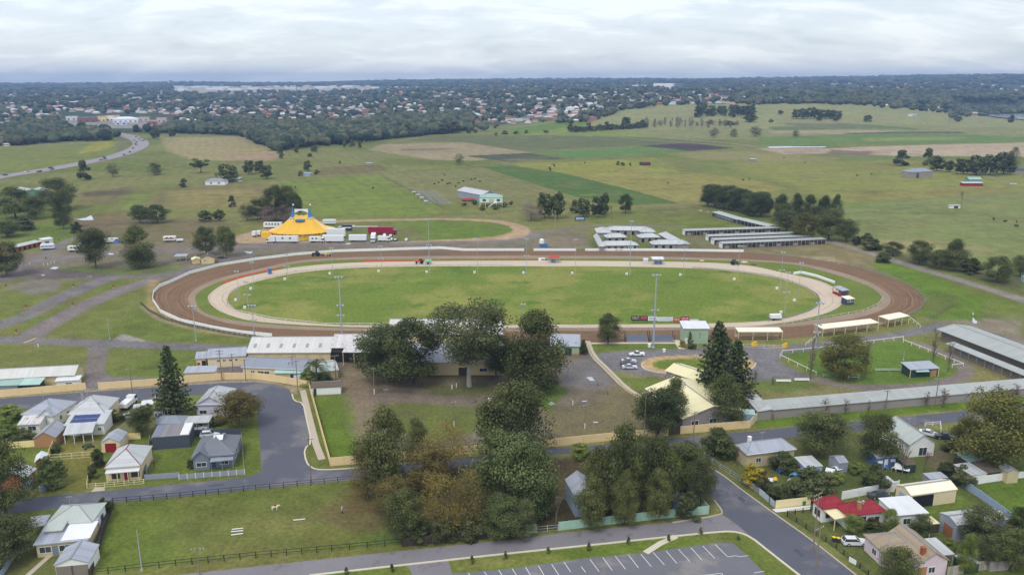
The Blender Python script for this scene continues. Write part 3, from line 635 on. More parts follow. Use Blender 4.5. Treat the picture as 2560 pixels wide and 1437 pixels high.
def limb_mesh(rs, cen, cb, tr, asp, bark_n=7, nl=9):
    """tapered trunk with limbs running to the lobes; z is unit height, asp = height/width so that tubes stay round"""
    b = MB(); top = (rs.uniform(-.03,.03), rs.uniform(-.03,.03), cb+(1-cb)*.45)
    pts = [(0,0,-.01),(rs.uniform(-.01,.01), rs.uniform(-.01,.01), cb*.5),(top[0]*.5, top[1]*.5, cb+.02), top]
    rr = [tr*1.25, tr, tr*.8, tr*.35]
    for i in range(3): b.tube(pts[i], pts[i+1], rr[i], rr[i+1],7)
    idx = rs.permutation(len(cen))[:nl]
    for i in idx:
        c = np.array(cen[i]); t0 = rs.uniform(.25,1); s = np.array(pts[2])*(1-t0)+np.array(pts[3])*t0 if c[2] > cb+.25 else np.array(pts[2])
        mid = (s+c)/2+np.array([0,0,-.03]); b.tube(s, mid, tr*.42, tr*.28,5); b.tube(mid, c, tr*.28, tr*.1,5)
    return b
def mk_tree(kind, seed, n_lobes, nq, sz, bark):
    rs = np.random.RandomState(seed)
    if kind in ('round', 'tall', 'umb', 'shrub', 'cone'):
        cb = {'round': .14, 'tall': .07, 'umb': .3, 'shrub': .0, 'cone': .05}[kind]; w = .5
        if kind == 'tall': cen, rr = lobes(rs, n_lobes, 'tall', cb, 1,.5,.13,.22)
        elif kind == 'umb': cen, rr = lobes(rs, n_lobes, 'umb', cb, 1,.5,.11,.17)
        else: cen, rr = lobes(rs, n_lobes, kind, cb, 1,.5,.13,.23)
        rad = [(r, r, r*.72) for r in rr]
        V, F, cc = leaves(rs, cen, rad, nq, sz)
        sc_ = .5/np.percentile(np.hypot(V[:, 0], V[:, 1]),95.5); V[:, :2] *= sc_; cen = [(c[0]*sc_, c[1]*sc_, c[2]) for c in cen]; V[:, 2] = np.clip(V[:, 2],.0,1.02)/np.percentile(V[:, 2],99.3)
        tb = limb_mesh(rs, cen, max(cb, .06),.028 if kind != 'shrub' else .02,1, nl=9 if nq > 60 else 4)
    elif kind == 'norfolk':     # whorls of near-level branches
        P, rad = [],[]; tb = MB(); tb.tube((0,0,0),(0,0,.98),.022,.003,8)
        z = .07; lv = 0
        while z < .97:
            R_ = .5*(1-z)**.8*(.85+.15*math.sin(lv*2.1)); nb = 8 if z < .6 else 6
            for k in range(nb):
                a = 2*math.pi*(k+.5*(lv % 2))/nb+rs.uniform(-.15,.15); L = R_*rs.uniform(.8,1.08)
                steps = max(2, int(L/.07))
                for j in range(1, steps+1):
                    q = j/steps; P.append((math.cos(a)*L*q, math.sin(a)*L*q, z-.010*math.sin(q*2.4)+.035*q*q)); rad.append((.045*(1.15-.4*q),.045*(1.15-.4*q),.013))
                if L > .12: tb.tube((0,0, z),(math.cos(a)*L*.9, math.sin(a)*L*.9, z+.02),.005,.002,4, cap=False)
            z += .034 if z < .7 else .028; lv += 1
        V, F, cc = leaves(rs, P, rad, nq, sz, 1,.5); P = np.array(P)
        P0 = np.repeat(P, nq*4, axis=0)
        cc = np.clip(rs.rand(len(P)).repeat(nq*4)*.6+rs.rand(len(V))*.3,0,1)
    elif kind == 'poplar':
        tb = MB(); tb.tube((0,0,0),(0,0,.95),.05,.01,6); P, rad = [],[]
        for k in range(34):
            a = rs.uniform(0,6.28); z0 = rs.uniform(.08,.8); L = rs.uniform(.12,.25)*(1-z0*.3); r = .34*rs.uniform(.5,1)
            e_ = (math.cos(a)*r, math.sin(a)*r, min(1, z0+L)); tb.tube((0,0, z0), e_, .022,.006,3, cap=False); P.append(e_); rad.append((.12,.12,.07))
        V, F, cc = leaves(rs, P, rad, nq, sz)
    elif kind == 'bare':
        tb = MB(); tips = []
        def br(p, d, L, r, lev):
            e_ = p+d*L; tb.tube(p, e_, r, r*.6,5 if lev < 2 else 3, cap=False)
            if lev >= 4: tips.append(tuple(e_)); return
            for _ in range(3 if lev < 3 else 2):
                nd = d+Vector((rs.uniform(-.75,.75), rs.uniform(-.75,.75), rs.uniform(-.1,.5))); nd.normalize(); br(p+d*L*rs.uniform(.6,1), nd, L*.68, r*.6, lev+1)
        br(Vector((0,0,0)), Vector((0,0,1)),.3,.026,0)
        tb.v = [(x*.8, y*.8, z) for x, y, z in tb.v]; tips = [(x*.8, y*.8, z) for x, y, z in tips]
        zm = max(p[2] for p in tb.v); tb.v = [(x, y, z/zm) for x, y, z in tb.v]; tips = [(x, y, z/zm) for x, y, z in tips]
        V, F, cc = leaves(rs, tips, [(.05,.05,.045)]*len(tips), nq, sz)
    elif kind == 'palm':
        tb = MB(); tb.tube((0,0,0),(.02,0,.62),.035,.028,8); Vl = []
        for k in range(22):
            a = 2*math.pi*k/22*1.0+rs.uniform(-.2,.2); up = rs.uniform(.1,.95); pts = []
            for j in range(8):
                q = j/7; pts.append(np.array([.02+math.cos(a)*q*.5*math.cos(up*.9), math.sin(a)*q*.5*math.cos(up*.9),.62+.42*up*math.sin(q*1.9)-.26*q*q]))
            s_ = np.array([-math.sin(a), math.cos(a),0])
            for j in range(7):
                for sg in (-1,1):
                    for h in (0,.5):
                        p = pts[j]*(1-h)+pts[j+1]*h; tip = p+sg*s_*.10*(1-.5*abs(j/7-.35))+(pts[j+1]-pts[j])*.6+np.array([0,0,-.04]); q2 = p+(pts[j+1]-pts[j])*.4
                        Vl += [p, p+np.array([0,0,.004]), q2, tip]
        V = np.array(Vl); F = np.arange(len(V)).reshape(-1,4); cc = rs.rand(len(F)).repeat(4)
    tb_me = tb.mesh('trunk', bark); me = np_mesh('crown', V, F, [LM['dark']], np.repeat(cc[:, None],3,1))
    return tb_me, me
PROT = {}
for key, args in {'round0': ('round', 1,50,400,.0135, BARK), 'round1': ('round', 2,60,340,.0135, BARK), 'round2': ('round', 3,44,430,.0138, BARKD), 'tall0': ('tall', 4,58,350,.0135, BARK), 'tall1': ('tall', 5,52,370,.0135, BARKD), 'tall2': ('tall', 15,66,310,.0132, BARK),
                  'umb0': ('umb', 6,80,260,.012, BARKW), 'airy0': ('round', 8,70,150,.0105, BARK), 'airy1': ('tall', 9,66,160,.011, BARK),
                  'shrub0': ('shrub', 10,26,320,.026, BARK), 'shrub1': ('shrub', 11,32,270,.025, BARK), 'shrub2': ('shrub', 31,22,340,.027, BARK), 'norfolk': ('norfolk', 12,0,9,.026, BARKD), 'norfolk1': ('norfolk', 13,0,9,.027, BARKD),
                  'poplar0': ('poplar', 14,0,10,.035, BARK), 'poplar1': ('poplar', 16,0,10,.035, BARK), 'bare0': ('bare', 17,0,3,.012, BARK), 'bare1': ('bare', 18,0,3,.012, BARK), 'palm': ('palm', 19,0,0,0, BARK), 'cypress': ('cone', 20,26,70,.05, BARK),
                  'far0': ('round', 21,22,90,.05, BARK), 'far1': ('round', 22,26,80,.05, BARKD), 'far2': ('tall', 23,22,90,.05, BARK), 'far3': ('umb', 24,18,70,.045, BARK), 'fars': ('shrub', 25,12,90,.07, BARK)}.items():
    PROT[key] = mk_tree(*args)
NM = {'round': 'broad_tree', 'tall': 'tall_tree', 'umb': 'gum_tree', 'airy': 'autumn_tree', 'shru': 'shrub', 'norf': 'norfolk_pine', 'popl': 'bare_poplar', 'bare': 'bare_tree', 'palm': 'palm_tree', 'cypr': 'cypress', 'far0': 'broad_tree', 'far1': 'broad_tree', 'far2': 'tall_tree', 'far3': 'gum_tree', 'fars': 'shrub'}
TREES = []
def tree(kind, px, py, top, wpx, lm, label, group=None, name=None, cat=None, h=None, w=None):
    p = G(px, py); h = h or hgt(px, py, top); w = w or wpx*mpp(px, py)
    if kind[:4] in ('roun', 'tall', 'airy', 'umb0', 'far0', 'far1', 'far2', 'far3'): w *= 1.0
    nm = name or NM.get(kind[:5]) or NM.get(kind[:4]) or 'tree'
    r = empty(nm, p, random.uniform(0,6.28), label, cat or ('shrub' if nm == 'shrub' else 'tree'), group); r.scale = (w, w, h)
    tk, cr = PROT[kind]
    link(bpy.data.objects.new('trunk', tk), r); c = link(bpy.data.objects.new('crown', cr), r)
    c.material_slots[0].link = 'OBJECT'; c.material_slots[0].material = LM[lm]; TREES.append(r); return r
T = tree
# foreground left gardens
T('norfolk', 435,1045,866,122, 'pine', 'tall dark Norfolk pine between the houses, nearest to the left edge')
T('round1', 600,1068,980,110, 'rust', 'bare-looking rust brown tree beside the lilac gabled house')
T('round0', 18,1290,1112,135, 'dark', 'big dark tree at the left edge beside the brick house')
T('round2', 20,1400,1295,150, 'olive', 'wide olive tree at the left edge below the lower street')
T('shrub0', 135,1215,1143,66, 'grey', 'grey green bushy tree in the lawn between two houses')
T('round1', 358,1090,1018,62, 'dark', 'dark round tree behind the silver car in the yard')
T('shrub1', 22,1050,1012,60, 'bright', 'green bush left of the rusty verandah house')
T('shrub2', 60,1105,1072,60, 'olive', 'scrubby bush in front of the rusty verandah house')
T('shrub0', 15,1100,1062,60, 'bright', 'light green bush at the left edge above the cream fence')
T('shrub0', 265,1290,1246,34, 'deep', 'small dark green tree beside the pale weatherboard house')
T('shrub1', 245,1165,1122,30, 'deep', 'narrow bush beside the cream house with red door')
T('shrub0', 232,1195,1160,22, 'olive', 'small hedge bush along the drive of the cream house')
T('bare0', 388,1190,1142,56, 'twig', 'twiggy brown bush right of the cream house', name='bare_shrub', cat='shrub')
T('shrub1', 142,1130,1105,24, 'olive', 'low bush along the cream fence of the middle garden')
T('shrub2', 290,1055,1025,36, 'olive', 'small olive bush between the white truck and the solar roof house')
T('shrub0', 545,1060,1040,36, 'olive', 'low hedge bush right of the white car in the carport')
T('shrub2', 370,1030,1008,28, 'bright', 'bright bush behind the white garden sheds')
T('shrub1', 590,1035,1008,34, 'twig', 'low grey brown thicket right of the lilac gabled house')
T('shrub0', 478,1170,1148,18, 'olive', 'small bush at the corner of the slate grey house')
# showground trees in the middle
T('round0', 968,955,815,150, 'deep', 'broad dark fig tree at the left of the showground grove')
T('round2', 1035,958,798,150, 'deep', 'dense dark fig tree behind the parked dark car')
T('umb0', 1173,965,757,205, 'olive', 'huge white trunked gum tree in front of the grandstand')
T('round1', 1240,945,838,90, 'dark', 'dark tree filling the gap right of the white trunked gum')
T('tall2', 1342,978,780,145, 'dark', 'tall dark gum with thin crown right of the grandstand roof')
T('round1', 1300,965,850,90, 'dark', 'lower dark tree left of the thin crowned gum')
T('palm', 792,962,888,74, 'olive', 'palm tree behind the white hut by the cul-de-sac')
T('shrub0', 772,962,922,46, 'bright', 'green bush left of the palm')
T('shrub1', 812,958,930,40, 'deep', 'dark bush right of the palm')
T('shrub1', 1458,886,849,20, 'deep', 'narrow dark hedge at the end of the pale green clubhouse')
T('round2', 1520,858,787,66, 'dark', 'neat round tree beside the home straight of the track')
T('cypress', 1724,862,829,9, 'deep', 'left slim cypress against the green judges tower')
T('cypress', 1748,858,825,10, 'deep', 'right slim cypress against the green judges tower')
T('shrub0', 1706,868,851,16, 'yellow', 'yellow green bush at the foot of the judges tower')
T('shrub2', 1731,872,852,22, 'olive', 'dark low bush between the two slim cypresses')
T('norfolk1', 1788,985,806,150, 'pine', 'tallest Norfolk pine beside the cream roofed pavilion')
T('norfolk', 1834,1010,852,146, 'pine', 'second Norfolk pine right of the tallest one')
T('tall1', 1812,1052,938,104, 'dark', 'dark tree with pale stems behind the boundary wall at the pavilion')
T('tall0', 1682,1062,944,66, 'dark', 'dense magnolia tree on the front edge of the pavilion roof')
T('round1', 1645,1092,975,122, 'deep', 'spreading cedar at the showground wall by the dark gate')
T('shrub1', 1815,870,842,34, 'olive', 'olive bush beside the yellow railed ramp')
T('bare1', 1842,880,842,28, 'twig', 'bare shrub right of the yellow railed ramp', name='bare_shrub', cat='shrub')
for px, py, tp, w_, k_ in ((1186,512,500,14,0),(1262,518,506,16,1),(1240,524,516,18,2),(1205,526,518,16,0),(1278,512,502,12,1),(1160,514,506,16,2)): T('fars' if k_ else 'far1', px, py, tp, w_, 'olive', 'low garden bush round the stilted farmhouse', 'bushes round the stilted farmhouse', name='shrub')
# grove in the foreground centre
for a in (('airy1', 920,1245,1108,84, 'rust', 'rust coloured autumn tree at the left end of the grove'),
          ('tall0', 962,1235,1028,128, 'cas', 'tall olive casuarina at the left of the grove'),
          ('tall1', 1042,1150,1048,66, 'cas', 'smaller olive casuarina right of the tall one'),
          ('airy0', 1112,1190,1058,130, 'gold', 'half bare tree with a few yellow leaves before the showground wall'),
          ('round0', 1065,1225,1122,130, 'rust', 'orange brown autumn tree in the middle of the grove'),
          ('round1', 1288,1170,960,192, 'dark', 'massive dark green tree rising above the grove'),
          ('round2', 1262,1285,1085,184, 'grey', 'grey green willow on the left side of the hidden yard'),
          ('tall2', 1338,1290,1110,120, 'grey', 'grey green willow nearest to the blue walled house'),
          ('airy0', 1110,1330,1185,140, 'gold', 'yellow leaved autumn tree above the dark timber fence'),
          ('airy1', 1175,1320,1175,100, 'rust', 'thin brownish autumn tree above the dark timber fence'),
          ('round1', 1010,1352,1228,96, 'dark', 'dark oak shaped tree at the corner of the horse paddock'),
          ('airy0', 985,1290,1190,110, 'rust', 'brown autumn tree leaning over the horse paddock'),
          ('shrub0', 1050,1352,1298,60, 'deep', 'dark bush behind the left end of the timber fence'),
          ('shrub1', 1110,1345,1290,70, 'olive', 'olive bush under the yellow autumn tree'),
          ('shrub2', 1180,1340,1282,80, 'olive', 'bush behind the middle of the timber fence'),
          ('round2', 1255,1345,1240,110, 'grey', 'drooping grey green tree at the right of the timber fence'),
          ('round0', 1305,1345,1255,80, 'olive', 'olive tree beside the small yard gate'),
          ('shrub0', 1245,1180,1135,60, 'deep', 'dark bush at the back edge of the grove beside the road'),
          ('bare0', 1390,1320,1235,90, 'twig', 'leafless brown shrub behind the small yard gate'),
          ('bare1', 1412,1205,1135,80, 'twig', 'leafless purple brown tree behind the blue walled house'),
          ('shrub1', 1450,1140,1108,54, 'bright', 'yellow green bush on the verge left of the corner grove'),
          ('tall0', 1552,1280,1062,104, 'dark', 'tallest green tree in the corner grove'),
          ('tall1', 1495,1265,1120,90, 'cas', 'slim casuarina at the left of the corner grove'),
          ('tall2', 1640,1268,1095,108, 'dark', 'dark tree in the middle of the corner grove'),
          ('tall0', 1478,1318,1195,84, 'cas', 'casuarina hanging over the left part of the mint fence'),
          ('tall1', 1562,1312,1180,70, 'cas', 'casuarina growing through the middle of the mint fence'),
          ('tall0', 1645,1303,1175,66, 'cas', 'casuarina growing through the right part of the mint fence'),
          ('airy1', 1530,1282,1165,84, 'olive', 'thin olive tree beside the blue walled house'),
          ('round1', 1705,1215,1108,120, 'dark', 'round dark tree at the top of the corner grove'),
          ('round0', 1683,1225,1140,70, 'bright', 'lime flushed tree inside the corner grove'),
          ('round1', 1752,1262,1145,74, 'olive', 'olive tree at the kerb of the side street'),
          ('shrub0', 1715,1295,1230,56, 'olive', 'rounded small tree inside the mint fence corner'),
          ('round2', 1600,1190,1095,110, 'dark', 'dark tree at the back of the corner grove beside the road')): T(*a)
# right hand gardens
for a in (('round1', 2052,1138,1034,132, 'dark', 'wide dark tree behind the grey hip roofed house'),
          ('round2', 2188,1150,1036,108, 'dark', 'dark tree left of the long pale roofed house'),
          ('round0', 2480,1170,985,205, 'autumn', 'very large yellow tinged tree at the right edge'),
          ('round0', 2420,1135,1050,90, 'autumn', 'lower yellow tinged tree beside the dark parked car'),
          ('shrub1', 1790,1138,1073,88, 'dark', 'rounded dark tree at the street corner'),
          ('bare0', 1840,1165,1110,66, 'rust', 'reddish leafless tree left of the grey hip roofed house'),
          ('shrub0', 1884,1212,1163,58, 'yellow', 'bright yellow flowering wattle by the side street'),
          ('shrub2', 1905,1222,1180,50, 'olive', 'olive bush right of the yellow wattle'),
          ('shrub1', 1955,1175,1132,74, 'deep', 'dark bush in front of the grey hip roofed house'),
          ('shrub0', 2035,1240,1172,100, 'olive', 'large rounded bush in the cluttered yard'),
          ('shrub1', 1990,1242,1195,66, 'olive', 'smaller bush at the left of the cluttered yard'),
          ('shrub2', 2185,1220,1162,70, 'deep', 'dark bush in the middle of the cluttered yard'),
          ('shrub0', 1935,1250,1215,40, 'olive', 'bush at the left fence of the cluttered yard'),
          ('shrub1', 2140,1180,1155,40, 'bright', 'light green bush behind the cluttered yard'),
          ('shrub2', 2090,1205,1178,44, 'bright', 'light green bush beside the shade tents'),
          ('bare1', 2255,1185,1100,84, 'twig', 'leafless greyish tree below the long pale roofed house'),
          ('bare0', 2310,1180,1125,60, 'twig', 'leafless tree right of the long pale roofed house'),
          ('shrub0', 2364,1190,1155,40, 'deep', 'dark bush beside the pale green sheds'),
          ('shrub2', 2405,1215,1165,56, 'olive', 'olive bush left of the pale green sheds'),
          ('shrub1', 2372,1128,1102,44, 'deep', 'dark hedge below the dark parked car'),
          ('round1', 2132,1335,1288,48, 'bright', 'small green tree in front of the red roofed house'),
          ('round2', 2222,1330,1272,40, 'bright', 'upright small tree between the red roof and the white extension'),
          ('shrub0', 2180,1325,1298,50, 'deep', 'dark hedge below the red roofed house'),
          ('round0', 2300,1345,1288,58, 'deep', 'dark round tree in front of the white extension'),
          ('round1', 2242,1470,1372,92, 'dark', 'round dark tree in front of the pink house'),
          ('round0', 2452,1375,1268,104, 'olive', 'big olive tree in front of the grey shed'),
          ('round2', 2545,1345,1268,60, 'deep', 'dark tree at the right edge beside the grey shed'),
          ('tall0', 2412,1432,1335,46, 'bright', 'upright bright green tree behind the white patio roof'),
          ('round1', 2530,1425,1325,90, 'dark', 'dark tree at the right edge above the grey paling fence'),
          ('round1', 2470,1415,1340,70, 'olive', 'olive tree above the grey paling fence'),
          ('shrub1', 2370,1370,1345,36, 'bright', 'small shrub below the grey shed'),
          ('round2', 2590,1400,1290,70, 'dark', 'dark tree cut by the right edge'),
          ('round0', 2110,945,840,122, 'autumn', 'broad yellow tinged tree inside the parade paddock')): T(*a)
for i, (px, py, top, w_) in enumerate(((2025,950,828,26),(2162,942,846,22),(2332,908,818,26),(2370,930,852,22),(2060,1034,996,36),(2113,1038,997,24),(2170,1036,998,13),(2212,1032,997,12),(2315,1016,976,20),(2357,1018,970,32),(2440,995,965,32),(2492,995,960,34),(2540,1000,958,34),(1887,962,922,15),(1932,962,940,14),(2405,985,972,14),(1932,1048,1032,8))):
    T('poplar%d' % (i % 2), px, py, top, w_, 'twig', ['tall leafless poplar in the parade paddock, at its left corner', 'tall leafless poplar right of the yellow tinged tree', 'tall leafless poplar right of the paddock hut', 'tall leafless poplar nearest to the long stable shed'][i] if i < 4 else ['first','second','third','fourth','fifth','sixth','seventh','eighth','ninth'][i-4]+' small leafless poplar from the left in front of the stall row' if i < 13 else ['small leafless poplar between the sand ring and the paddock', 'stubby leafless poplar beside the white benches', 'leafless poplar on the gravel loop below the paddock', 'tiny leafless shrub at the left end of the stall row'][i-13], None)
for i, (px, py, h_) in enumerate(((866,1434,1.7),(980,1428,1.9),(1180,1408,2.0),(1264,1397,2.0),(1370,1382,1.6),(1472,1376,2.2),(1571,1360,2.0),(1671,1352,1.8),(1751,1336,2.0),(1845,1350,1.4))):
    T('cypress', px, py, 0,0, 'dark', 'knee high young conifer planted on the strip beside the car park', 'young conifers beside the car park', name='young_conifer', h=h_*.85, w=.75)
# trees of the showground and the near fields
for a in (('round1', 240,670,572,78, 'dark', 'left of two big dark trees on the showground lawn'),('tall2', 349,670,566,80, 'dark', 'right of two big dark trees on the showground lawn'),
          ('round2', 518,638,568,58, 'dark', 'left tree behind the small cream hut with brown roof'),('round1', 566,643,567,54, 'dark', 'right tree behind the small cream hut with brown roof'),
          ('round0', 18,690,606,80, 'dark', 'dark tree at the left edge beside the showground entrance'),('tall0', 160,572,478,44, 'dark', 'tall column shaped dark tree above the stable row'),
          ('round0', 145,525,446,84, 'dark', 'broad dark tree beside the green farm shed'),('round2', 40,545,468,84, 'dark', 'dark tree in front of the green farm shed'),('round1', 90,548,490,60, 'dark', 'dark tree below the green farm shed'),
          ('shrub0', 192,582,556,30, 'deep', 'dark bush right of the column shaped tree'),('round1', 20,592,552,66, 'dark', 'dark tree at the left edge above the stable row'),('shrub1', 60,575,545,50, 'olive', 'olive bush above the stable row'),
          ('round1', 350,558,513,52, 'deep', 'left half of the dark clump behind the twin poles'),('round2', 395,557,512,56, 'deep', 'right half of the dark clump behind the twin poles'),('far1', 515,554,526,34, 'dark', 'small dark tree left of the circus grove'),('far0', 548,552,525,30, 'dark', 'small dark tree next to the circus grove'),
          ('far2', 580,518,489,18, 'dark', 'lone small dark tree above the circus grove'),('round0', 652,548,498,60, 'dark', 'olive dark tree at the left of the circus grove'),('round2', 690,552,466,66, 'dark', 'tall dark tree behind the circus tent'),('round1', 722,548,465,54, 'dark', 'second tall dark tree behind the circus tent'),
          ('tall0', 746,535,487,24, 'dark', 'slim dark tree at the right of the circus grove'),('airy0', 618,552,508,44, 'olive', 'thin olive tree at the left edge of the circus grove'),('airy1', 670,556,515,50, 'twig', 'grey scrubby tree behind the circus tent'),('airy0', 715,556,512,50, 'twig', 'grey scrubby tree right behind the circus tent'),
          ('far2', 212,450,402,30, 'deep', 'dark upright tree beside the highway'),('airy0', 283,442,409,36, 'olive', 'thin round tree right of the upright roadside tree'),('airy1', 387,438,408,42, 'olive', 'thin spreading tree alone in the field by the highway'),
          ('far3', 503,432,397,46, 'dark', 'spreading dark tree left above the farmhouse'),('far1', 570,455,412,54, 'dark', 'dark tree over the roof of the farmhouse'),('far0', 622,436,402,28, 'dark', 'small dark tree right of the farmhouse'),('far1', 650,432,402,26, 'dark', 'left of a pair of dark trees in the green field'),('far0', 667,447,413,36, 'dark', 'right of a pair of dark trees in the green field'),
          ('far2', 460,468,446,20, 'dark', 'small dark tree left of the farmhouse'),('far1', 769,428,402,20, 'dark', 'small tree behind the white field hut'),('fars', 752,440,428,14, 'dark', 'bush left of the white field hut'),('fars', 792,436,425,16, 'deep', 'bush right of the white field hut'),
          ('airy0', 1148,411,385,28, 'dark', 'lone tree at the edge of the dark ploughed strip'),('airy0', 1328,552,507,58, 'twig', 'leafless grey tree left of the row of dark trees'),
          ('far1', 1362,546,483,42, 'deep', 'first dark tree in the row above the stables'),('far0', 1394,546,482,42, 'deep', 'second dark tree in the row above the stables'),('far2', 1437,532,500,22, 'dark', 'small dark tree in the gap of the row'),('far1', 1458,542,497,36, 'deep', 'third dark tree in the row above the stables'),
          ('far0', 1495,544,492,38, 'deep', 'fourth dark tree in the row above the stables'),('far2', 1512,536,482,26, 'deep', 'tall dark tree behind the fourth in the row'),('bare0', 1529,548,513,30, 'twig', 'leafless tree right of the row of dark trees'),('round2', 1563,533,486,36, 'deep', 'last lone dark tree of the row'),
          ('round1', 1785,518,462,62, 'deep', 'dark tree at the left end of the windbreak'),('round0', 1822,522,464,60, 'deep', 'second dark tree of the windbreak'),('round2', 1862,530,475,60, 'deep', 'third dark tree of the windbreak'),('round0', 1902,540,480,56, 'deep', 'fourth dark tree of the windbreak'),
          ('tall0', 1952,550,486,44, 'deep', 'slim dark tree behind the green roofed cottage'),('tall1', 1988,555,485,40, 'deep', 'tall slim dark tree in the windbreak'),('tall2', 2022,560,488,42, 'deep', 'tall slim dark tree right of the middle of the windbreak'),('tall0', 2058,565,490,42, 'deep', 'tall dark tree near the right end of the windbreak'),('tall1', 2088,562,488,36, 'deep', 'tall dark tree at the right end of the windbreak'),
          ('round1', 1965,580,526,74, 'dark', 'rounded brownish tree in front of the windbreak'),('round2', 2012,598,533,70, 'autumn', 'yellow green tree in front of the windbreak'),('round0', 2072,600,523,76, 'dark', 'large rounded tree at the end of the stable rows'),('round1', 2116,604,550,56, 'dark', 'dark tree right of the stable rows'),
          ('shrub0', 2140,612,590,24, 'deep', 'small dark bush along the lane'),('shrub1', 2166,608,583,34, 'dark', 'dark bush behind the lane'),('shrub2', 2180,624,598,52, 'olive', 'olive bush beside the lane'),('round2', 2232,638,605,52, 'olive', 'rounded tree beside the lane'),('shrub1', 2208,655,630,38, 'olive', 'rough bush where the lane bends'),
          ('round0', 2298,660,603,60, 'dark', 'dark tree over the parked trailers, leftmost'),('round1', 2350,672,625,56, 'dark', 'low dark tree over the parked trailers'),('tall0', 2385,676,598,54, 'dark', 'tall dark tree over the parked trailers'),('shrub0', 2425,682,645,50, 'dark', 'dark bush right of the tall tree over the trailers'),('round2', 2490,705,642,72, 'dark', 'broad dark tree along the lane near the right edge'),('round1', 2550,690,640,56, 'dark', 'dark tree at the right edge beside the lane'),
          ('far2', 2253,414,376,34, 'deep', 'cone shaped dark tree above the brick farmhouse'),('far2', 2318,414,371,26, 'dark', 'tall loose tree above the brick farmhouse'),('far1', 2342,428,390,34, 'dark', 'dark tree right of the brick farmhouse'),('far0', 2372,430,402,30, 'dark', 'low dark tree right of the brick farmhouse'),
          ('far0', 2408,436,398,44, 'deep', 'first tree of the farm windbreak at right'),('far1', 2440,438,390,46, 'deep', 'second tree of the farm windbreak at right'),('far0', 2475,438,388,50, 'deep', 'third tree of the farm windbreak at right'),('far1', 2508,436,383,50, 'deep', 'fourth tree of the farm windbreak at right'),('airy1', 2530,430,368,34, 'olive', 'tall olive tree ending the farm windbreak'),('airy0', 2436,438,405,30, 'twig', 'leafless tree among the farm windbreak'),
          ('bare0', 2403,516,478,30, 'twig', 'lone leafless tree in the right hand field'),('far1', 2168,305,288,22, 'deep', 'lone dark tree on the grassy hill'),('far0', 2395,306,291,20, 'dark', 'small tree right on the grassy hill'),('far2', 2528,307,288,16, 'deep', 'slim tree beside the lake'),('far1', 1566,311,293,24, 'deep', 'dark tree left at the foot of the grassy hill'),('fars', 1775,311,300,22, 'deep', 'dark bush on the grassy hill'),
          ('fars', 1820,312,302,44, 'dark', 'wide bush on the grassy hill'),('far0', 1876,306,287,36, 'deep', 'dark tree right of the wide bush on the hill'),('airy0', 1785,345,320,26, 'dark', 'left of three thin trees below the hill'),('airy1', 1835,344,322,22, 'dark', 'middle of three thin trees below the hill'),('airy0', 1888,342,316,34, 'dark', 'right of three thin trees below the hill'),
          ('airy1', 1990,342,326,22, 'dark', 'thin tree by the straw coloured strip'),('far0', 1950,287,276,16, 'deep', 'small tree left of the grove on the hill'),('fars', 1928,307,298,12, 'deep', 'tiny bush left of the grove on the hill')): T(*a)
for i, (px, py, tp, w_) in enumerate(((1990,298,274,24),(2008,298,272,24),(2026,297,269,24),(2044,298,273,24),(2062,298,275,24),(2080,298,276,24),(2094,299,278,20),(2048,303,290,14),(2090,304,291,16))): T('far%d' % (i % 2), px, py, tp, w_, 'deep', 'dark tree of the small grove on the grassy hill', 'grove on the grassy hill')
for i in range(22): T('far%d' % (i % 3),1742+(i % 11)*14+random.uniform(-7,7),283+(i//11)*7+random.uniform(-2.5,4),262+(i//11)*6+random.uniform(-4,5), random.uniform(13,27), 'deep', 'dark tree of the wood at the top of the grassy hill', 'wood at the top of the grassy hill')
for i in range(26): T('far%d' % (i % 3),1424+i*7.6+random.uniform(-2,2),332-i*.45,318-i*.45-(8 if i % 6 == 0 else random.uniform(-3,3)),15, 'dark', 'dark tree in the hedgerow below the suburban hill', 'hedgerow below the suburban hill')
for i in range(8): T('round%d' % (i % 3),1772+i*19+random.uniform(-6,6),515+i*4+random.uniform(-3,3),466+i*2.4+random.uniform(-4,4), random.uniform(40,56), 'deep', ['first','second','third','fourth','fifth','sixth','seventh','eighth'][i]+' dark tree from the left in the back row of the windbreak', 'back row of the windbreak')
for i in range(34): T(['airy0', 'bare0', 'airy1', 'bare1'][i % 4],1620+i*6.8+random.uniform(-5,5),318+random.uniform(-5,3),296+random.uniform(-5,9)+(4 if i > 26 else 0), random.uniform(6,17), 'twig', 'leafless purple grey tree in the row below the grassy hill', 'leafless row below the grassy hill')
for i, (px, py, tp, w_) in enumerate(((700,388,362,16),(704,398,378,12),(742,382,362,13),(745,376,360,11),(785,380,365,18),(775,392,383,14),(720,375,355,14),(900,372,352,10),(880,368,350,14),(862,370,348,12),(1022,340,312,34),(1000,332,325,12),(1072,338,318,18),(1130,333,305,46),(1100,335,310,40),(1172,335,320,14),(1188,333,324,12),(1262,336,327,18),(1240,340,330,8),(1290,336,328,14),(1316,334,325,10),(1365,333,326,14),(390,348,320,24),(432,342,322,18),(236,345,331,16),(275,352,335,16),(207,330,305,28),(850,410,402,6),(1385,417,410,6),(1545,413,403,10),(1557,415,406,12),(1575,415,406,6),(1375,427,416,8))):
    T('far%d' % (i % 3) if w_ > 9 else 'fars', px, py, tp, w_, 'dark', 'small dark tree standing out at the edge of the wood' if i < 27 else 'small dark bush in the open field', 'scattered trees at the edge of the wood' if i < 27 else 'bushes in the open fields')

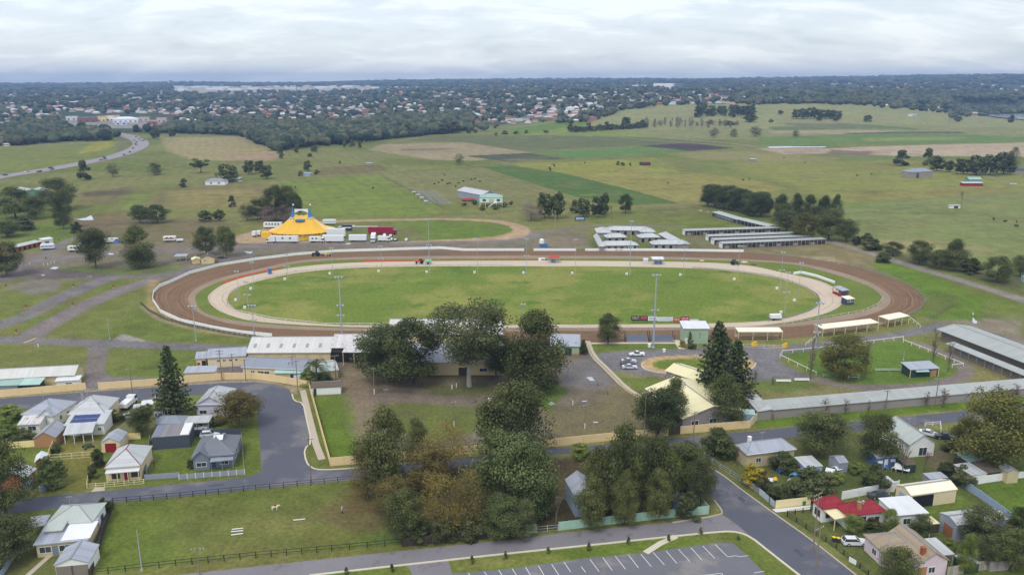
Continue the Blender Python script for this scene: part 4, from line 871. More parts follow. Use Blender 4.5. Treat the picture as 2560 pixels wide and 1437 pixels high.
# ------------------------------------------------------------ far woodland: ragged crowns merged into one mass per wood
def ico():
    bm = bmesh.new(); bmesh.ops.create_icosphere(bm, subdivisions=1, radius=1); v = np.array([x.co[:] for x in bm.verts]); f = np.array([[x.index for x in q.verts] for q in bm.faces]); bm.free(); return v, f
IV, IF = ico()
bm = bmesh.new(); bmesh.ops.create_icosphere(bm, subdivisions=2, radius=1); IV2 = np.array([x.co[:] for x in bm.verts]); IF2 = np.array([[x.index for x in q.verts] for q in bm.faces]); bm.free()
wood_mat = pm('far_foliage', (66,78,54),.9,(.05,.2),(.35,.35), space='pos', attr='col', spec=.05)
def crowns(name, pts, rs, label, w0=(4,8), h0=(8,16), tones=((58,70,56),(80,88,66),(94,94,72)), hi=False):
    V, F, K = [],[],[]; n = 0; ta = np.array([alb(c) for c in tones])
    v0, f0 = (IV2, IF2) if hi else (IV, IF)
    for (x, y) in pts:
        z = float(terr(x, y)); w_ = rs.uniform(*w0); h_ = rs.uniform(*h0); tc_ = ta[rs.randint(len(ta))]*rs.uniform(.75,1.25)
        for k in range(3):
            q = w_*(.75 if k else 1); o = np.array([rs.uniform(-.6,.6)*w_, rs.uniform(-.6,.6)*w_, h_*(.55 if k == 0 else rs.uniform(.45,.8))])
            v = v0*(1+rs.uniform(-.32,.32,(len(v0),1)))*np.array([q, q, h_*(.5 if k == 0 else .3)])+o+np.array([x, y, z])
            V.append(v); F.append(f0+n); n += len(v); K.append(np.tile(tc_*rs.uniform(.85,1.15),(len(v),1)))
    if not V: return
    o = bpy.data.objects.new(name, np_mesh(name, np.concatenate(V), np.concatenate(F),[wood_mat], np.concatenate(K))); link(o); tag(o, label, 'woodland', kind='stuff'); return o
def inpoly(P, x, y):
    ins = False
    for i in range(len(P)):
        x1, y1 = P[i][0], P[i][1]; x2, y2 = P[(i+1) % len(P)][0], P[(i+1) % len(P)][1]
        if (y1 > y) != (y2 > y) and x < (x2-x1)*(y-y1)/(y2-y1+1e-12)+x1: ins = not ins
    return ins
def to_px(x, y, z):
    c, s = math.cos(PITCH), math.sin(PITCH); d = y*c-(z-CAMH)*s; u = y*s+(z-CAMH)*c
    return CX+FPX*x/d, CY-FPX*u/d
def scatter(poly, n, rs):
    P = [G(*p) for p in poly]; xs = [p.x for p in P]; ys = [p.y for p in P]; out = []; tries = 0
    while len(out) < n and tries < n*60:
        tries += 1; x, y = rs.uniform(min(xs), max(xs)), rs.uniform(min(ys), max(ys))
        if inpoly(P, x, y): out.append((x, y))
    return out
CLEAR = [[(120,330),(440,330),(440,285),(150,285)],[(1455,335),(1480,305),(1560,277),(1640,266),(1900,262),(2080,259),(2200,265),(2300,274),(2420,290),(2700,296),(2700,345),(1455,345)],[(1180,345),(1290,310),(1480,308),(1480,345)],[(420,233),(960,229),(960,214),(420,216)],[(0,400),(0,378),(190,362),(300,348),(300,400)],[(300,400),(300,330),(640,340),(700,380),(640,400)]]
CLEARW = [[G(*p) for p in c] for c in CLEAR]
# ------------------------------------------------------------ builders
def iron(key, c, ax='X', am=.16, spots=None, k=1.0, rough=.45): return pm(key+ax, c, rough, (.25,.10),(3,.07), stripes=(ax, .8, am), spots=spots, k=k, spec=.45)
def wallm(key, c, n=.08, spots=None, stripes=None): return pm(key, c, .85,(.4, n),(4,.05), k=WALLK, spots=spots, stripes=stripes)
W = {'cream': wallm('cream_wall', (200,184,142),.1), 'cream2': wallm('cream_render', (214,198,164)), 'white': wallm('white_weatherboard', (222,222,220),.04), 'pgreen': wallm('pale_green_wall', (152,172,146)), 'grey': wallm('grey_cladding', (140,146,156)), 'dgrey': wallm('dark_grey_cladding', (72,78,90)),
     'slate': wallm('blue_grey_wall', (116,124,138)), 'lilac': wallm('lilac_wall', (196,188,206)), 'pink': wallm('pink_wall', (206,188,196),.08,(.6,.6,(218,210,212))), 'brick': wallm('red_brick', (152,84,58),.12), 'tbrick': wallm('tan_brick', (162,122,88),.14), 'gbrick': wallm('grey_block', (142,136,134),.1),
     'mint': wallm('mint_wall', (196,220,212)), 'dark': wallm('dark_door_and_shade', (34,34,36)), 'blue': wallm('blue_wall', (86,106,156)), 'lblue': wallm('light_blue_cladding', (146,164,186),.1), 'taupe': wallm('taupe_door', (126,116,108)), 'red': wallm('red_door', (140,32,42)), 'dgreen': wallm('dark_green_wall', (46,66,60)), 'tan': wallm('tan_board', (188,174,140)),  # dark: near-black panels paint the shade inside open bays and doorways
     'orange': wallm('orange_brick', (142,94,68),.14), 'openside': wallm('shaded_timber', (112,104,96),.15), 'navy': wallm('navy_wall', (62,72,96)), 'stall': wallm('dark_timber', (74,66,60),.15), 'yellow': wallm('yellow_panel', (226,184,40))}
RUST = (136,84,56)
ROOF = {'zinc': lambda a: iron('zinc_roof', (162,167,178), a, spots=(.5,.68,(160,146,134))), 'white': lambda a: iron('white_roof', (216,218,220), a, .06), 'offw': lambda a: iron('pale_iron_roof', (186,189,190), a, .15,(.7,.66,(164,138,120))), 'rusty': lambda a: iron('rusty_roof', (202,200,198), a, .16,(.9,.56, RUST)),
        'grey': lambda a: iron('grey_iron_roof', (150,154,162), a, .12), 'bgrey': lambda a: iron('blue_grey_roof', (138,144,156), a, .08), 'dgrey': lambda a: iron('slate_roof', (112,116,124), a, .08), 'cream': lambda a: iron('cream_roof', (232,222,176), a, .05), 'cream2': lambda a: iron('ivory_roof', (238,230,206), a, .05), 'green': lambda a: iron('green_roof', (150,178,166), a, .06),
        'teal': lambda a: iron('teal_roof', (168,200,190), a, .05), 'red': lambda a: pm('red_tiles'+a, (146,44,56),.7,(.5,.18),(5,.15), stripes=('Y' if a == 'X' else 'X', .34,.2)), 'tile': lambda a: pm('old_tiles'+a, (158,142,122),.85,(.4,.12),(5,.12), stripes=('Y' if a == 'X' else 'X', .36,.2), spots=(.42,.60,(182,104,78))), 'brown': lambda a: pm('brown_tiles'+a, (106,92,80),.9,(.6,.2),(6,.15), spots=(1.2,.56,(92,96,80))), 'pgrey': lambda a: iron('patterned_grey_roof', (136,132,136), a, .2), 'creamw': lambda a: iron('cream_white_roof', (204,202,196), a, .1,(.7,.7,(176,150,126))), 'lgrey': lambda a: iron('weathered_roof', (164,168,164), a, .12), 'gwhite': lambda a: iron('greenish_grey_roof', (176,184,178), a, .06)}
ORNG = pm('orange_roof', (188,110,84),.8)
trimW = paint('white_trim', (228,228,226)); trimC = paint('cream_trim', (226,212,170)); trimG = paint('grey_trim', (140,144,150)); trimR = paint('dark_red_trim', (120,44,44)); steel = paint('galvanised_steel', (164,170,180),.45); blk = paint('black_steel', (40,42,42)); lampg = paint('floodlight_glass', (214,220,228),.3); tyre = paint('tyre_rubber', (34,34,36),.8)
class Bd:
    def __init__(s, name, label, cat, p, ang, group=None): s.root = empty(name, p, ang, label, cat, group); s.p = Vector(p); s.ang = ang
    def loc(s, p, ang):
        d = Vector((p[0], p[1], p[2] if len(p) > 2 else s.p.z))-s.p; return Matrix.Rotation(-s.ang, 3, 'Z') @ d, ang-s.ang
def bld(name, label, cat, A, B, D, h, roof='gable', rh=1.5, wall='cream', rm='zinc', over=.35, host=None, feats=(), group=None, zb=0.0, trim=None, open_front=False, wname='wall', rname='roof', walls=True, th=.16, extra_y=0.0):
    """a wing given by its front eave line A-B in the photograph (at height h) and its depth in metres, or a third eave corner next to A"""
    g0 = G(*A); gz = g0.z if g0.length > 1000 else 0.0
    a = G(A[0], A[1], h) if gz == 0 else g0; b = G(B[0], B[1], h) if gz == 0 else G(*B); a.z = b.z = gz
    ux = (b-a); L = ux.length; ux.normalize(); uy = Vector((-ux.y, ux.x, 0))
    if isinstance(D, (tuple, list)):
        c = G(D[0], D[1], h); D = (c-a).dot(uy)
    if D < 0: a = a+uy*D; D = -D
    ang = math.atan2(ux.y, ux.x)
    if host is None: host = Bd(name, label, cat, a, ang, group)
    lp, la = host.loc(a, ang); R0 = host.root
    o = over; wm_ = W[wall] if isinstance(wall, str) else wall
    ob = []
    def part(mb, nm, m):
        q = mb.build(nm, m, R0, lp, la); ob.append(q); return q
    # walls
    if walls:
        b_ = MB()
        if roof in ('gable', 'gabley'):
            P0 = [(o, o),(L-o, o),(L-o, D-o),(o, D-o)]
            if roof == 'gable':
                hz_ = lambda y: h+rh*(1-abs(y-D/2)/(D/2))-.05
                for x, fl in ((o, 0),(L-o, 1)):
                    f = [(x, o, zb),(x, D-o, zb),(x, D-o, hz_(D-o)-th),(x, D/2, h+rh-th-.05),(x, o, hz_(o)-th)]; b_.face(f[::-1] if not fl else f)
                for y in (o, D-o):
                    f = [(o, y, zb),(L-o, y, zb),(L-o, y, hz_(y)-th),(o, y, hz_(y)-th)]; b_.face(f if y == o else f[::-1])
            else:
                hz_ = lambda x: h+rh*(1-abs(x-L/2)/(L/2))-.05
                for y, fl in ((o, 0),(D-o, 1)):
                    f = [(o, y, zb),(L-o, y, zb),(L-o, y, hz_(L-o)-th),(L/2, y, h+rh-th-.05),(o, y, hz_(o)-th)]; b_.face(f if not fl else f[::-1])
                for x in (o, L-o):
                    f = [(x, o, zb),(x, D-o, zb),(x, D-o, hz_(x)-th),(x, o, hz_(x)-th)]; b_.face(f[::-1] if x == o else f)
        elif roof == 'skillion':
            zf, zk = h+rh*o/D-th, h+rh*(D-o)/D-th
            b_.v = [(o, o, zb),(L-o, o, zb),(L-o, D-o, zb),(o, D-o, zb),(o, o, zf),(L-o, o, zf),(L-o, D-o, zk),(o, D-o, zk)]
            b_.f = [(0,1,5,4),(1,2,6,5),(2,3,7,6),(3,0,4,7)]; b_.m = [0]*4
        else: b_.bx(o, L-o, o, D-o, zb, h-.02)
        if open_front:   # walls stay flush; dark panels paint the shaded inside
            b_.f = [f for i, f in enumerate(b_.f)]
        part(b_, wname, wm_)
    # roof
    ax = 'X'; r_ = MB()
    if roof == 'gable':
        z1, z2 = h, h+rh
        for sy in (0,1):
            ye = 0 if sy == 0 else D; E = [(0, ye, z1),(L, ye, z1),(L, D/2, z2),(0, D/2, z2)]; F_ = [(x, y, z-th) for x, y, z in E]
            if sy: E = E[::-1]; F_ = F_[::-1]
            r_.face(E); r_.face(F_[::-1])
            for i in range(4):
                j = (i+1) % 4
                if abs(E[i][1]-D/2) < 1e-6 and abs(E[j][1]-D/2) < 1e-6: continue
                r_.face([E[j], E[i], F_[i], F_[j]])
    elif roof == 'gabley':
        ax = 'Y'; z1, z2 = h, h+rh
        for sx in (0,1):
            xe = 0 if sx == 0 else L; E = [(xe, D, z1),(xe, 0, z1),(L/2,0, z2),(L/2, D, z2)]; F_ = [(x, y, z-th) for x, y, z in E]
            if sx: E = E[::-1]; F_ = F_[::-1]
            r_.face(E); r_.face(F_[::-1])
            for i in range(4):
                j = (i+1) % 4
                if abs(E[i][0]-L/2) < 1e-6 and abs(E[j][0]-L/2) < 1e-6: continue
                r_.face([E[j], E[i], F_[i], F_[j]])
    elif roof == 'hip':
        if L >= D: r1, r2 = (D/2, D/2, h+rh),(L-D/2, D/2, h+rh)
        else: ax = 'Y'; r1, r2 = (L/2, L/2, h+rh),(L/2, D-L/2, h+rh)
        c4 = [(0,0, h),(L, 0, h),(L, D, h),(0, D, h)]; d4 = [(x, y, h-th) for x, y, z in c4]
        if abs(L-D) < .05: r2 = r1
        if L >= D: fs = [[c4[0], c4[1], r2, r1],[c4[1], c4[2], r2],[c4[2], c4[3], r1, r2],[c4[3], c4[0], r1]]
        else: fs = [[c4[0], c4[1], r1],[c4[1], c4[2], r2, r1],[c4[2], c4[3], r2],[c4[3], c4[0], r1, r2]]
        for f in fs: r_.face(f)
        for i in range(4): r_.face([d4[i], d4[(i+1) % 4], c4[(i+1) % 4], c4[i]])
        r_.face(d4[::-1])
    elif roof == 'skillion':
        ax = 'X'; E = [(0,0, h),(L, 0, h),(L, D, h+rh),(0, D, h+rh)]; F_ = [(x, y, z-th) for x, y, z in E]
        r_.face(E); r_.face(F_[::-1])
        for i in range(4): j = (i+1) % 4; r_.face([E[j], E[i], F_[i], F_[j]])
    rmat = ROOF[rm](ax) if isinstance(rm, str) else rm
    roof_o = part(r_, rname, rmat)
    if roof in ('hip', 'gable', 'gabley') and L > 5 and gz == 0:   # ridge capping, part of the roof
        cp = MB()
        if roof == 'gable': cp.box((L/2, D/2, h+rh+.02),(L-.1,.35,.07))
        elif roof == 'gabley': cp.box((L/2, D/2, h+rh+.02),(.35, D-.1,.07))
        else:
            cp.tube(r1, r2,.10,.10,5)
            for cc_, rr_ in ((c4[0], r1),(c4[3], r1 if L >= D else r2),(c4[1], r2 if L >= D else r1),(c4[2], r2)): cp.tube(cc_, rr_, .09,.09,5)
        q = cp.build('ridge_cap', trim or trimG, roof_o)
    if walls and gz == 0 and L > 7 and wall in ('white', 'cream2', 'slate', 'lilac', 'pink', 'tan') and roof in ('hip', 'gabley') and wname == 'wall':
        an = MB(); x_, y_ = L*.4, D*.45; an.tube((x_, y_, h),(x_, y_, h+rh+2.2),.035,.03,5); an.box((x_, y_, h+rh+2.1),(1.3,.03,.03)); [an.box((x_-.5+.2*i, y_, h+rh+2.1),(.03,.6,.03)) for i in range(6)]; an.build('antenna', steel, roof_o)
    def facept(side, u, z, out_):
        if side == 'F': return (o+(L-2*o)*u, o-out_, z),0
        if side == 'B': return (o+(L-2*o)*u, D-o+out_, z),0
        if side == 'L': return (o-out_, o+(D-2*o)*u, z), math.pi/2
        return (L-o+out_, o+(D-2*o)*u, z), math.pi/2
    wall_o = ob[0]
    for f in feats:
        k = f[0]
        if k in 'wdgv':      # window, door, garage door, vent panel
            side, u, wd, z0, hh = f[1:6]; col_ = f[6] if len(f) > 6 else None
            c_, rz_ = facept(side, u, zb+z0+hh/2,.015)
            m_ = MB(); m_.box(c_, (wd, .07, hh), rz_)
            mt = (GLASS if k == 'w' else W[col_ or 'red']) if not (k == 'w' and col_) else W.get(col_, GLASS)
            q = m_.build({'w': 'window', 'd': 'door', 'g': 'garage_door', 'v': 'panel'}[k], mt, R0, lp, la)
            if k == 'w':
                fr = MB()
                for dx_, dz_, sx_, sz_ in ((0, hh/2+.04, wd+.2,.08),(0,-hh/2-.05, wd+.28,.1),(-wd/2-.05,0,.1, hh),(wd/2+.05,0,.1, hh),(0,0,.06, hh)):
                    c2 = (c_[0]+dx_, c_[1], c_[2]+dz_) if rz_ == 0 else (c_[0], c_[1]+dx_, c_[2]+dz_)
                    fr.box(c2,(sx_, .13, sz_), rz_)
                fr.build('frame', trim or trimW, q)
            elif k == 'd': h_ = MB(); c2 = (c_[0]+wd*.35, c_[1]-.08, c_[2]) if rz_ == 0 else (c_[0]-.08 if side == 'L' else c_[0]+.08, c_[1]+wd*.35, c_[2]); h_.box(c2,(.08,.08,.08)); h_.build('handle', steel, q)
        elif k == 'c':       # chimney
            u, v, hh = f[1:4]; m_ = MB(); m_.bx(L*u-.35, L*u+.35, D*v-.35, D*v+.35, h-.2, h+rh+hh); m_.bx(L*u-.42, L*u+.42, D*v-.42, D*v+.42, h+rh+hh, h+rh+hh+.15); m_.build('chimney', W[f[4] if len(f) > 4 else 'tbrick'], roof_o)
        elif k == 's':       # skylights / panels flat on the front slope: u, v, w, d, mat
            u, v, wd, dd, mt = f[1:6]; sl = rh/(D/2) if roof in ('gable', 'hip') else rh/D; y = v*(D/2 if roof in ('gable', 'hip') else D)
            m_ = MB(); m_.box((L*u, y, h+sl*y+.05),(wd, dd, .06),0,0, math.atan(sl)); m_.build(f[6] if len(f) > 6 else 'skylight', mt, roof_o)
        elif k == 'p':       # posts along the front
            n, y, mt = f[1:4]
            for i in range(n): m_ = MB(); x = .2+(L-.4)*i/(n-1); m_.bx(x-.07, x+.07, y-.07, y+.07,0, h-th); m_.build('post', mt, R0, lp, la)
        elif k == 't':       # small roof vents
            u, v = f[1:3]; sl = rh/(D/2) if roof in ('gable', 'hip') else rh/D; y = v*(D/2 if roof in ('gable', 'hip') else D); m_ = MB(); m_.tube((L*u, y, h+sl*y-.1),(L*u, y, h+sl*y+.5),.2,.2,8); m_.tube((L*u, y, h+sl*y+.5),(L*u, y, h+sl*y+.7),.32,.1,8); m_.build('roof_vent', steel, roof_o)
        elif k == 'gut': m_ = MB(); m_.bx(0, L, -.12,0, h-.16, h-.03); m_.build('gutter', trim or trimW, R0, lp, la)
    host.L, host.D = L, D
    return host
def fence_solid(name, label, pts, h, mat, th=.08, cap=None, cat='fence', post=None, group=None, z0=0.0):
    r = empty(name, G(*pts[0]),0, label, cat, group); o0 = r.location.copy(); b = MB(); pb = []
    for p, q in zip(pts[:-1], pts[1:]):
        a, c = G(*p)-o0, G(*q)-o0; d = c-a; L = d.length; an = math.atan2(d.y, d.x); m = (a+c)/2
        b.box((m.x, m.y, z0+h/2),(L, th, h-z0), an)
        if post:
            n = max(1, round(L/post))
            for i in range(n+(0 if q != pts[-1] else 1)): t_ = a+d*(i/n); pb.append((t_.x, t_.y, an))
    b.build('panel', mat, r)
    if post:
        m_ = MB(); m_.box((0,0,(h+.08)/2),(.14,.16, h+.08)); me = m_.mesh('post', cap or mat)
        for x, y, an in pb[:100]: o = bpy.data.objects.new('post', me); link(o, r); o.location = (x, y, 0); o.rotation_euler = (0,0, an)
    return r
def fence_rail(name, label, pts, h, mat, sp=3.0, rails=2, rr=.05, cat='fence', pr=.07, group=None, mat2=None):
    r = empty(name, G(*pts[0]),0, label, cat, group); o0 = r.location.copy(); b = MB(); me = None; n_ = 0
    m_ = MB(); m_.bx(-pr, pr, -pr, pr, 0, h+.05); me = m_.mesh('post', mat2 or mat)
    for p, q in zip(pts[:-1], pts[1:]):
        a, c = G(*p)-o0, G(*q)-o0; d = c-a; L = d.length; an = math.atan2(d.y, d.x); m = (a+c)/2
        for k in range(rails): z = h*(1-.45*k); b.box((m.x, m.y, z-rr),(L, .05, rr*2), an)
        n = max(1, round(L/sp))
        for i in range(n+1):
            if n_ > 97: break
            t_ = a+d*(i/n); o = bpy.data.objects.new('post', me); link(o, r); o.location = (t_.x, t_.y, 0); o.rotation_euler = (0,0, an); n_ += 1
    b.build('rail', mat, r); return r
def floodlight(px, py, top, label, n=2, lower=0, r=.14, group='floodlight masts round the track', box=True):
    p = G(px, py); h = hgt(px, py, top); R0 = empty('floodlight_mast', p, 0, label, 'light mast', group)
    b = MB(); b.tube((0,0,0),(0,0, h), r, r*.5,8); b.tube((0,0,0),(0,0,.3), r*2, r*1.6,8); b.build('pole', steel, R0)
    def arm(z, n_, w_):
        b = MB(); b.box((0,0, z),(w_, .14,.14)); a_ = b.build('crossarm', steel, R0)
        for i in range(n_):
            x = (-w_/2+w_*i/(n_-1)) if n_ > 1 else 0; q = MB(); q.box((x, -.25, z-.1),(.62,.45,.5),0,0,.5); q.box((x, -.42, z-.22),(.5,.1,.4),0,1,.5); q.build('floodlight', [steel, lampg], R0)
    arm(h-.1, n, 1.1*(n-1)+.1)
    for k in range(lower): arm(h*(.52-.17*k),2,2.0)
    if box and px: q = MB(); q.bx(-1.9,-.9,-.4,.4,0,1.0); q.build('switch_box', trimW, R0)
    return R0
def power_pole(px, py, top, label, arm_ang=0.3, arms=1, whitebase=False, group=None, r=.15, armw=2.4):
    p = G(px, py); h = hgt(px, py, top); R0 = empty('power_pole', p, arm_ang, label, 'power pole', group); timber = pm('pole_timber', (126,112,98),.9,(2,.2),(9,.15), k=1.2)
    b = MB(); b.tube((0,0,0),(0,0, h), r, r*.7,8); b.build('pole', timber, R0)
    if whitebase: b = MB(); b.tube((0,0,0),(0,0,1.6), r*1.08, r*1.06,8); b.build('white_base', trimW, R0)
    for k in range(arms):
        z = h-.3-.9*k; b = MB(); b.box((0,.12, z),(armw, .1,.12)); a_ = b.build('crossarm', timber, R0)
        q = MB()
        for x in (-armw*.45,-armw*.2, armw*.2, armw*.45): q.tube((x, .12, z+.05),(x, .12, z+.28),.05,.04,6)
        q.build('insulators', trimW, a_)
    R0['tip'] = h; return R0
def wires(p0, p1, label, n=3, sag=.7, armw=2.2):
    a, c = Vector(p0), Vector(p1); d = (c-a); s_ = Vector((-d.y, d.x, 0)).normalized(); b = MB()
    for k in range(n):
        of = s_*armw*((k/(n-1))-.5) if n > 1 else Vector((0,0,0)); prev = a+of
        for i in range(1,9): t_ = i/8; q = a+d*t_+of; q.z -= sag*4*t_*(1-t_); b.tube(prev, q, .018,.018,3, cap=False); prev = q
    tag(b.build('power_line', blk), label, 'power line')
# ------------------------------------------------------------ vehicles (x forward, base at wheels)
def car_mesh(kind, col):
    cm = paint('car_paint_%d_%d_%d' % col, col, .3,.6); P = []
    b = MB()
    if kind == 'ute':
        b.prism([(-2.5,.35),(-2.55,.75),(-2.5,1.0),(-.75,1.0),(-.7,.98),(.75,.98),(2.1,.88),(2.5,.7),(2.55,.35)],-.88,.88, tap=[.04]*9)
        cab = [(-.85,.97),(-.7,1.5),(-.45,1.6),(.3,1.6),(.95,.97)]; L = 2.55; wb = 1.55
    elif kind == 'wagon':
        b.prism([(-2.4,.3),(-2.45,.75),(-2.35,.95),(1.0,.95),(2.1,.82),(2.42,.62),(2.45,.3)],-.9,.9, tap=[.05]*7); cab = [(-2.3,.94),(-2.05,1.42),(-1.8,1.5),(.1,1.48),(.95,.94)]; L = 2.45; wb = 1.4
    elif kind == 'hatch':
        b.prism([(-1.9,.3),(-1.95,.8),(-1.8,.95),(.9,.95),(1.7,.8),(1.95,.6),(1.95,.3)],-.84,.84, tap=[.05]*7); cab = [(-1.78,.94),(-1.45,1.42),(-1.1,1.48),(.1,1.46),(.85,.94)]; L = 1.95; wb = 1.2
    else:
        b.prism([(-2.35,.3),(-2.4,.75),(-2.3,.98),(-1.3,.98),(.95,.95),(2.1,.82),(2.38,.62),(2.4,.3)],-.9,.9, tap=[.05]*8); cab = [(-1.75,.95),(-1.0,1.4),(-.6,1.46),(.15,1.44),(.95,.94)]; L = 2.4; wb = 1.38
    P.append(('body', b.mesh('body', cm)))
    g = MB(); g.prism(cab, -.78,.78, tap=[0]+[.16]*(len(cab)-2)+[0]); P.append(('cabin_glass', g.mesh('cabin_glass', GLASS)))
    r = MB(); tops = cab[1:-1]; x0, x1 = tops[0][0]+.1, tops[-1][0]+.04; z = max(t_[1] for t_ in tops)
    r.bx(x0+.12, x1,-.64,.64, z-.03, z+.035)
    for y in (-.70,.70): 
        for (xa, za),(xb, zb_) in ((cab[0], cab[1]),(cab[-2], cab[-1])): r.tube((xa, y*1.10, za),(xb, y*.9, zb_),.05,.05,4)
    P.append(('roof', r.mesh('roof', cm)))
    for sy in (-1,1):
        l_ = MB(); l_.bx(L-.12, L+.02, sy*.62-.17, sy*.62+.17,.6,.74); P.append(('headlight', l_.mesh('headlight', lampg)))
        l_ = MB(); l_.bx(-L-.02,-L+.1, sy*.66-.14, sy*.66+.14,.68,.84); P.append(('tail_light', l_.mesh('tail_light', paint('tail_red', (150,30,30)))))
        for sx in (-1,1):
            w_ = MB(); w_.cylx((sx*wb, sy*.82,.33),.33,.22,14); P.append(('wheel', w_.mesh('wheel', tyre),[(('rim'),(lambda q: (q.cylx((sx*wb, sy*.935,.33),.19,.02,10), q)[1].mesh('rim', steel))(MB()))]))
    return P
_cars = {}
def car(px, py, ang, kind, col, label, group=None, name=None, cat='car', z=0.0):
    key = (kind, col); 
    if key not in _cars: _cars[key] = car_mesh(kind, col)
    r = empty(name or ('pickup_truck' if kind == 'ute' else 'parked_car'), G(px, py)+Vector((0,0, z+.03)), ang, label, cat, group)
    for it in _cars[key]:
        o = bpy.data.objects.new(it[0], it[1]); link(o, r)
        if len(it) > 2:
            for nm, me in it[2]: link(bpy.data.objects.new(nm, me), o)
    return r
def lorry(px, py, ang, label, L=9.0, col=(228,230,232), cabcol=None, cab=True, hb=2.7, name='truck', wins=0, cat=None, group=None, stripe=None, cut=0, w_=2.5, hz=.9):
    """box body behind (-x), cab in front (+x) when cab"""
    R0 = empty(name, G(px, py)+Vector((0,0,.03)), ang, label, cat or name.split('_')[-1], group); bm_ = paint('panel_%d_%d_%d' % col, col, .4); hw_ = w_/2
    b = MB()
    if cut: b.prism([(-L/2, hz),(L/2, hz),(L/2, hz+hb*.45),(-L/2, hz+hb)],-hw_, hw_)
    else: b.prism([(-L/2, hz),(L/2, hz),(L/2, hz+hb-.1),(L/2-.12, hz+hb),(-L/2+.12, hz+hb),(-L/2, hz+hb-.1)],-hw_, hw_)
    b.build('box_body', bm_, R0); c = MB(); c.bx(-L/2+.2, L/2-.1,-.5,.5, hz-.35, hz-.02); c.build('chassis', blk, R0)
    for x in ((-L/2+1.6,-L/2+2.7) if L > 6 else (-L/2+1.2,)):
        for sy in (-1,1): w2 = MB(); w2.cylx((x, sy*(hw_-.25),.5),.5,.3,12); w2.build('wheel', tyre, R0)
    if stripe: s_ = MB(); s_.bx(-L/2+.3, L/2-.3,-hw_-.02,-hw_+.02, hz+hb*.35, hz+hb*.6); s_.build('stripe', stripe, R0)
    for i in range(wins): x = -L/2+L*(i+1)/(wins+1); s_ = MB(); s_.bx(x-.5, x+.5,-hw_-.03, hw_+.03, hz+hb*.5, hz+hb*.82); s_.build('window', GLASS, R0)
    if cab:
        cm = paint('cab_%d_%d_%d' % (cabcol or col), cabcol or col, .35)
        c = MB(); c.prism([(L/2+.15,.6),(L/2+2.1,.6),(L/2+2.15,1.5),(L/2+1.75,2.6),(L/2+.15,2.75)],-hw_+.05, hw_-.05); cb_ = c.build('cab', cm, R0)
        c = MB(); c.prism([(L/2+.7,1.6),(L/2+2.19,1.6),(L/2+1.82,2.45),(L/2+.7,2.45)],-hw_+.02, hw_-.02); c.build('window', GLASS, cb_)
        for sy in (-1,1):
            w2 = MB(); w2.cylx((L/2+1.2, sy*(hw_-.2),.5),.5,.3,12); w2.build('wheel', tyre, R0); w2 = MB(); w2.bx(L/2+2.12, L/2+2.2, sy*.85-.15, sy*.85+.15,.8,1.0); w2.build('headlight', lampg, R0)
    elif name in ('trailer', 'caravan'): c = MB(); c.tube((L/2,0,.55),(L/2+1.3,0,.5),.07,.07,6); c.build('drawbar', steel, R0)
    return R0
# ============================================================ showground buildings
H = bld('pavilion', 'long white roofed showground hall with cream walls and roof skylights', 'hall', (615,881),(827,880),14,3.9, 'gable', 3.0, 'cream', 'creamw', feats=[('s', .08+.155*i, .42,.9,1.9, W['grey']) for i in range(6)]+[('v', 'F', .06+.165*i, 1.3,.4,3.0, 'tan') for i in range(6)]+[('gut',)])
H = bld('entry_hall', 'rust streaked white roofed hall with open front next to the long hall', 'hall', (826,869),(942,869),13,5.0, 'gable', 2.6, 'stall', 'rusty', feats=[('d', 'F', .2,5.0,0,3.4, 'dark')])  # dark panel paints the shade of the open front
bld('', None, None, (855,880),(940,880),5.5,4.6, 'skillion', .3, 'dark', 'rusty', host=H, walls=False, rname='canopy', feats=[('p', 4,.3, trimC),('s', .48,.7,3.6,2.2, W['slate'], 'solar_panel'),('s', .2,.7,2.6,2.2, W['white'], 'roof_sheet')])
H = bld('amenities_block', 'cream block with pale roof and four small windows left of the long hall', 'building', (515,895),(615,889),9,3.4, 'gable', 1.6, 'cream2', 'zinc', feats=[('w', 'F', .28,.8,1.9,.6),('w', 'F', .44,.8,1.9,.6),('w', 'F', .60,.8,1.9,.6),('w', 'F', .76,.8,1.9,.6)])
bld('', None, None, (487,897),(516,895),7,3.1, 'gable', 1.2, 'cream2', 'zinc', host=H, feats=[('d', 'F', .78,1.2,0,2.2, 'dark'),('v', 'F', .2,.8,.9,.8, 'red')])
bld('shed', 'low pale roofed shed behind the cream wall at the Norfolk pine', 'shed', (458,932),(538,929),4.5,2.5, 'skillion', .5, 'cream2', 'zinc')
H = bld('office_block', 'long grey roofed office behind the cream wall with a mint awning', 'building', (602,917),(775,924),9,3.2, 'gable', 1.7, 'cream2', 'bgrey', feats=[('w', 'F', .27,1.9,1.2,.8),('w', 'F', .36,1.5,1.2,.8),('w', 'F', .15,1.2,1.2,.8),('t', .65,.5),('gut',)])
bld('', None, None, (684,932),(768,932),3.2,2.5, 'skillion', .4, 'tan', 'teal', host=H, rname='awning', wname='awning_wall', feats=[('w', 'F', .6,2.4,.8,1.2),('d', 'F', .8,1.0,0,2.1, 'white')])
bld('', None, None, (775,934),(848,924),10,2.9, 'gable', 1.3, 'cream', 'gwhite', host=H, feats=[('v', 'F', .55,2.0,.1,2.1, 'taupe'),('w', 'R', .4,1.8,.9,1.1),('t', .7,.4),('t', .85,.3)])
H = bld('grandstand', 'grandstand hidden behind the big trees with its long pale roof', 'grandstand', (968,836),(1257,836),14,8.5, 'gable', 3.2, 'cream', 'creamw', feats=[('t', .3,.7)])
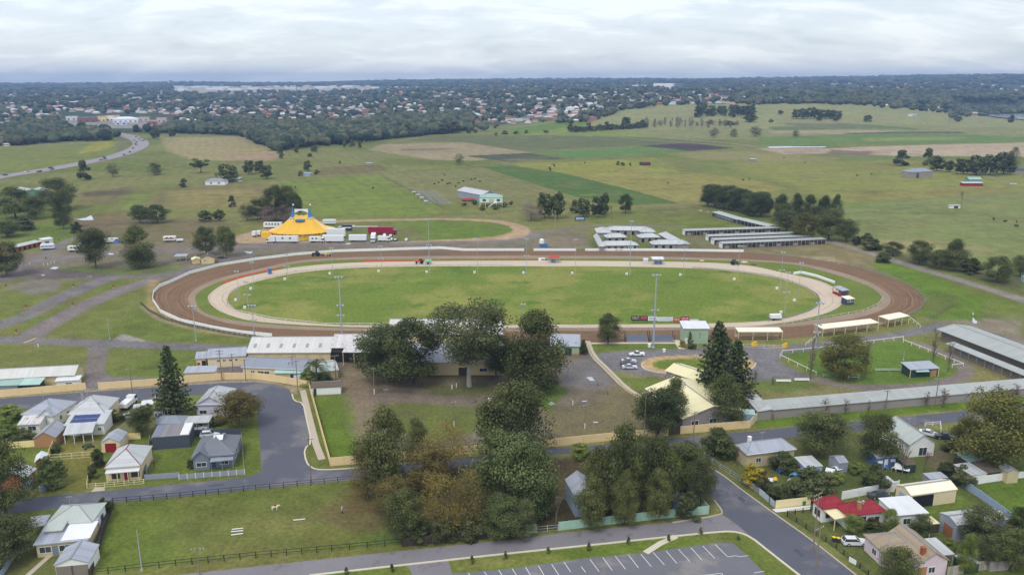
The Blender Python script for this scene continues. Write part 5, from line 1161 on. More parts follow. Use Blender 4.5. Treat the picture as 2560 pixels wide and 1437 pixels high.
bld('', None, None, (1000,906),(1262,906),17,4.2, 'gable', 3.4, 'cream', 'zinc', host=H, wname='hall_wall', rname='hall_roof', feats=[('d', 'F', .6,2.6,0,2.5, 'stall'),('w', 'F', .3,2.2,1.2,1),('w', 'F', .8,2.2,1.2,1)])
bld('clubhouse', 'pale green clubhouse with grey roof and brick base right of the trees', 'building', (1374,864),(1451,866),11,3.2, 'skillion', .7, 'pgreen', 'zinc', feats=[('v', 'F', .62,2.2,0,2.5, 'dgreen'),('v', 'F', .25,5.5,0,.6, 'tbrick'),('v', 'F', .88,2.2,0,.6, 'tbrick'),('t', .55,.2),('t', .85,.25)])
bld('judges_tower', 'tall pale green judges tower with a white roof beside the track', 'tower', (1708,821),(1775,821),6.5,5.6, 'skillion', .8, 'pgreen', 'white', feats=[('d', 'F', .12,1.1,0,2.1, 'white'),('w', 'L', .5,1.2,3.4,1.0)])
bld('pavilion', 'big cream roofed pavilion behind the showground wall under the magnolia', 'pavilion', (1706,1047),(1862,1027),(1586,973),3.2, 'gabley', 2.6, 'gbrick', 'cream', feats=[('w', 'F', .2,2,.9,1.2),('w', 'F', .5,2,.9,1.2)])
bld('pavilion', 'smaller cream roofed pavilion beside the sand ring and Norfolk pines', 'pavilion', (1745,953),(1790,935),(1688,916),3.0, 'gabley', 1.4, 'gbrick', 'cream', feats=[('w', 'L', .75,1.4,1.1,1),('w', 'L', .5,1.4,1.1,1),('w', 'L', .25,1.4,1.1,1)])
bld('hut', 'small white hut with mossy brown roof at the top of the cul-de-sac', 'hut', (776,969),(853,965),4.2,2.4, 'gable', .9, 'white', 'brown', over=.2, feats=[('d', 'F', .12,.8,0,2.0, 'dgreen')])
# stables: white hip roofs round two courts
def stable(label, wings):
    H = None
    for (A, B, D, n) in wings:
        fe = [('d', 'F', (i+.5)/n, 1.5,0,1.9, 'dark') for i in range(n)]
        H2 = bld('stable_block', label, 'stables', A, B, D, 2.7, 'hip', 1.8, 'gbrick', 'offw', over=.5, host=H, feats=fe); H = H or H2
stable('left white roofed stable block round a court above the back straight', [((1497,614),(1598,613),7.5,6),((1497,616),(1513,616),(1468,589),0),((1515,594),(1569,593),7.5,3)])
stable('furthest white roofed stable block behind the other two', [((1515,575),(1632,577),8,6),((1492,582),(1530,582),(1472,571),0),((1600,580),(1640,580),8,0)])
stable('right white roofed stable block round a court left of the open stable rows', [((1630,611),(1726,610),7.5,5),((1598,594),(1652,593),7.5,3),((1692,611),(1724,610),(1650,584),0)])
for A, B, D, lb in (((1712,577),(1953,570),6, 'first open stable row nearest the windbreak'),((1771,591),(2007,583),6, 'second open stable row from the back'),((1785,600),(2037,590.5),6, 'third open stable row from the back'),((1806,609),(2066,598),6, 'nearest open stable row beside the waste ground')):
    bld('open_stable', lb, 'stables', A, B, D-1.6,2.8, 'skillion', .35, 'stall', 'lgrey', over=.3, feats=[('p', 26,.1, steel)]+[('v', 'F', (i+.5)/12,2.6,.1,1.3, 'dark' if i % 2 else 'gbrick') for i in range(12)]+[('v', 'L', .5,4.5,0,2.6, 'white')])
bld('open_shed', 'long low shed at the left of two, slanting below the windbreak', 'shed', (1779,530),(1842,549),6,2.6, 'skillion', .4, 'stall', 'gwhite', feats=[('p', 8,.1, steel),('v', 'F', .5,20,.5,1.4, 'slate')])
bld('open_shed', 'long low shed at the right of two, slanting below the windbreak', 'shed', (1843,548),(1918,566),6,2.8, 'skillion', .4, 'stall', 'gwhite', feats=[('p', 9,.1, steel),('v', 'F', .4,18,.4,1.2, 'dark')])
# right side of the showground
H = bld('long_stable', 'very long grey green roofed stable running out at the right edge', 'stables', (2341,822),(2660,945),14.5,4.0, 'gable', 1.3, 'openside', 'lgrey', over=1.2)
bld('', None, None, (2363,858),(2650,975),3.4,2.8, 'skillion', .3, 'openside', 'lgrey', host=H, over=.8, rname='lower_roof', wname='lower_wall', feats=[('p', 14,.15, trimG)])
H = bld('stall_row', 'grey roofed block stall row running along the showground boundary', 'stalls', (1893,1028),(2640,964),5,2.6, 'skillion', .9, 'gbrick', 'lgrey', over=.25)
bld('', None, None, (1851,985),(1896,1028),4,2.6, 'skillion', .5, 'gbrick', 'offw', host=H, over=.25, rname='end_roof', wname='end_wall')
bld('shed', 'small light blue shed at the corner of the stall row', 'shed', (1857,1034),(1889,1036),3,2.6, 'skillion', .2, 'lblue', 'teal', over=.05)
H = bld('paddock_hut', 'small green hut with pale skillion roof in the parade paddock', 'hut', (2276,924),(2350,920),5,2.7, 'skillion', .7, 'dgreen', 'zinc', feats=[('v', 'F', .85,2.0,0,2.1, 'tbrick'),('p', 2,.1, trimC)])
bld('', None, None, (2292,929),(2325,928),1.2,2.2, 'skillion', .2, 'dgreen', 'teal', host=H, walls=False, rname='awning')
def shelter(label, A, B, n, D=4.5, h=3.2):
    H = bld('track_shelter', label, 'shelter', A, B, D, h, 'skillion', .25, 'tan', 'cream2', walls=False, over=.1, group='cream roofed shelters along the track')
    b = MB(); L = H.L
    for y in (.15, D-.15):
        for i in range(n): q = MB(); x = .15+(L-.3)*i/(n-1); q.bx(x-.08, x+.08, y-.08, y+.08,0, h-.12+(.2 if y > 1 else 0)); q.build('post', trimC, H.root)
    q = MB(); q.bx(.3, L-.3, D-.5, D-.4,0,1.0); q.build('back_rail', trimC, H.root)
    for k in range(3): q = MB(); q.bx(.6, L-.6, D-1.1-.9*k, D-.8-.9*k, .75-.2*k, .8-.2*k); q.build('bench', W['tan'], H.root)
shelter('cream roofed open shelter behind the yellow railed ramp', (1846,829),(1958,829),4); shelter('longest cream roofed open shelter on the bend', (2058,822),(2198,806),6); shelter('short cream roofed open shelter at the end of the row', (2222,799),(2275,789),4)
for x0, x1, lb in ((1566,1620, 'left bank of blue grey seats at the track rail'),(1628,1684, 'right bank of blue grey seats at the track rail')):
    a, c = G(x0,856), G(x1,856); R0 = empty('seating_stand', a, 0, lb, 'seating'); L = c.x-a.x
    for k in range(4): q = MB(); q.bx(0, L, k*.8, k*.8+.75,0,.45+.0*k+(3-k)*.0+.35*(3-k)*0+.3*k); q.build('step', W['gbrick'], R0); q = MB(); q.bx(.2, L-.2, k*.8+.1, k*.8+.5,.45+.3*k, .55+.3*k); q.bx(.2, L-.2, k*.8+.5, k*.8+.56,.55+.3*k, .95+.3*k); q.build('bench', W['slate'], R0)
    for x in (-.2, L+.2): q = MB(); q.bx(x-.08, x+.08,0,.15,0,2.8); q.bx(x-.08, x+.08,3.1,3.25,0,3.2); q.build('post', blk, R0)
# bend huts
H = bld('starting_hut', 'open red railed hut with grey roof on the inner bend', 'hut', (2082,716),(2106,727),3.2,2.9, 'skillion', .3, 'navy', 'zinc', walls=False, feats=[('p', 4,.1, W['red']),('p', 4,3, W['red'])])
q = MB(); q.bx(.1, H.L-.1,.05,.2,0,1.0); q.build('red_rail', W['red'], H.root); q = MB(); q.bx(.2, H.L-.2,2.9,3.0,0,2.6); q.build('wall', W['slate'], H.root)
H = bld('bend_hut', 'cream roofed hut with dark blue walls on the inner bend', 'hut', (2117,748),(2138,746),3.6,2.6, 'skillion', .4, 'navy', 'cream2', over=.25, feats=[('w', 'F', .3,1,1.2,1),('w', 'F', .7,1,1.2,1)])
# far left showground
H = bld('stable_shed', 'long pale roofed shed behind the cream wall at the left edge', 'shed', (-70,950),(187,936),8,3.2, 'gable', 1.7, 'cream', 'creamw', feats=[('gut',)])
bld('lean_to', 'mint roofed lean-to at the left edge in front of the long shed', 'shed', (46,962),(99,960),4,2.5, 'skillion', .6, 'dgreen', 'teal'); bld('lean_to', 'grey green lean-to cut off by the left edge', 'shed', (-60,966),(45,962),4,2.4, 'skillion', .5, 'grey', 'green')
bld('kiosk', 'narrow white roofed kiosk by the cream wall gate', 'kiosk', (136,953),(198,949),3.0,2.3, 'skillion', .4, 'white', 'white', feats=[('w', 'F', .55,1.6,1.0,.5)])
H = bld('stable_row', 'low pale roofed brick stable row at the left edge', 'stables', (16,624),(106,603),5,2.5, 'skillion', .5, 'brick', 'gwhite', feats=[('d', 'F', (i+.5)/7,1.4,0,1.9, 'dark') for i in range(7)]); bld('shed', 'small white shed at the end of the brick stable row', 'shed', (106,600),(134,596),5,2.8, 'skillion', .3, 'white', 'white', feats=[('v', 'F', .4,2,0,1.8, 'slate')])
H = bld('hut', 'small cream hut with brown tiled roof beside the track', 'hut', (500,646),(536,644),6,3.0, 'gabley', 1.5, 'cream', 'brown', feats=[('w', 'F', .3,.7,1.3,.7, 'red')]); bld('', None, None, (479,650),(502,648),5,2.1, 'gabley', .8, 'cream', 'cream', host=H)
bld('picnic_shelter', 'flat grey picnic shelter left of the cream hut', 'shelter', (434,641),(466,640),5,2.6, 'skillion', .2, 'grey', 'zinc', walls=False, feats=[('p', 3,.2, steel),('p', 3,4.6, steel)])
# ============================================================ farm buildings behind
H = bld('farmhouse', 'mint green farmhouse raised on stilts with white stairs', 'house', (1198,494),(1257,494),11,7.0, 'hip', 2.2, 'mint', 'green', zb=3.4, over=.3, trim=trimG, feats=[('w', 'F', .2,2.2,.9,1.5, ),('w', 'F', .82,2.2,.9,1.5),('v', 'F', .52,3.6,.1,2.4, 'tan')])
for i in range(5):
    for y in (.4,8.4): q = MB(); x = .4+(H.L-.8)*i/4; q.bx(x-.14, x+.14, y-.14, y+.14,0,3.45); q.build('stilt', trimC, H.root)
q = MB()
for i in range(12): q.bx(H.L*.62-i*.34, H.L*.62-i*.34+.34,-1.6,-.4,3.2-i*.27,3.3-i*.27)
q.box((H.L*.62-1.9,-1.65,1.9),(4.8,.05,.5),0,0,0,-.6); q.bx(H.L*.6, H.L*.75,-1.6,.4,3.25,3.35); q.build('stairs', trimW, H.root)
bld('farm_shed', 'large pale roofed farm shed behind the stilted farmhouse', 'shed', (1204,488),(1243,484),(1174,473),5.4, 'gabley', 2.4, 'grey', 'offw'); 
for (px, py, c_, L_, lb, an) in ((1168,503,(190,92,76),9, 'faded red farm trailer beside the stilted farmhouse', 0),(1172,495,(150,60,66),7, 'dark red farm machine behind the faded red trailer', .1)): lorry(px, py, an, lb, L=L_, col=c_, cab=False, hb=1.7, name='farm_trailer', hz=.8)
for k, (px, py) in enumerate(((1034,480),(1044,487),(1054,494),(1064,503))): bld('yard_shelter', 'small pale roofed shelter on the left side of the cattle yards', 'shelter', (px-5, py),(px+5, py),3,2.2, 'skillion', .2, 'grey', 'gwhite', walls=False, group='shelters of the cattle yards', feats=[('p', 2,.2, steel),('p', 2,2.8, steel)])
for k in range(5):
    t_ = k/4; fence_rail('cattle_yard_rail', 'one of the parallel steel rails of the cattle yards', [(1042+t_*24,482+t_*28),(1082+t_*46,482+t_*28)],1.6, steel, 3,3,.07, 'cattle yard', .08, 'rails of the cattle yards')
for k in range(4): fence_rail('cattle_yard_rail', 'one of the cross rails of the cattle yards', [(1044+k*13,482),(1066+k*20,510)],1.6, steel, 5,3,.07, 'cattle yard', .08, 'rails of the cattle yards')
H = bld('farmhouse', 'grey farmhouse with white carport in the green field at left', 'house', (511,453),(562,453),9,3.4, 'hip', 2, 'white', 'bgrey', feats=[('w', 'F', .3,2,1,1.2),('w', 'F', .7,2,1,1.2)]); bld('', None, None, (562,447),(598,447),8,3, 'skillion', .4, 'slate', 'white', host=H)
H = bld('farm_shed', 'green walled farm shed with pale gabled roof at the left', 'shed', (62,479),(105,478),14,4.2, 'gabley', 1.8, wallm('green_cladding', (96,130,112)), 'gwhite'); bld('', None, None, (38,472),(66,477),8,3.2, 'gable', 1.2, 'dgreen', 'gwhite', host=H)
H = bld('farmhouse', 'two storey tan brick farmhouse with grey hip roof at right', 'house', (2279,431),(2334,428),12,5.6, 'hip', 2.6, 'gbrick', 'bgrey', feats=[('w', 'F', .75,1.8,3.2,1.1),('v', 'F', .3,3,0,4.4, 'stall'),('w', 'F', .55,1.4,.8,1.1)])
bld('farm_shed', 'teal roofed shed behind the red walled shed at right', 'shed', (2423,449),(2456,449),8,3.8, 'gable', 2, wallm('teal_cladding', (120,150,146)), 'green'); bld('farm_shed', 'red walled farm shed with pale roof at right', 'shed', (2407,458),(2460,458),5,2.6, 'skillion', .6, 'red', 'offw')
bld('cottage', 'green roofed cream cottage half hidden by the windbreak', 'house', (1920,502),(1942,502),8,3.5, 'hip', 2, 'tan', 'teal'); bld('field_hut', 'small white tank hut alone in the field', 'hut', (758,433),(776,433),5,2.8, 'skillion', .2, 'lblue', 'zinc')
bld('feed_shelter', 'low grey feeding shelter in the middle field', 'shelter', (914,408),(930,408),5,2.4, 'skillion', .2, 'grey', 'gwhite', feats=[('p', 3,.1, steel)]); bld('field_shed', 'dark red field shed beside two bushes', 'shed', (1608,408),(1628,407),8,2.8, 'gable', 1, 'stall', pm('maroon_roof', (116,60,62)), feats=[])
bld('field_shed', 'small grey open shed in the right hand fields', 'shed', (1875,398),(1891,398),6,2.6, 'skillion', .3, 'gbrick', 'gwhite'); bld('cattle_shelter', 'white and rust cattle shelter under the lone leafless tree', 'shelter', (2375,514),(2403,514),3,2.0, 'skillion', .2, 'white', 'gwhite', feats=[('v', 'F', .6,3,0,1.8, 'stall')])
bld('farmhouse', 'dark roofed farmhouse at the right edge beside the farm windbreak', 'house', (2530,426),(2575,426),9,3, 'hip', 1.6, 'gbrick', pm('dark_roof', (84,84,96)))
# ============================================================ houses, lower left
H = bld('house', 'white weatherboard house with rusty verandah roof at far left', 'house', (50,1036),(133,1040),(74,997),3.4, 'hip', 2.6, 'white', 'zinc', feats=[('w', 'F', .72,.9,1,1.3),('w', 'R', .3,.8,1.2,1.1),('w', 'R', .6,.8,1.2,1.1)])
bld('', None, None, (42,1062),(100,1059),4,2.6, 'skillion', .9, 'white', 'rusty', host=H, rname='verandah_roof', wname='verandah_wall', feats=[('w', 'F', .18,.8,.9,.9),('w', 'F', .62,1.8,.8,1.1)]); bld('', None, None, (94,1040),(134,1038),6,3.4, 'gabley', 1.8, 'white', 'zinc', host=H)
H = bld('house', 'cream house with blue solar panels and long pale roof', 'house', (166,1036),(262,1032),(175,998),3.9, 'hip', 3.0, 'cream2', 'offw', feats=[('c', .12,.75,.4, 'gbrick'),('t', .75,.5)])
bld('', None, None, (157,1087),(231,1080),4.5,2.7, 'skillion', 1.0, 'white', 'offw', host=H, walls=False, rname='verandah_roof', feats=[('p', 4,.3, trimW)]); bld('', None, None, (158,1064),(261,1059),6.4,3.0, 'skillion', 1.2, 'white', 'offw', host=H, rname='rear_roof', wname='rear_wall', feats=[('s', .17+.108*i, .3+.28*j, 1.02,1.6, pm('solar_cells', (54,72,122),.25,(.5,.1),(3,.05), stripes=('X', .35,.2)), 'solar_panel') for i in range(6) for j in range(2)]+[('w', 'F', .15,1.6,.8,1.2),('d', 'F', .4,.9,0,2.1, 'lblue'),('w', 'F', .6,1.4,.8,1.2),('w', 'F', .88,.7,1.2,.7)])
bld('garage', 'tan brick garage with grey gable roof by the cream fence', 'garage', (81,1096),(139,1093),(97,1066),2.5, 'gabley', 1.6, 'tbrick', 'grey', over=.15)
bld('garage', 'cream garage with a dark red roller door', 'garage', (250,1106),(299,1104),(258,1082),2.7, 'gabley', 1.2, 'cream2', 'zinc', over=.15, trim=trimR, feats=[('g', 'F', .5,2.6,.05,2.3, 'red')])
H = bld('house', 'cream cottage with pale hip roof, dark red windows and verandah', 'house', (259,1170),(352,1163),(276,1120),3.4, 'hip', 2.6, 'cream2', 'offw', over=.3, trim=trimR, feats=[('w', 'F', .27,1.5,.6,1.1),('d', 'F', .58,1.0,0,2.1, 'red'),('w', 'F', .84,1.6,.7,1.0)])
bld('', None, None, (262,1183),(347,1176),1.9,2.6, 'skillion', .35, 'cream2', 'white', host=H, walls=False, rname='verandah_roof', trim=trimW, feats=[('p', 4,.15, trimC)])
bld('shed', 'dark grey walled shed with striped grey and white roof', 'shed', (378,1093),(473,1086),6.5,3.4, 'skillion', .4, 'dgrey', 'pgrey', over=.1, feats=[('s', .86,.5,2.0,6.2, trimW, 'roof_sheet'),('s', .13,.5,1.6,6.2, W['slate'], 'roof_sheet')])
bld('shed', 'low curved grey roofed shed behind the dark grey shed', 'shed', (384,1060),(457,1058),5,2.5, 'hip', 1.2, 'slate', 'bgrey'); bld('carport', 'flat pale carport roof above the white car', 'carport', (458,1058),(522,1055),4.5,2.4, 'skillion', .1, 'grey', 'offw', walls=False, feats=[('p', 3,.2, steel),('p', 3,4.3, steel)])
H = bld('house', 'slate grey bungalow with grey tiled hip roof and front gable', 'house', (477,1143),(584,1136),(484,1094),3.2, 'hip', 2.6, 'slate', 'dgrey', over=.35, feats=[('c', .66,.62,-.3, 'slate'),('s', .56,.9,2.2,1.6, trimW, 'roof_box'),('w', 'R', .3,1.2,1,1.2),('w', 'R', .6,1.2,1,1.2),('d', 'F', .5,1.1,0,2.1, 'navy'),('w', 'F', .78,1.8,.9,1.1)])
bld('', None, None, (477,1148),(525,1145),5,3.0, 'gabley', 1.9, 'slate', 'dgrey', host=H, wname='front_gable', rname='gable_roof', feats=[('w', 'F', .5,2.2,.9,1.0)]); bld('', None, None, (524,1154),(583,1148),2.4,2.5, 'skillion', .5, 'slate', 'bgrey', host=H, walls=False, rname='porch_roof', feats=[('p', 3,.2, trimG)])
H = bld('house', 'lilac walled house with pale hip roof and timbered front gable', 'house', (486,1012),(562,1011),(489,972),3.6, 'hip', 2.6, 'lilac', 'offw', over=.4, feats=[('w', 'F', .22,1.8,.9,1.0),('w', 'F', .72,1.4,1.1,.9)])
bld('', None, None, (486,1012),(562,1011),4,3.6, 'gabley', 2.4, 'lilac', 'offw', host=H, wname='front_gable', rname='gable_roof'); bld('', None, None, (560,1016),(578,1013),9,3, 'skillion', .4, 'lilac', 'offw', host=H, rname='side_roof', wname='side_wall')
H = bld('house', 'pale grey roofed weatherboard house at the lower left corner', 'house', (113,1311),(231,1304),(136,1262),3.6, 'hip', 1.8, 'white', 'gwhite', trim=trimG, feats=[('w', 'R', .3,1.2,1,1.2),('w', 'R', .7,1.2,1,1.2)])
bld('', None, None, (82,1362),(220,1349),7.2,2.9, 'skillion', .55, 'tan', 'zinc', host=H, rname='rear_roof', wname='rear_wall', feats=[('w', 'F', .17,2.0,.9,1.2),('w', 'F', .56,2.0,.9,1.2),('d', 'F', .36,1.0,0,2.1, 'slate'),('s', .75,.45,5.2,5.5, trimW, 'roof_sheet')]); bld('', None, None, (108,1328),(156,1324),3,3.7, 'skillion', .3, 'tan', 'gwhite', host=H, rname='link_roof', wname='link_wall')
bld('carport', 'flat grey carport left of the pale grey roofed weatherboard house', 'carport', (62,1318),(112,1312),4,2.4, 'skillion', .1, 'grey', 'grey', walls=False, feats=[('p', 2,.2, steel),('p', 2,3.8, steel)])
bld('garage', 'double garage with pale gable roof and taupe roller doors', 'garage', (133,1413),(222,1405),(150,1368),2.7, 'gabley', 1.2, 'white', 'zinc', over=.2, feats=[('g', 'F', .27,2.9,.05,2.2, 'taupe'),('g', 'F', .73,2.9,.05,2.2, 'taupe')])
H = bld('house', 'orange brick house half hidden at the left edge', 'house', (66,1195),(92,1170),7,3.0, 'gable', 1.8, 'orange', 'offw', feats=[('w', 'F', .5,1.2,1,1.1)]); bld('shed', 'white roofed brick shed right of the hidden orange brick house', 'shed', (85,1155),(116,1150),4,2.6, 'gabley', .9, 'orange', 'white')
bld('shed', 'small white shed in the truck yard, right', 'shed', (352,1012),(383,1009),3.5,2.3, 'gable', .5, 'white', 'white'); bld('shed', 'small white shed in the truck yard, left', 'shed', (332,1020),(350,1018),3,2.1, 'gable', .4, 'white', 'offw')
bld('shed', 'tiny pale lattice roofed shed by the Norfolk pine', 'shed', (386,1040),(412,1036),3,2.2, 'skillion', .2, 'lilac', 'zinc')
# ============================================================ houses, lower right
bld('house', 'blue grey clad building with pale gable roof behind the casuarinas', 'house', (1438,1243),(1500,1236),(1390,1200),4.6, 'gabley', 1.8, 'lblue', 'zinc', over=.15)
bld('shed', 'small grey gabled shed inside the mint fence corner', 'shed', (1680,1246),(1706,1243),3,2.6, 'gabley', .8, 'lblue', 'grey'); bld('shed', 'white roof half hidden at the top of the corner grove', 'shed', (1562,1120),(1600,1116),5,3, 'gable', .8, 'white', 'white')
H = bld('house', 'cream house with grey hip roof at the street corner', 'house', (1866,1136),(1992,1121),(1848,1110),3.6, 'hip', 1.8, 'tan', 'zinc', feats=[('w', 'F', .25,1.2,1.2,1),('w', 'F', .66,.6,1.6,.8),('w', 'F', .86,.5,1.6,.8),('c', .25,.85,.2, 'white'),('gut',)])
bld('house', 'white house with long pale gable roof below the stall row', 'house', (2274,1112),(2343,1107),(2216,1062),3.4, 'gabley', 2.4, 'white', 'gwhite', feats=[('w', 'F', .55,2.0,.3,2.0),('w', 'L', .5,1.4,1,1.1)])
H = bld('house', 'white house with bright red tiled roof and cream porch', 'house', (2120,1290),(2219,1278),(2082,1262),3.3, 'hip', 1.7, 'white', 'red', trim=trimR, feats=[('w', 'F', .42,1.0,.5,2.0),('w', 'F', .8,.8,1.2,1.0),('c', .35,.25,.4, 'tbrick'),('t', .5,.8)])
bld('', None, None, (2056,1272),(2120,1263),(2028,1249),3.3, 'hip', 1.6, 'white', 'red', host=H, trim=trimR, wname='side_wall', rname='side_roof', feats=[('w', 'L', .5,1.6,.9,1.3),('w', 'F', .25,.8,1,1.2)])
bld('', None, None, (2087,1297),(2119,1291),(2059,1273),2.7, 'skillion', .2, 'white', 'cream', host=H, walls=False, rname='porch_roof', feats=[('p', 2,.15, trimC)])
bld('extension', 'white extension with flat pale blue roof right of the red roof', 'house', (2242,1287),(2322,1280),(2184,1248),3.2, 'skillion', .3, 'white', 'white', over=.2, feats=[('w', 'F', .35,1.5,.9,1.2),('gut',)])
H = bld('open_garage', 'cream garage with ivory gable roof and open parking bays', 'garage', (2278,1238),(2395,1222),(2240,1211),3.2, 'gable', 1.0, 'cream2', 'cream2', over=.15, feats=[('v', 'F', .27,5.2,.05,2.7, 'dark'),('v', 'L', .5,2.4,0,2.4, 'lblue')])  # open bays are shade painted as a dark panel on the wall
H = bld('house', 'pink house with patchy old tiled roof at the lower right', 'house', (2300,1408),(2376,1400),(2176,1336),3.2, 'gabley', 1.9, 'pink', 'tile', over=.3, feats=[('w', 'F', .45,1.2,.9,1.1),('g', 'F', .12,1.6,0,2.2, 'tbrick'),('w', 'L', .75,1.2,1,1.1),('w', 'L', .35,1.2,1,1.1),('c', .25,.15,.2, 'brick')])
bld('', None, None, (2212,1385),(2300,1376),(2172,1333),3.2, 'hip', 1.9, 'pink', 'tile', host=H, wname='side_wall', rname='side_roof', feats=[('w', 'L', .5,1.2,1,1.1)])
bld('patio', 'white patio roof behind the patchy tiled house', 'patio', (2356,1387),(2388,1384),(2300,1347),2.5, 'skillion', .1, 'grey', 'offw', walls=False, feats=[('p', 2,.2, steel),('p', 2,7, steel)])
bld('workshop', 'large grey clad workshop with pale flat roof at the right', 'shed', (2393,1312),(2522,1297),(2342,1281),3.8, 'gable', .7, 'grey', 'offw', over=.1, feats=[('g', 'L', .45,2.4,.1,2.4, 'orange'),('v', 'F', .3,2.5,0,2.4, 'slate')])
bld('shed', 'flat pale roofed open shed furthest back under the yellow tinged tree', 'shed', (2422,1154),(2454,1150),(2388,1132),2.5, 'skillion', .2, 'stall', 'teal', over=.1); bld('shed', 'flat pale roofed shed with white wall in front', 'shed', (2428,1188),(2469,1182),(2388,1161),2.5, 'skillion', .2, 'white', 'offw', over=.1)
bld('shed', 'brown roofed open shed beside the pale roofed shed', 'shed', (2470,1181),(2504,1177),(2436,1155),2.4, 'skillion', .2, 'dgreen', 'brown', over=.1); bld('shed', 'little tan brick shed at the end of the white garden wall', 'shed', (2520,1180),(2550,1178),3,2.8, 'gabley', .7, 'tan', 'grey', over=.1)
bld('shed', 'small royal blue shed with white door in the cluttered yard', 'shed', (2192,1144),(2243,1140),4,2.6, 'skillion', .4, 'blue', 'gwhite', over=.1, feats=[('d', 'F', .5,.9,0,2.0, 'white'),('v', 'F', .2,1.2,1.0,.7, 'white'),('v', 'F', .85,1.2,1.2,.7, 'white')])
bld('shed', 'grey flat roofed shed at the left of the cluttered yard', 'shed', (2012,1168),(2058,1164),5,2.4, 'skillion', .2, 'lblue', 'offw', over=.1); bld('shed', 'small grey gabled shed in the cluttered yard', 'shed', (2098,1158),(2122,1155),4,2.5, 'gable', .8, 'grey', 'grey', over=.1); bld('shed', 'pale blue flat roof behind the cream garage', 'shed', (2326,1197),(2371,1193),(2306,1183),2.4, 'skillion', .1, 'gbrick', 'zinc', over=.1)
bld('shed', 'dark green roofless looking shed in the cluttered yard', 'shed', (2264,1162),(2292,1160),4,2.2, 'skillion', .3, 'dgreen', 'brown', over=.1); bld('shed', 'small teal walled shed by the grey paling fence', 'shed', (2415,1411),(2450,1406),3,2.0, 'skillion', .1, 'dgreen', 'offw', over=.05); bld('shed', 'brown roofed shed by the grey paling fence', 'shed', (2478,1402),(2526,1398),4.5,2.2, 'skillion', .2, 'gbrick', 'brown', over=.05)
bld('shed', 'low white container at the fence behind the cluttered yard', 'shed', (2216,1208),(2240,1206),3,2.2, 'skillion', .1, 'white', 'offw', over=.05); bld('garden_cabin', 'small tan cabin beside the grey workshop', 'shed', (2325,1310),(2350,1307),2.6,2.1, 'skillion', .1, 'stall', 'cream', over=.05)
# ============================================================ walls and fences
CW = wallm('cream_boundary_wall', (220,196,150),.06, stripes=('X', 3.0,.05)); 
fence_solid('boundary_wall', 'cream boundary wall left of the gateway on the upper street', [(-80,1000),(0,992),(215,973)],2.1, CW, .15, cat='wall', post=3)
fence_solid('boundary_wall', 'cream boundary wall from the gateway to the palm', [(247,973),(388,963),(560,948),(640,947),(700,956),(773,968)],2.1, CW, .15, cat='wall', post=4)
fence_solid('boundary_wall', 'cream wall running down beside the wide cul-de-sac', [(774,972),(826,1163)],1.9, CW, .12, cat='wall', post=3)
fence_solid('boundary_wall', 'cream boundary wall behind the grove up to the dark gate', [(826,1164),(900,1158),(1130,1138),(1388,1115),(1560,1097),(1671,1088)],2.1, CW, .15, cat='wall', post=4)
fence_solid('boundary_wall', 'cream boundary wall right of the dark gate', [(1700,1084),(1874,1069),(1897,1044)],2.1, CW, .15, cat='wall', post=4)
fence_solid('gate', 'dark solid gate between the cream walls by the cedar', [(1671,1088),(1700,1084)],2.3, W['stall'],.1, cat='gate', post=2)
fence_solid('path_wall', 'low cream wall beside the concrete path to the pavilion', [(1470,860),(1484,892),(1524,930),(1566,974),(1608,1001)],.5, W['tan'],.3, cat='wall')
WF = wallm('white_track_panels', (232,234,238),.03, stripes=('X', 2.4,.04))
fence_solid('track_fence', 'white panel fence round the left bend and back straight', [(680,842),(600,834),(526,821),(451,804),(401,781),(382,752),(384,733),(400,717),(426,707),(476,684),(551,664),(640,650),(740,638),(840,630),(940,627),(1000,625),(1100,622),(1160,627),(1310,627)],1.35, WF, .1, post=4)
fence_solid('track_fence', 'short white panel fence left of the gap in the back straight', [(1334,627),(1440,627)],1.3, WF, .1, post=4)
q = fence_solid('track_fence', 'white panel fence along the stables on the back straight', [(1463,627),(1640,627),(1859,630)],1.3, WF, .1, post=4)
for x in (1541,1552): a = G(x, 627)-q.location; b = MB(); [b.bx(a.x+i*.42-.6, a.x+i*.42-.3,-.09,-.06,.5,.85) for i in range(4)]; b.build('lettering', W['navy'], q)
TR = paint('track_rail', (216,214,208)); 
fence_rail('running_rail', 'pale running rail round the inside of the inner track, left part', [(1041,813),(815,812),(690,799),(640,789),(588,778),(571,762),(567,748),(576,733),(601,715),(640,704)],.8, TR, 4,1,.08, 'rail'); fence_rail('running_rail', 'dark rail on the inner edge of the pink track along the back', [(640,704),(740,681),(890,669),(1041,666),(1280,666)],.8, trimG, 5,1,.06, 'rail')
fence_rail('running_rail', 'dark rail on the inner edge of the pink track at the right bend', [(1731,670),(1831,678),(1920,690),(1970,703),(2015,720),(2043,738),(2050,752),(2044,765),(2020,780),(1970,795),(1920,803)],.8, trimG, 3,2,.08, 'rail'); fence_rail('outer_rail', 'thin rail round the outside of the right bend', [(1859,632),(1920,637),(2020,646),(2120,664),(2220,691),(2271,714),(2306,739),(2313,756),(2300,774),(2271,789),(2250,796)],1.0, trimG, 4,2,.05, 'rail')
fence_rail('outer_rail', 'thin pale rail between the grass verge and the brown track at right', [(2206,748),(2195,763),(2158,779),(2045,799),(1960,812)],.9, TR, 4,1,.05, 'rail'); fence_rail('home_rail', 'thin dark rail along the home straight', [(1200,824),(1455,824),(1705,824)],.9, trimG, 6,2,.04, 'rail')
ORB = pm('red_barrier', (198,84,66),.6)
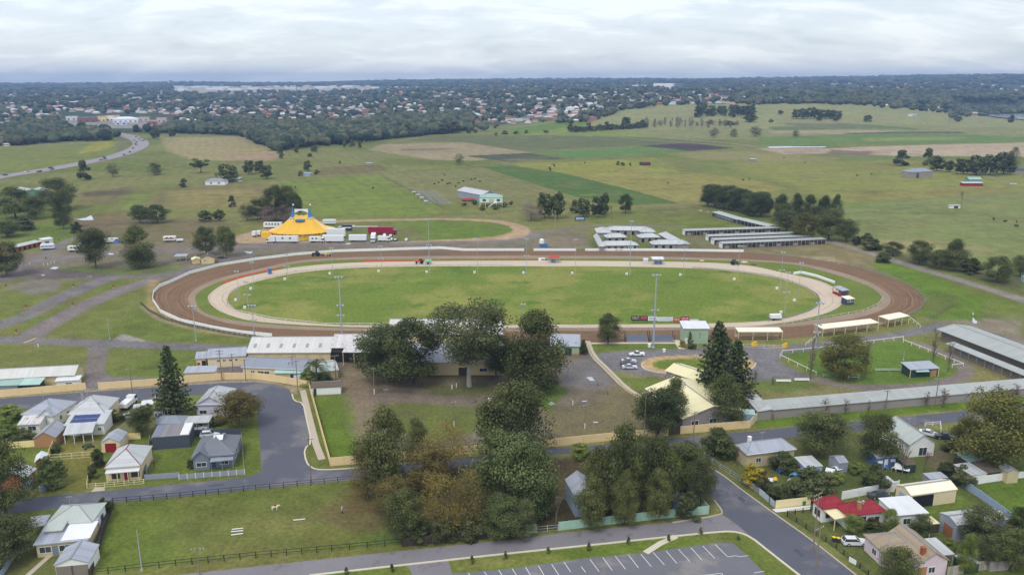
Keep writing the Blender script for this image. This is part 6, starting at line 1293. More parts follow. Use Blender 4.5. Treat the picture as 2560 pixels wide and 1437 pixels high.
for i in range(46):
    pts = [(915,654),(1066,651.5),(1340,650.5)] if i < 30 else [(560,707),(601,693),(640,684),(700,671)]
    t_ = (i/29*2) if i < 30 else (i-30)/15*3; k = min(int(t_), len(pts)-2); f_ = t_-k; px, py = pts[k][0]*(1-f_)+pts[k+1][0]*f_, pts[k][1]*(1-f_)+pts[k+1][1]*f_
    b = MB(); b.prism([(-1.1,0),(1.1,0),(.9,.5),(-.9,.5)],-.3,.3, tap=[0,0,.15,.15]); o = b.build('track_barrier', ORB); o.location = G(px, py)+Vector((0,0,.06)); tag(o, 'low red barrier on the outer edge of the pink track', 'barrier', 'red barriers along the pink track')
fence_rail('crowd_rail', 'dark low hedge rail outside the left bend', [(352,760),(372,778),(410,798),(470,815),(560,833),(640,845)],1.1, pm('dark_mesh', (74,76,72)),2.5,3,.12, 'rail')
WR = paint('white_rail', (234,234,230)); fence_rail('paddock_rail', 'white post and rail fence round the parade paddock', [(2040,938),(1950,894),(1955,884),(2060,874),(2160,860),(2258,848),(2258,856),(2320,880),(2408,916),(2380,919)],1.2, WR, 4,1,.12, 'rail'); fence_rail('yellow_rail', 'cream and yellow tube rail of the ramp by the shelter', [(1858,868),(1960,872)],1.3, trimC, 3,3,.05, 'rail'); fence_rail('yellow_rail', 'white rail running from the last shelter to the lane', [(2276,800),(2300,820)],1.2, WR, 3,1,.12, 'rail')
fence_rail('mast_rail', 'short white rail below the right floodlight mast', [(2014,864),(2045,842)],1.2, WR, 3,2,.06, 'rail')
b = MB(); b.box((0,0,.6),(2.0,.5,1.2),.3); b.box((.3,0,1.3),(1.0,.6,.4),.3)
for px, py, s_ in ((1885,864, 'yellow barrier gate at the left end of the ramp'),(1962,868, 'yellow barrier gate at the right end of the ramp'),(1848,862, 'yellow barrier panel beside the Norfolk pines')): o = b.build('yellow_gate', W['yellow']); o.location = G(px, py); tag(o, s_, 'gate')
strip('sand_kerb', [(1612,906),(1602,913),(1612,925),(1650,933),(1700,936)],.35, creamk, 0,.3); strip('sand_kerb', [(1860,932),(1884,921),(1890,908)],.3, creamk, 0,.3)
BK = blk; fence_rail('arena_fence', 'black post and rail fence along the top of the horse paddock', [(283,1258),(451,1244),(640,1225),(878,1202)],1.3, BK, 2.8,2,.04); fence_rail('arena_fence', 'black post and rail fence along the bottom of the horse paddock', [(228,1438),(440,1414),(640,1394),(830,1377),(1005,1361)],1.3, BK, 3,2,.04)
fence_solid('hedge_fence', 'dark screen fence down the left side of the horse paddock', [(282,1262),(258,1330),(226,1440)],1.3, pm('dark_hedge', (66,60,50),.9,(3,.3),(9,.3)),.5); fence_solid('timber_fence', 'tall dark timber fence at the bottom of the grove', [(1006,1366),(1150,1352),(1285,1338),(1312,1334)],1.9, pm('dark_palings', (62,54,48),.9,(1,.2),(6,.2), stripes=('X', .5,.3), k=1.2),.1, post=2.5)
MF = wallm('mint_fence', (152,182,164),.06, stripes=('X', 1.2,.08)); fence_solid('mint_fence', 'pale mint sheet fence along the lane and side street corner', [(1397,1325),(1500,1313),(1650,1296),(1771,1284),(1715,1222)],1.9, MF, .08, post=2.4); fence_solid('mint_fence', 'short pale mint fence left of the yard gate', [(1314,1333),(1341,1330)],1.9, MF, .08)
fence_rail('yard_gate', 'tubular yard gate with a small white sign in the mint fence', [(1342,1330),(1395,1325)],1.3, steel, 2,3,.03, 'gate'); CF = wallm('cream_fence', (226,208,150),.05, stripes=('X', 2.4,.06)); CG = wallm('cream_garden_fence', (222,206,160),.05)
fence_solid('cream_fence', 'cream fence below the brick garage at far left', [(10,1122),(135,1112)],1.7, CF, .08); fence_solid('cream_fence', 'cream fence beside the brick garage running down the garden', [(152,1082),(136,1112),(120,1150)],1.7, CF, .08, post=2.4); fence_rail('cream_fence', 'light cream lattice fence across the lawn behind the cream cottage', [(125,1150),(235,1142)],1.5, trimC, 2.6,3,.05)
fence_solid('cream_fence', 'cream fence right of the red door garage', [(304,1100),(352,1096)],1.7, CF, .08); fence_rail('picket_fence', 'low cream picket fence in front of the cream cottage', [(218,1220),(262,1217),(360,1208)],1.1, trimC, 2.2,3,.05); fence_solid('cream_fence', 'cream fence down the drive side of the cream cottage', [(236,1150),(222,1190),(218,1218)],1.2, CF, .06)
fence_solid('grey_fence', 'grey fence between the cream cottage and the slate bungalow', [(362,1199),(450,1193)],1.3, W['grey'],.08); r = fence_solid('grey_fence', 'grey front fence with white posts before the slate bungalow', [(448,1198),(612,1185)],1.2, W['grey'],.08, post=1.9, cap=trimW); fence_solid('dark_fence', 'dark sheet fence behind the slate bungalow', [(480,1090),(604,1086)],1.7, W['dgrey'],.08); fence_rail('side_fence', 'thin grey fence down the right side of the slate bungalow', [(604,1090),(611,1184)],1.2, trimG, 2.5,2,.02)
fence_solid('grey_fence', 'grey sheet fence left of the dark grey shed', [(376,1100),(366,1190)],1.6, W['grey'],.06); fence_solid('blue_fence', 'low blue grey fence at the lower left corner', [(35,1395),(0,1450)],1.4, W['lblue'],.06)
fence_solid('cream_fence', 'cream fence left of the yard with the white truck', [(296,1005),(294,1035)],1.6, CF, .06); fence_solid('cream_fence', 'cream fence right of the yard with the white sheds', [(390,1000),(384,1038)],1.6, CF, .06)
fence_solid('white_wall', 'long white garden wall behind the red roofed house', [(2104,1248),(2246,1220)],1.9, W['white'],.12, post=3); fence_solid('cream_wall', 'cream garden wall left of the red roofed house', [(1938,1270),(2026,1260)],1.8, CG, .12); fence_solid('grey_fence', 'pale sheet fence slanting right of the cream garage', [(2390,1205),(2450,1245),(2525,1300)],1.8, W['lblue'],.08, post=2.4); fence_solid('white_wall', 'white garden wall in front of the pale roofed sheds', [(2406,1214),(2522,1198)],1.8, W['white'],.12); fence_solid('white_wall', 'white fence at the right edge beside the tan brick shed', [(2544,1195),(2600,1190)],1.6, W['white'],.1)
fence_solid('paling_fence', 'weathered grey paling fence at the bottom right', [(2366,1440),(2450,1425),(2600,1398)],1.9, pm('grey_palings', (150,142,132),.9,(.6,.2),(6,.2), stripes=('X', .6,.35), k=1.25),.1); fence_solid('patchwork_fence', 'patchwork sheet fence along the side street garden', [(1852,1202),(1900,1236),(1936,1268)],1.4, pm('patchwork_sheets', (150,158,166),.8,(.4,.1),(4,.1), stripes=('X', 1.1,.9), k=1.2),.08); fence_rail('wire_fence', 'wire fence along the corner garden of the side street', [(1742,1128),(1800,1170),(1850,1202)],1.2, steel, 3,3,.02)
fence_rail('front_fence', 'dark steel fence before the lawn of the red roofed house', [(1968,1288),(2026,1278)],1.1, BK, 2,2,.03); fence_rail('front_fence', 'dark wire fence before the drive with the white wagon', [(1968,1290),(2090,1370),(2170,1437)],1.0, BK, 2.5,3,.03); fence_solid('white_panel', 'white panel on the front fence of the pink house', [(2122,1402),(2140,1412)],1.0, W['white'],.06); fence_rail('drive_gate', 'white rail gate by the long pale roofed house', [(2312,1066),(2350,1062),(2352,1080)],1.1, WR, 2.5,2,.05)
fence_rail('field_fence', 'wire field fence running behind the circus field', [(600,556),(760,548),(900,545),(1120,538),(1280,530),(1500,515)],1.1, pm('old_wire', (110,104,92)),10,2,.03, pr=.12); fence_rail('field_fence', 'wire field fence between the bright field and the cattle field', [(945,436),(1030,478),(1110,524)],1.1, pm('old_wire', (110,104,92)),10,2,.03, pr=.12); fence_rail('field_fence', 'wire fence between the showground and the field at left', [(60,580),(200,572),(300,562),(560,555)],1.1, pm('old_wire', (110,104,92)),8,2,.03, pr=.1)
fence_rail('field_fence', 'wire field fence along the middle fields', [(690,452),(930,436),(1210,418)],1.1, pm('old_wire', (110,104,92)),14,2,.03, pr=.14); fence_solid('starting_wall', 'long pale barrier along the inner right bend', [(1985,686),(2003,683),(2040,692),(2085,708)],1.0, W['white'],1.0, cat='wall')
fence_rail('yard_fence', 'mustard rails of the small pen on the right bend', [(2320,738),(2384,746),(2380,768),(2350,786),(2325,798)],1.2, pm('old_rails', (118,112,92)),3,2,.06)
# ============================================================ circus
c0 = G(757,588); TW = 37.5/2
R0 = empty('circus_tent', c0,0, 'big yellow circus tent with blue mast caps and flags', 'tent')
TY = pm('tent_canvas', (226,178,66),.75,(.12,.12),(2,.08)); TC_ = pm('tent_canvas_edge', (240,204,130),.7,(.3,.06),(4,.04)); TB = pm('tent_blue', (62,120,176),.7); TS = pm('tent_seam', (206,156,52),.8); TG = pm('tent_valance', (112,120,134),.8)
n = 48; ring_ = []; MASTX, RYT = 4.9,17.0
def tent_z(t_): return 3.4+9.4*(1-t_)**1.75
V, F = [],[]; nr = 18
for j in range(nr+1):
    t_ = j/nr
    for i in range(n):
        a = 2*math.pi*i/n; mx_ = MASTX*max(-1, min(1, math.cos(a)*1.6)); sag = 1.6*(1-abs(mx_)/MASTX)*(1-t_)**3 if j < nr else 0
        x = mx_*(1-t_)+math.cos(a)*TW*t_; y = math.sin(a)*RYT*t_; V.append((x, y, tent_z(t_)-sag-.10*math.cos(a*24)*t_*1.0))
for j in range(nr):
    for i in range(n): F.append((j*n+i, (j+1)*n+i, (j+1)*n+(i+1) % n, j*n+(i+1) % n))
me = bpy.data.meshes.new('canopy'); me.from_pydata(V, [], F); me.materials.append(TY); me.materials.append(TC_)
for p_ in me.polygons:
    i = p_.index % n; a = 2*math.pi*(i+.5)/n; p_.material_index = 1 if abs(math.cos(a)) > .93 else 0
link(bpy.data.objects.new('canopy', me), R0)
b = MB(); gsec = 40
b = MB(); [b.tube(V[j*n+i], V[(j+2)*n+i],.06,.06,3, cap=False) for i in range(0, n, 3) for j in range(2, nr-1,2)]; b.build('seam', TS, R0); b = MB(); [b.tube((math.cos(a)*TW, math.sin(a)*RYT, 3.4),(math.cos(a)*(TW+3.2), math.sin(a)*(RYT+3.2),0),.04,.04,3, cap=False) for a in np.linspace(0,6.28,29)]; b.build('guy_rope', trimW, R0); b = MB()
for i in range(gsec):
    a0, a1 = 2*math.pi*i/gsec, 2*math.pi*(i+1)/gsec; r_ = .93
    p0, p1 = (math.cos(a0)*TW*r_, math.sin(a0)*RYT*r_),(math.cos(a1)*TW*r_, math.sin(a1)*RYT*r_); b.face([(p0[0], p0[1],0),(p1[0], p1[1],0),(p1[0], p1[1],3.5),(p0[0], p0[1],3.5)])
b.build('side_wall', pm('tent_wall', (226,176,40),.7,(.3,.08),(3,.06), k=1.3), R0)
b = MB()
for i in range(gsec):
    a0, a1 = 2*math.pi*i/gsec, 2*math.pi*(i+1)/gsec
    for q in range(4):
        f0, f1 = q/4,(q+1)/4; aa, ab = a0+(a1-a0)*f0, a0+(a1-a0)*f1; d0, d1 = .25+.75*abs(2*f0-1)**1.5,.25+.75*abs(2*f1-1)**1.5; r_ = .945
        P_ = [(math.cos(x)*TW*r_, math.sin(x)*RYT*r_) for x in (aa, ab)]; b.face([(P_[0][0], P_[0][1],3.45-d0),(P_[1][0], P_[1][1],3.45-d1),(P_[1][0], P_[1][1],3.5),(P_[0][0], P_[0][1],3.5)])
b.build('valance', TG, R0)
for sx in (-1,1):
    b = MB(); pr = [(2.6,10.2),(1.35,11.6),(.75,13.4),(.35,15.6),(.12,16.8)]
    for k in range(4): b.tube((sx*MASTX, 0, pr[k][1]-(.6 if k == 0 else 0)),(sx*MASTX, 0, pr[k+1][1]), pr[k][0], pr[k+1][0],10, cap=False)
    for i in range(10): a = 6.28*i/10; b.tube((sx*MASTX+math.cos(a)*2.3, math.sin(a)*2.3,10.2),(sx*MASTX+math.cos(a)*3.3, math.sin(a)*3.3,9.2),.5,.05,3)
    b.build('mast_cap', TB, R0); b = MB(); b.tube((sx*MASTX, 0,16),(sx*MASTX, 0,18.6),.1,.06,6); b.build('mast', steel, R0)
    b = MB(); b.box((sx*MASTX+.5,0,18),(.9,.05,.9)); b.build('flag', trimW, R0)
b = MB()
for i in range(9):
    a = math.pi*(i+.5)/9; x = -MASTX+2*MASTX*i/8
for i in range(8):
    x0, x1 = -3.9+7.8*i/8,-3.9+7.8*(i+1)/8; g_ = lambda x: 14.6-1.5*(x/3.9)**2*1.0
    b.face([(x0,0, g_(x0)-.1),(x1,0, g_(x1)-.1),(x1,0,15.4),(x0,0,15.4)]); b.face([(x0,.35,15.4),(x1,.35,15.4),(x1,.35, g_(x1)-.1),(x0,.35, g_(x0)-.1)]); b.face([(x0,0,15.4),(x1,0,15.4),(x1,.35,15.4),(x0,.35,15.4)])
b.build('sign_arch', W['white'], R0); b = MB(); b.tube((0,0,10.3),(0,0,11.7),.9,.9,10); b.build('top_ring', TC_, R0); b = MB(); b.bx(-2.6,2.6,-5.2,-1.2,9.0,9.9); b.build('blue_panel', TB, R0)
bld('entrance_tent', 'yellow box tent joined to the left of the circus tent', 'tent', (652,582),(680,582),5,2.8, 'skillion', .2, 'yellow', pm('tent_roof_yellow', (232,184,50),.7), over=.05)
lorry(684,607, math.pi, 'white cab truck at the left of the circus row', L=3.4, name='truck', hb=3.0); lorry(718,607, math.pi, 'long white caravan trailer with two dark windows in the circus row', L=12.5, name='caravan', cab=False, hb=2.9, wins=2)
lorry(788,606,0, 'white truck with two small windows below the circus tent', L=6.2, name='truck', hb=2.4, wins=2); lorry(837,606,0, 'long white box trailer in the middle of the circus row', L=10.2, name='trailer', cab=False, hb=3.1); lorry(813,603, math.pi/2, 'dark fronted white truck head between the trailers', L=2.6, name='truck', hb=2.6, cabcol=(70,72,78))
lorry(841,594,0, 'white wedge shaped trailer beside the circus tent', L=10.5, name='trailer', cab=False, hb=4.4, cut=0); lorry(895,604,0, 'cream white box trailer with a tiny window in the circus row', L=9.8, name='trailer', cab=False, hb=3.0); lorry(934,602,-math.pi/2+.1, 'white truck seen from its front end in the circus row', L=8, name='truck', hb=3.2)
lorry(956,604,0, 'small white box truck at the right of the circus row', L=4.8, name='truck', hb=2.3); lorry(952,586,0, 'long crimson semi trailer truck behind the circus row', L=14.5, col=(150,26,52), name='truck', hb=3.6); lorry(683,571, math.pi, 'white coach with dark windows left behind the circus tent', L=11, name='caravan', cab=False, hb=2.9, wins=5); lorry(824,562,0, 'white caravan right behind the circus tent', L=8, name='caravan', cab=False, hb=2.5, stripe=paint('pale_stripe', (170,186,214)))
lorry(868,577,.05, 'dark navy trailer with white lettering behind the circus row', L=6, col=(38,44,70), name='trailer', cab=False, hb=2.6, stripe=W['white']); lorry(647,590,0, 'small white trailer at the left end of the yellow tent', L=2.4, name='trailer', cab=False, hb=2.2)
for px, py, c_, lb in ((979,601,(224,226,228), 'white car right of the circus row, first'),(989,602,(70,72,76), 'small dark car in the circus field'),(1016,602,(220,222,224), 'lone white car at the right of the circus field'),(977,592,(196,200,206), 'silver car behind the white circus car'),(962,590,(226,228,230), 'white van behind the small box truck')): car(px, py, math.pi/2, 'hatch', c_, lb)
b = MB(); b.box((0,0,.4),(24,1.2,.25),.03); b.box((-6,0,.8),(8,1.6,.5),.03); o = b.build('canvas_roll', W['white']); o.location = G(895,568)+Vector((0,0,0)); tag(o, 'long roll of white canvas lying behind the circus row', 'canvas')
# caravans at the left
lorry(120,624,.25, 'white caravan with a blue skirt beside the brick stable row', L=6.5, name='caravan', cab=False, hb=2.2, stripe=W['blue']); lorry(186,629,.1, 'white caravan left of the big dark tree', L=5.5, name='caravan', cab=False, hb=2.2, wins=2); lorry(212,622,.3, 'white camper van behind the big dark tree', L=6, name='truck', cat='camper van', hb=2.3)
lorry(275,608,.2, 'white camper beside a blue tarpaulin', L=5, name='truck', cat='camper van', hb=2.0); lorry(425,604,.1, 'white caravan with red trim above the dark trees', L=6.5, name='caravan', cab=False, hb=2.2, wins=2, stripe=W['red']); b = MB(); b.prism([(-1.6,0),(1.6,0),(1.3,1.6),(-1.3,1.6)],-1.2,1.2, tap=[0,0,.3,.3]); o = b.build('tarpaulin_tent', W['blue']); o.location = G(292,608); tag(o, 'small blue tent right of the white camper', 'tent')
lorry(450,605,.4, 'small flat trailer beside the caravan with red trim', L=3.6, name='trailer', cab=False, hb=.7); lorry(636,592,0, 'small white portable sign trailer left of the yellow tent', L=2, name='trailer', cab=False, hb=2.4)
# ============================================================ masts and poles
for a in ((855,838,691, 'tall floodlight mast at the left end of the home straight', 3,2),(1633,868,686, 'tall floodlight mast beside the banks of seats', 3,1),(2038,868,756, 'tall floodlight mast with dark lamps at the right bend', 3,2)):
    floodlight(*a, r=.32, box=False)
for a in ((1308,812,759, 'short floodlight mast rising above the dark gum', 2,0),(490,852,764, 'floodlight mast outside the left bend', 3,0),(636,838,762, 'floodlight mast with many lamps by the white fence end', 3,1),(1074,682,547, 'tall floodlight mast in the infield behind the tractor', 2,1),(1574,687,552, 'tall floodlight mast in front of the stable blocks', 2,1)): floodlight(*a, r=.2, box=a[0] in (1074,1574))
LB = ['first', 'second', 'third', 'fourth', 'fifth', 'sixth', 'seventh', 'eighth', 'ninth', 'tenth', 'eleventh', 'twelfth', 'thirteenth']
for i, (px, py, top) in enumerate(((598,752,677),(621,771,703),(635,724,655),(720,700,634),(832,686,620),(954,680,615),(1194,683,597),(1316,684,597),(1438,685,598),(1708,689,608),(1843,700,614),(1950,723,630),(1994,753,656),(1961,783,680))): floodlight(px, py, top, (LB[i] if i < 13 else 'last')+' slim floodlight mast round the inner track, counted from the left', 2,1 if i % 2 else 0,.11, box=True)
PP = {}
for k, a in enumerate(((332,988,921, 'power pole on the verge of the upper street left of the Norfolk pine', .1,1),(555,950,875, 'tall power pole behind the cream wall in front of the cream block', .1,2),(583,930,884, 'slim pole beside the cream block windows', .2,1),(615,952,897, 'dark leaning pole at the corner of the office block', .2,1),(745,980,900, 'dark pole at the top of the cul-de-sac', .4,1),(733,942,889, 'shorter pole behind the office awning', .4,1),(840,948,888, 'slim pole at the end of the office block', .4,1),
                      (1610,1102,979, 'tall power pole at the showground wall left of the dark gate', .5,1),(1732,1121,1029, 'power pole at the street junction', .6,2),(778,1206,1095, 'tall pale street light pole at the foot of the cul-de-sac', .1,1),(2032,1380,1233, 'tall power pole on the side street verge at lower right', .6,2),(2212,1037,975, 'power pole in front of the stall row', .3,1),(2337,1018,945, 'slim pole with white foot in front of the stall row', .2,1),(500,1437,1370, 'thin pole at the bottom of the horse paddock fence', .1,1),(2040,1420,1318, 'street light pole at the lower right kerb', .6,1))):
    PP[a[0]] = power_pole(*a)
for a in ((936,985,920, 'white footed pole near the parked dark car', .3),(967,1030,972, 'white footed lamp post on the showground lawn', .3),(1135,1066,1004, 'white footed lamp post in the middle of the yard', .3),(1462,1071,1012, 'dark pole with white foot in the bare yard', .3)): power_pole(*a, whitebase=True, r=.13, armw=1.2)
for a in ((275,848,794, 'slim steel pole on the left lawn'),(355,1425,1324, 'bare pale flag pole in the horse paddock'),(1741,900,856, 'thin white flag pole beside the sand ring'),(2258,900,876, 'thin pole behind the paddock hut'),(362,558,512, 'left of twin tall poles before the dark clump'),(377,558,512, 'right of twin tall poles before the dark clump'),(1388,568,525, 'thin white pole above the small ring'),(2391,433,398, 'pole beside the farm windbreak')):
    p = G(a[0], a[1]); h_ = hgt(a[0], a[1], a[2]); R0 = empty('flag_pole', p, 0, a[3], 'pole'); b = MB(); b.tube((0,0,0),(0,0, h_),.13 if a[1] > 1000 else .11,.07,8); b.build('pole', steel, R0); b = MB(); b.tube((0,0,0),(0,0,.4),.28,.24,8); b.build('base', conc, R0)
def tip(k): r = PP[k]; return Vector((r.location.x, r.location.y, r['tip']-.2))
wires(tip(1610), tip(1732), 'power lines from the showground wall pole to the junction pole'); wires(tip(1732), tip(2032), 'power lines along the side street to the lower right pole', 4,1.2); wires(tip(332), tip(555), 'power lines above the upper street', 3,1.0); wires(tip(2032), tip(2040), 'power lines between the two lower right poles', 3,.3)
wires(tip(1732), tip(2212), 'power lines from the junction pole to the stall row pole', 3,1.4)
# lattice mast far away
p = G(743,246); R0 = empty('radio_mast', p, 0, 'tall lattice radio mast above the far suburbs', 'mast'); h_ = hgt(743,246,210); b = MB(); s0 = 3.0
for (x, y) in ((-1,-1),(1,-1),(1,1),(-1,1)): b.tube((x*s0, y*s0,0),(x*.6, y*.6, h_),.45,.3,4)
for k in range(10):
    z0, z1 = h_*k/10, h_*(k+1)/10; w0_, w1_ = s0-(s0-.6)*k/10, s0-(s0-.6)*(k+1)/10
    b.tube((-w0_, -w0_, z0),(w1_, -w1_, z1),.22,.22,4); b.tube((w0_, -w0_, z0),(-w1_, -w1_, z1),.22,.22,4); b.tube((-w1_, -w1_, z1),(w1_, -w1_, z1),.22,.22,4)
b.build('lattice', paint('mast_grey', (110,116,124)), R0)
# ============================================================ vehicles
car(1592,889, math.pi+.05, 'ute', (228,230,232), 'white utility truck parked on the grey yard left of the sand ring', cat='pickup'); car(1572,906,.0, 'sedan', (196,202,212), 'silver blue car furthest back of three beside the sand ring'); car(1570,913,.02, 'sedan', (66,50,62), 'dark maroon car between the two silver cars'); car(1574,921,.0, 'sedan', (206,210,220), 'silver car nearest of three beside the sand ring')
car(328,1045,.05, 'sedan', (190,198,204), 'silver car on the lawn in the truck yard'); car(497,1073,.1, 'sedan', (206,210,214), 'white silver car under the flat carport'); car(526,1090,.2, 'wagon', (226,228,230), 'white station wagon behind the slate bungalow'); car(2136,1360,-.03, 'wagon', (228,230,234), 'white station wagon in the drive of the pink house'); car(2198,1244,.0, 'sedan', (70,78,84), 'dark grey car behind the red roofed house')
car(2322,1088,-.6, 'sedan', (226,228,232), 'white car right of the long pale roofed house'); car(2362,1096,-.2, 'ute', (48,54,62), 'dark pickup beside the big yellow tinged tree', cat='pickup'); car(988,949,.1, 'wagon', (34,44,64), 'dark blue car parked in the shade of the fig tree'); car(2420,1200,.3, 'hatch', (220,222,224), 'white car below the brown roofed shed') if False else None
car(556,646,.1, 'sedan', (60,64,70), 'dark car parked beside the small cream hut'); car(2533,462,-.3, 'sedan', (222,224,226), 'white car on the farm lane at the right edge'); car(600,455,0, 'hatch', (222,224,226), 'white car beside the grey farmhouse carport')
lorry(318,1020, math.pi/2, 'white truck parked in the yard left of the white sheds', L=4.2, name='truck', hb=1.2, w_=2.2)
lorry(1938,800,.05, 'small white trailer on the infield edge of the home bend', L=4.2, name='trailer', cab=False, hb=1.4, w_=2)
hl = [('near', (20,440),(205,412),8),('mid', (210,408),(335,378),14),('bend', (330,376),(356,350),16),('far', (350,347),(210,326),10)]
hcols = [(226,228,230),(190,194,200),(56,60,66),(150,60,60),(226,228,230),(90,96,106)]
tiny = {}
for ci, c_ in enumerate(hcols):
    b = MB(); b.prism([(-2.4,.3),(-2.4,.95),(1.0,.95),(2.4,.7),(2.4,.3)],-.95,.95); b.prism([(-1.8,.94),(-1.3,1.5),(.3,1.5),(1.0,.94)],-.8,.8,1, tap=[0,.12,.12,0]); b.cylx((1.5,-.9,.35),.35,.2,8,2); b.cylx((-1.5,-.9,.35),.35,.2,8,2); tiny[ci] = b.mesh('highway_car', [paint('car_paint_%d_%d_%d' % c_, c_, .3,.6), GLASS, tyre])
rr = random.Random(5); nseg = len(HWP)
for i in range(44):
    t_ = rr.uniform(.06,.93)*(nseg-1); k = int(t_); f_ = t_-k; q = HWP[k]*(1-f_)+HWP[min(k+1, nseg-1)]*f_; d = (HWP[min(k+1, nseg-1)]-HWP[k]); d.z = 0; d.normalize(); s_ = Vector((-d.y, d.x, 0)); side = rr.choice((-1,1)); off = s_*side*rr.uniform(2.5,8)
    o = bpy.data.objects.new('highway_car', tiny[rr.randrange(6)]); link(o); p = q+off; o.location = (p.x, p.y, float(terr(p.x, p.y))+.3); o.rotation_euler = (0,0, math.atan2(d.y, d.x)+(0 if side > 0 else math.pi)); o.scale = (1.15,1.15,1.15)
    cn = o.data.materials[0].name; nm = {'226': 'white', '190': 'silver', '56_': 'dark', '150': 'red', '90_': 'grey'}[cn.split('paint_')[1][:3]]
    tag(o, nm+' car driving on the curved highway at far left', 'car', 'cars on the highway')
# tractors on the track
def tractor(px, py, ang, col, label):
    R0 = empty('tractor', G(px, py)+Vector((0,0,.06)), ang, label, 'tractor'); m_ = paint('tractor_%d' % col[0], col, .4); b = MB(); b.prism([(-.6,.8),(2.2,.8),(2.25,1.4),(2.0,1.6),(.5,1.7),(-.6,1.7)],-.45,.45); b.build('hood', m_, R0); b = MB(); b.bx(-1.3,.4,-.75,.75,.9,1.7); b.build('body', m_, R0)
    b = MB(); b.bx(-1.1,.3,-.65,.65,1.7,2.6); b.build('cab_glass', GLASS, R0); b = MB(); b.bx(-1.3,.5,-.8,.8,2.6,2.75); b.build('cab_roof', m_, R0)
    for sy in (-1,1): b = MB(); b.cylx((-.9, sy*.95,.85),.85,.4,14); b.build('rear_wheel', tyre, R0); b = MB(); b.cylx((1.7, sy*.8,.5),.5,.3,12); b.build('front_wheel', tyre, R0)
tractor(791,640, math.pi, (60,64,66), 'dark tractor on the brown track by the white fence'); tractor(1050,659, math.pi, (206,82,48), 'orange tractor on the pink track'); tractor(1836,662,0,(52,70,62), 'dark green tractor working at the back of the pink track')
R0 = empty('grader', G(816,639),0, 'yellow grader towed behind the dark tractor', 'grader'); b = MB(); b.bx(-2.4,2.4,-.15,.15,.8,1.1); b.bx(-.4,.4,-.8,.8,.8,1.7); b.build('frame', W['yellow'], R0); b = MB(); b.bx(-.2,.2,-1.6,1.6,.1,.8); b.build('blade', steel, R0)
for sy in (-1,1):
    for x in (-2,2): b = MB(); b.cylx((x, sy*.8,.4),.4,.25,12); b.build('wheel', tyre, R0)
R0 = empty('water_tank_trailer', G(1071,660),0, 'pale green water tank towed behind the orange tractor', 'tank'); b = MB(); b.tube((-1.5,0,1.5),(1.5,0,1.5),.9,.9,14); b.build('tank', paint('tank_green', (136,186,158)), R0)
for sy in (-1,1): b = MB(); b.cylx((0, sy*.9,.5),.5,.3,12); b.build('wheel', tyre, R0)
R0 = empty('water_tank', G(1357,618),0, 'white round tank on a blue stand behind the back straight', 'tank'); b = MB(); b.bx(-1.8,2.6,-1.2,1.2,0,2.2); b.build('stand', paint('stand_blue', (70,112,160)), R0); b = MB(); b.tube((-.6,0,2.2),(-.6,0,4.2),1.4,1.3,16); b.tube((-.6,0,4.2),(-.6,0,4.8),1.3,.3,16); b.build('tank', trimW, R0)
H = bld('start_shelter', 'red roofed start shelter on the far side of the pink track', 'shelter', (1371,644),(1399,644),4,2.9, 'skillion', .4, 'tan', pm('red_roof', (186,62,66),.6), walls=False, feats=[('p', 3,.2, steel),('p', 3,3.8, steel)]); b = MB(); b.bx(1.5,3.5,1,2.6,0,1.4); b.build('counter', W['blue'], H.root)
H = bld('start_shelter', 'white roofed start shelter on the far side of the pink track', 'shelter', (1631,648),(1661,648),4,2.9, 'skillion', .5, 'tan', 'white', walls=False, feats=[('p', 3,.2, steel),('p', 3,3.8, steel)]); b = MB(); b.bx(1.5,5,1,2.6,0,1.4); b.build('counter', W['blue'], H.root)
bld('kiosk', 'small pale lilac kiosk left of the white roofed start shelter', 'kiosk', (1609,648),(1621,648),2,2.2, 'skillion', .2, 'lilac', 'white', over=.05); bld('portable_toilet', 'small blue portable cabin on the left of the pink track', 'cabin', (672,674),(679,673),1.6,2.3, 'gable', .3, 'blue', pm('blue_roof', (66,104,148)), over=.03); bld('kiosk', 'white box with red panel left of the red roofed start shelter', 'kiosk', (1346,647),(1363,647),1.5,1.2, 'skillion', .2, 'white', 'white', over=.05, feats=[('v', 'F', .7,1.8,.5,.6, 'red')])
# advertising boards
def board(x0, x1, y, h_, cols, label, z0=.4, depth=.15):
    a, c = G(x0, y), G(x1, y); R0 = empty('advertising_board', a, 0, label, 'board'); L = c.x-a.x; b = MB(); b.bx(0, L, 0, depth, z0, z0+h_); b.build('panel', wallm('board_%d_%d_%d' % cols[0], cols[0],.03), R0)
    b = MB()
    for x in (.2, L/2, L-.2): b.bx(x-.05, x+.05, depth, depth+.1,0, z0+h_)
    b.build('frame', steel, R0); b = MB(); rr_ = random.Random(int(x0)); yy = z0+h_*.62
    for row in range(2):
        x = L*.12
        while x < L*.88: w_ = rr_.uniform(.18,.5); b.bx(x, min(x+w_, L*.92),-.03,.02, yy, yy+h_*.2); x += w_+rr_.uniform(.08,.25)
        yy -= h_*.34
    b.build('lettering', wallm('letter_%d_%d_%d' % cols[1], cols[1],.02), R0); return R0
board(1578,1599,803,1.7,((48,44,52),(200,180,186)), 'dark advertising board at the left end of the infield boards'); board(1599.5,1619,803,1.7,((96,26,40),(216,130,136)), 'dark maroon advertising board with pink lettering'); board(1620,1642,804,1.6,((222,224,230),(120,140,180)), 'white advertising board left of the tall mast'); board(1643,1682,805,1.5,((218,222,232),(150,164,196)), 'long white advertising board right of the tall mast')
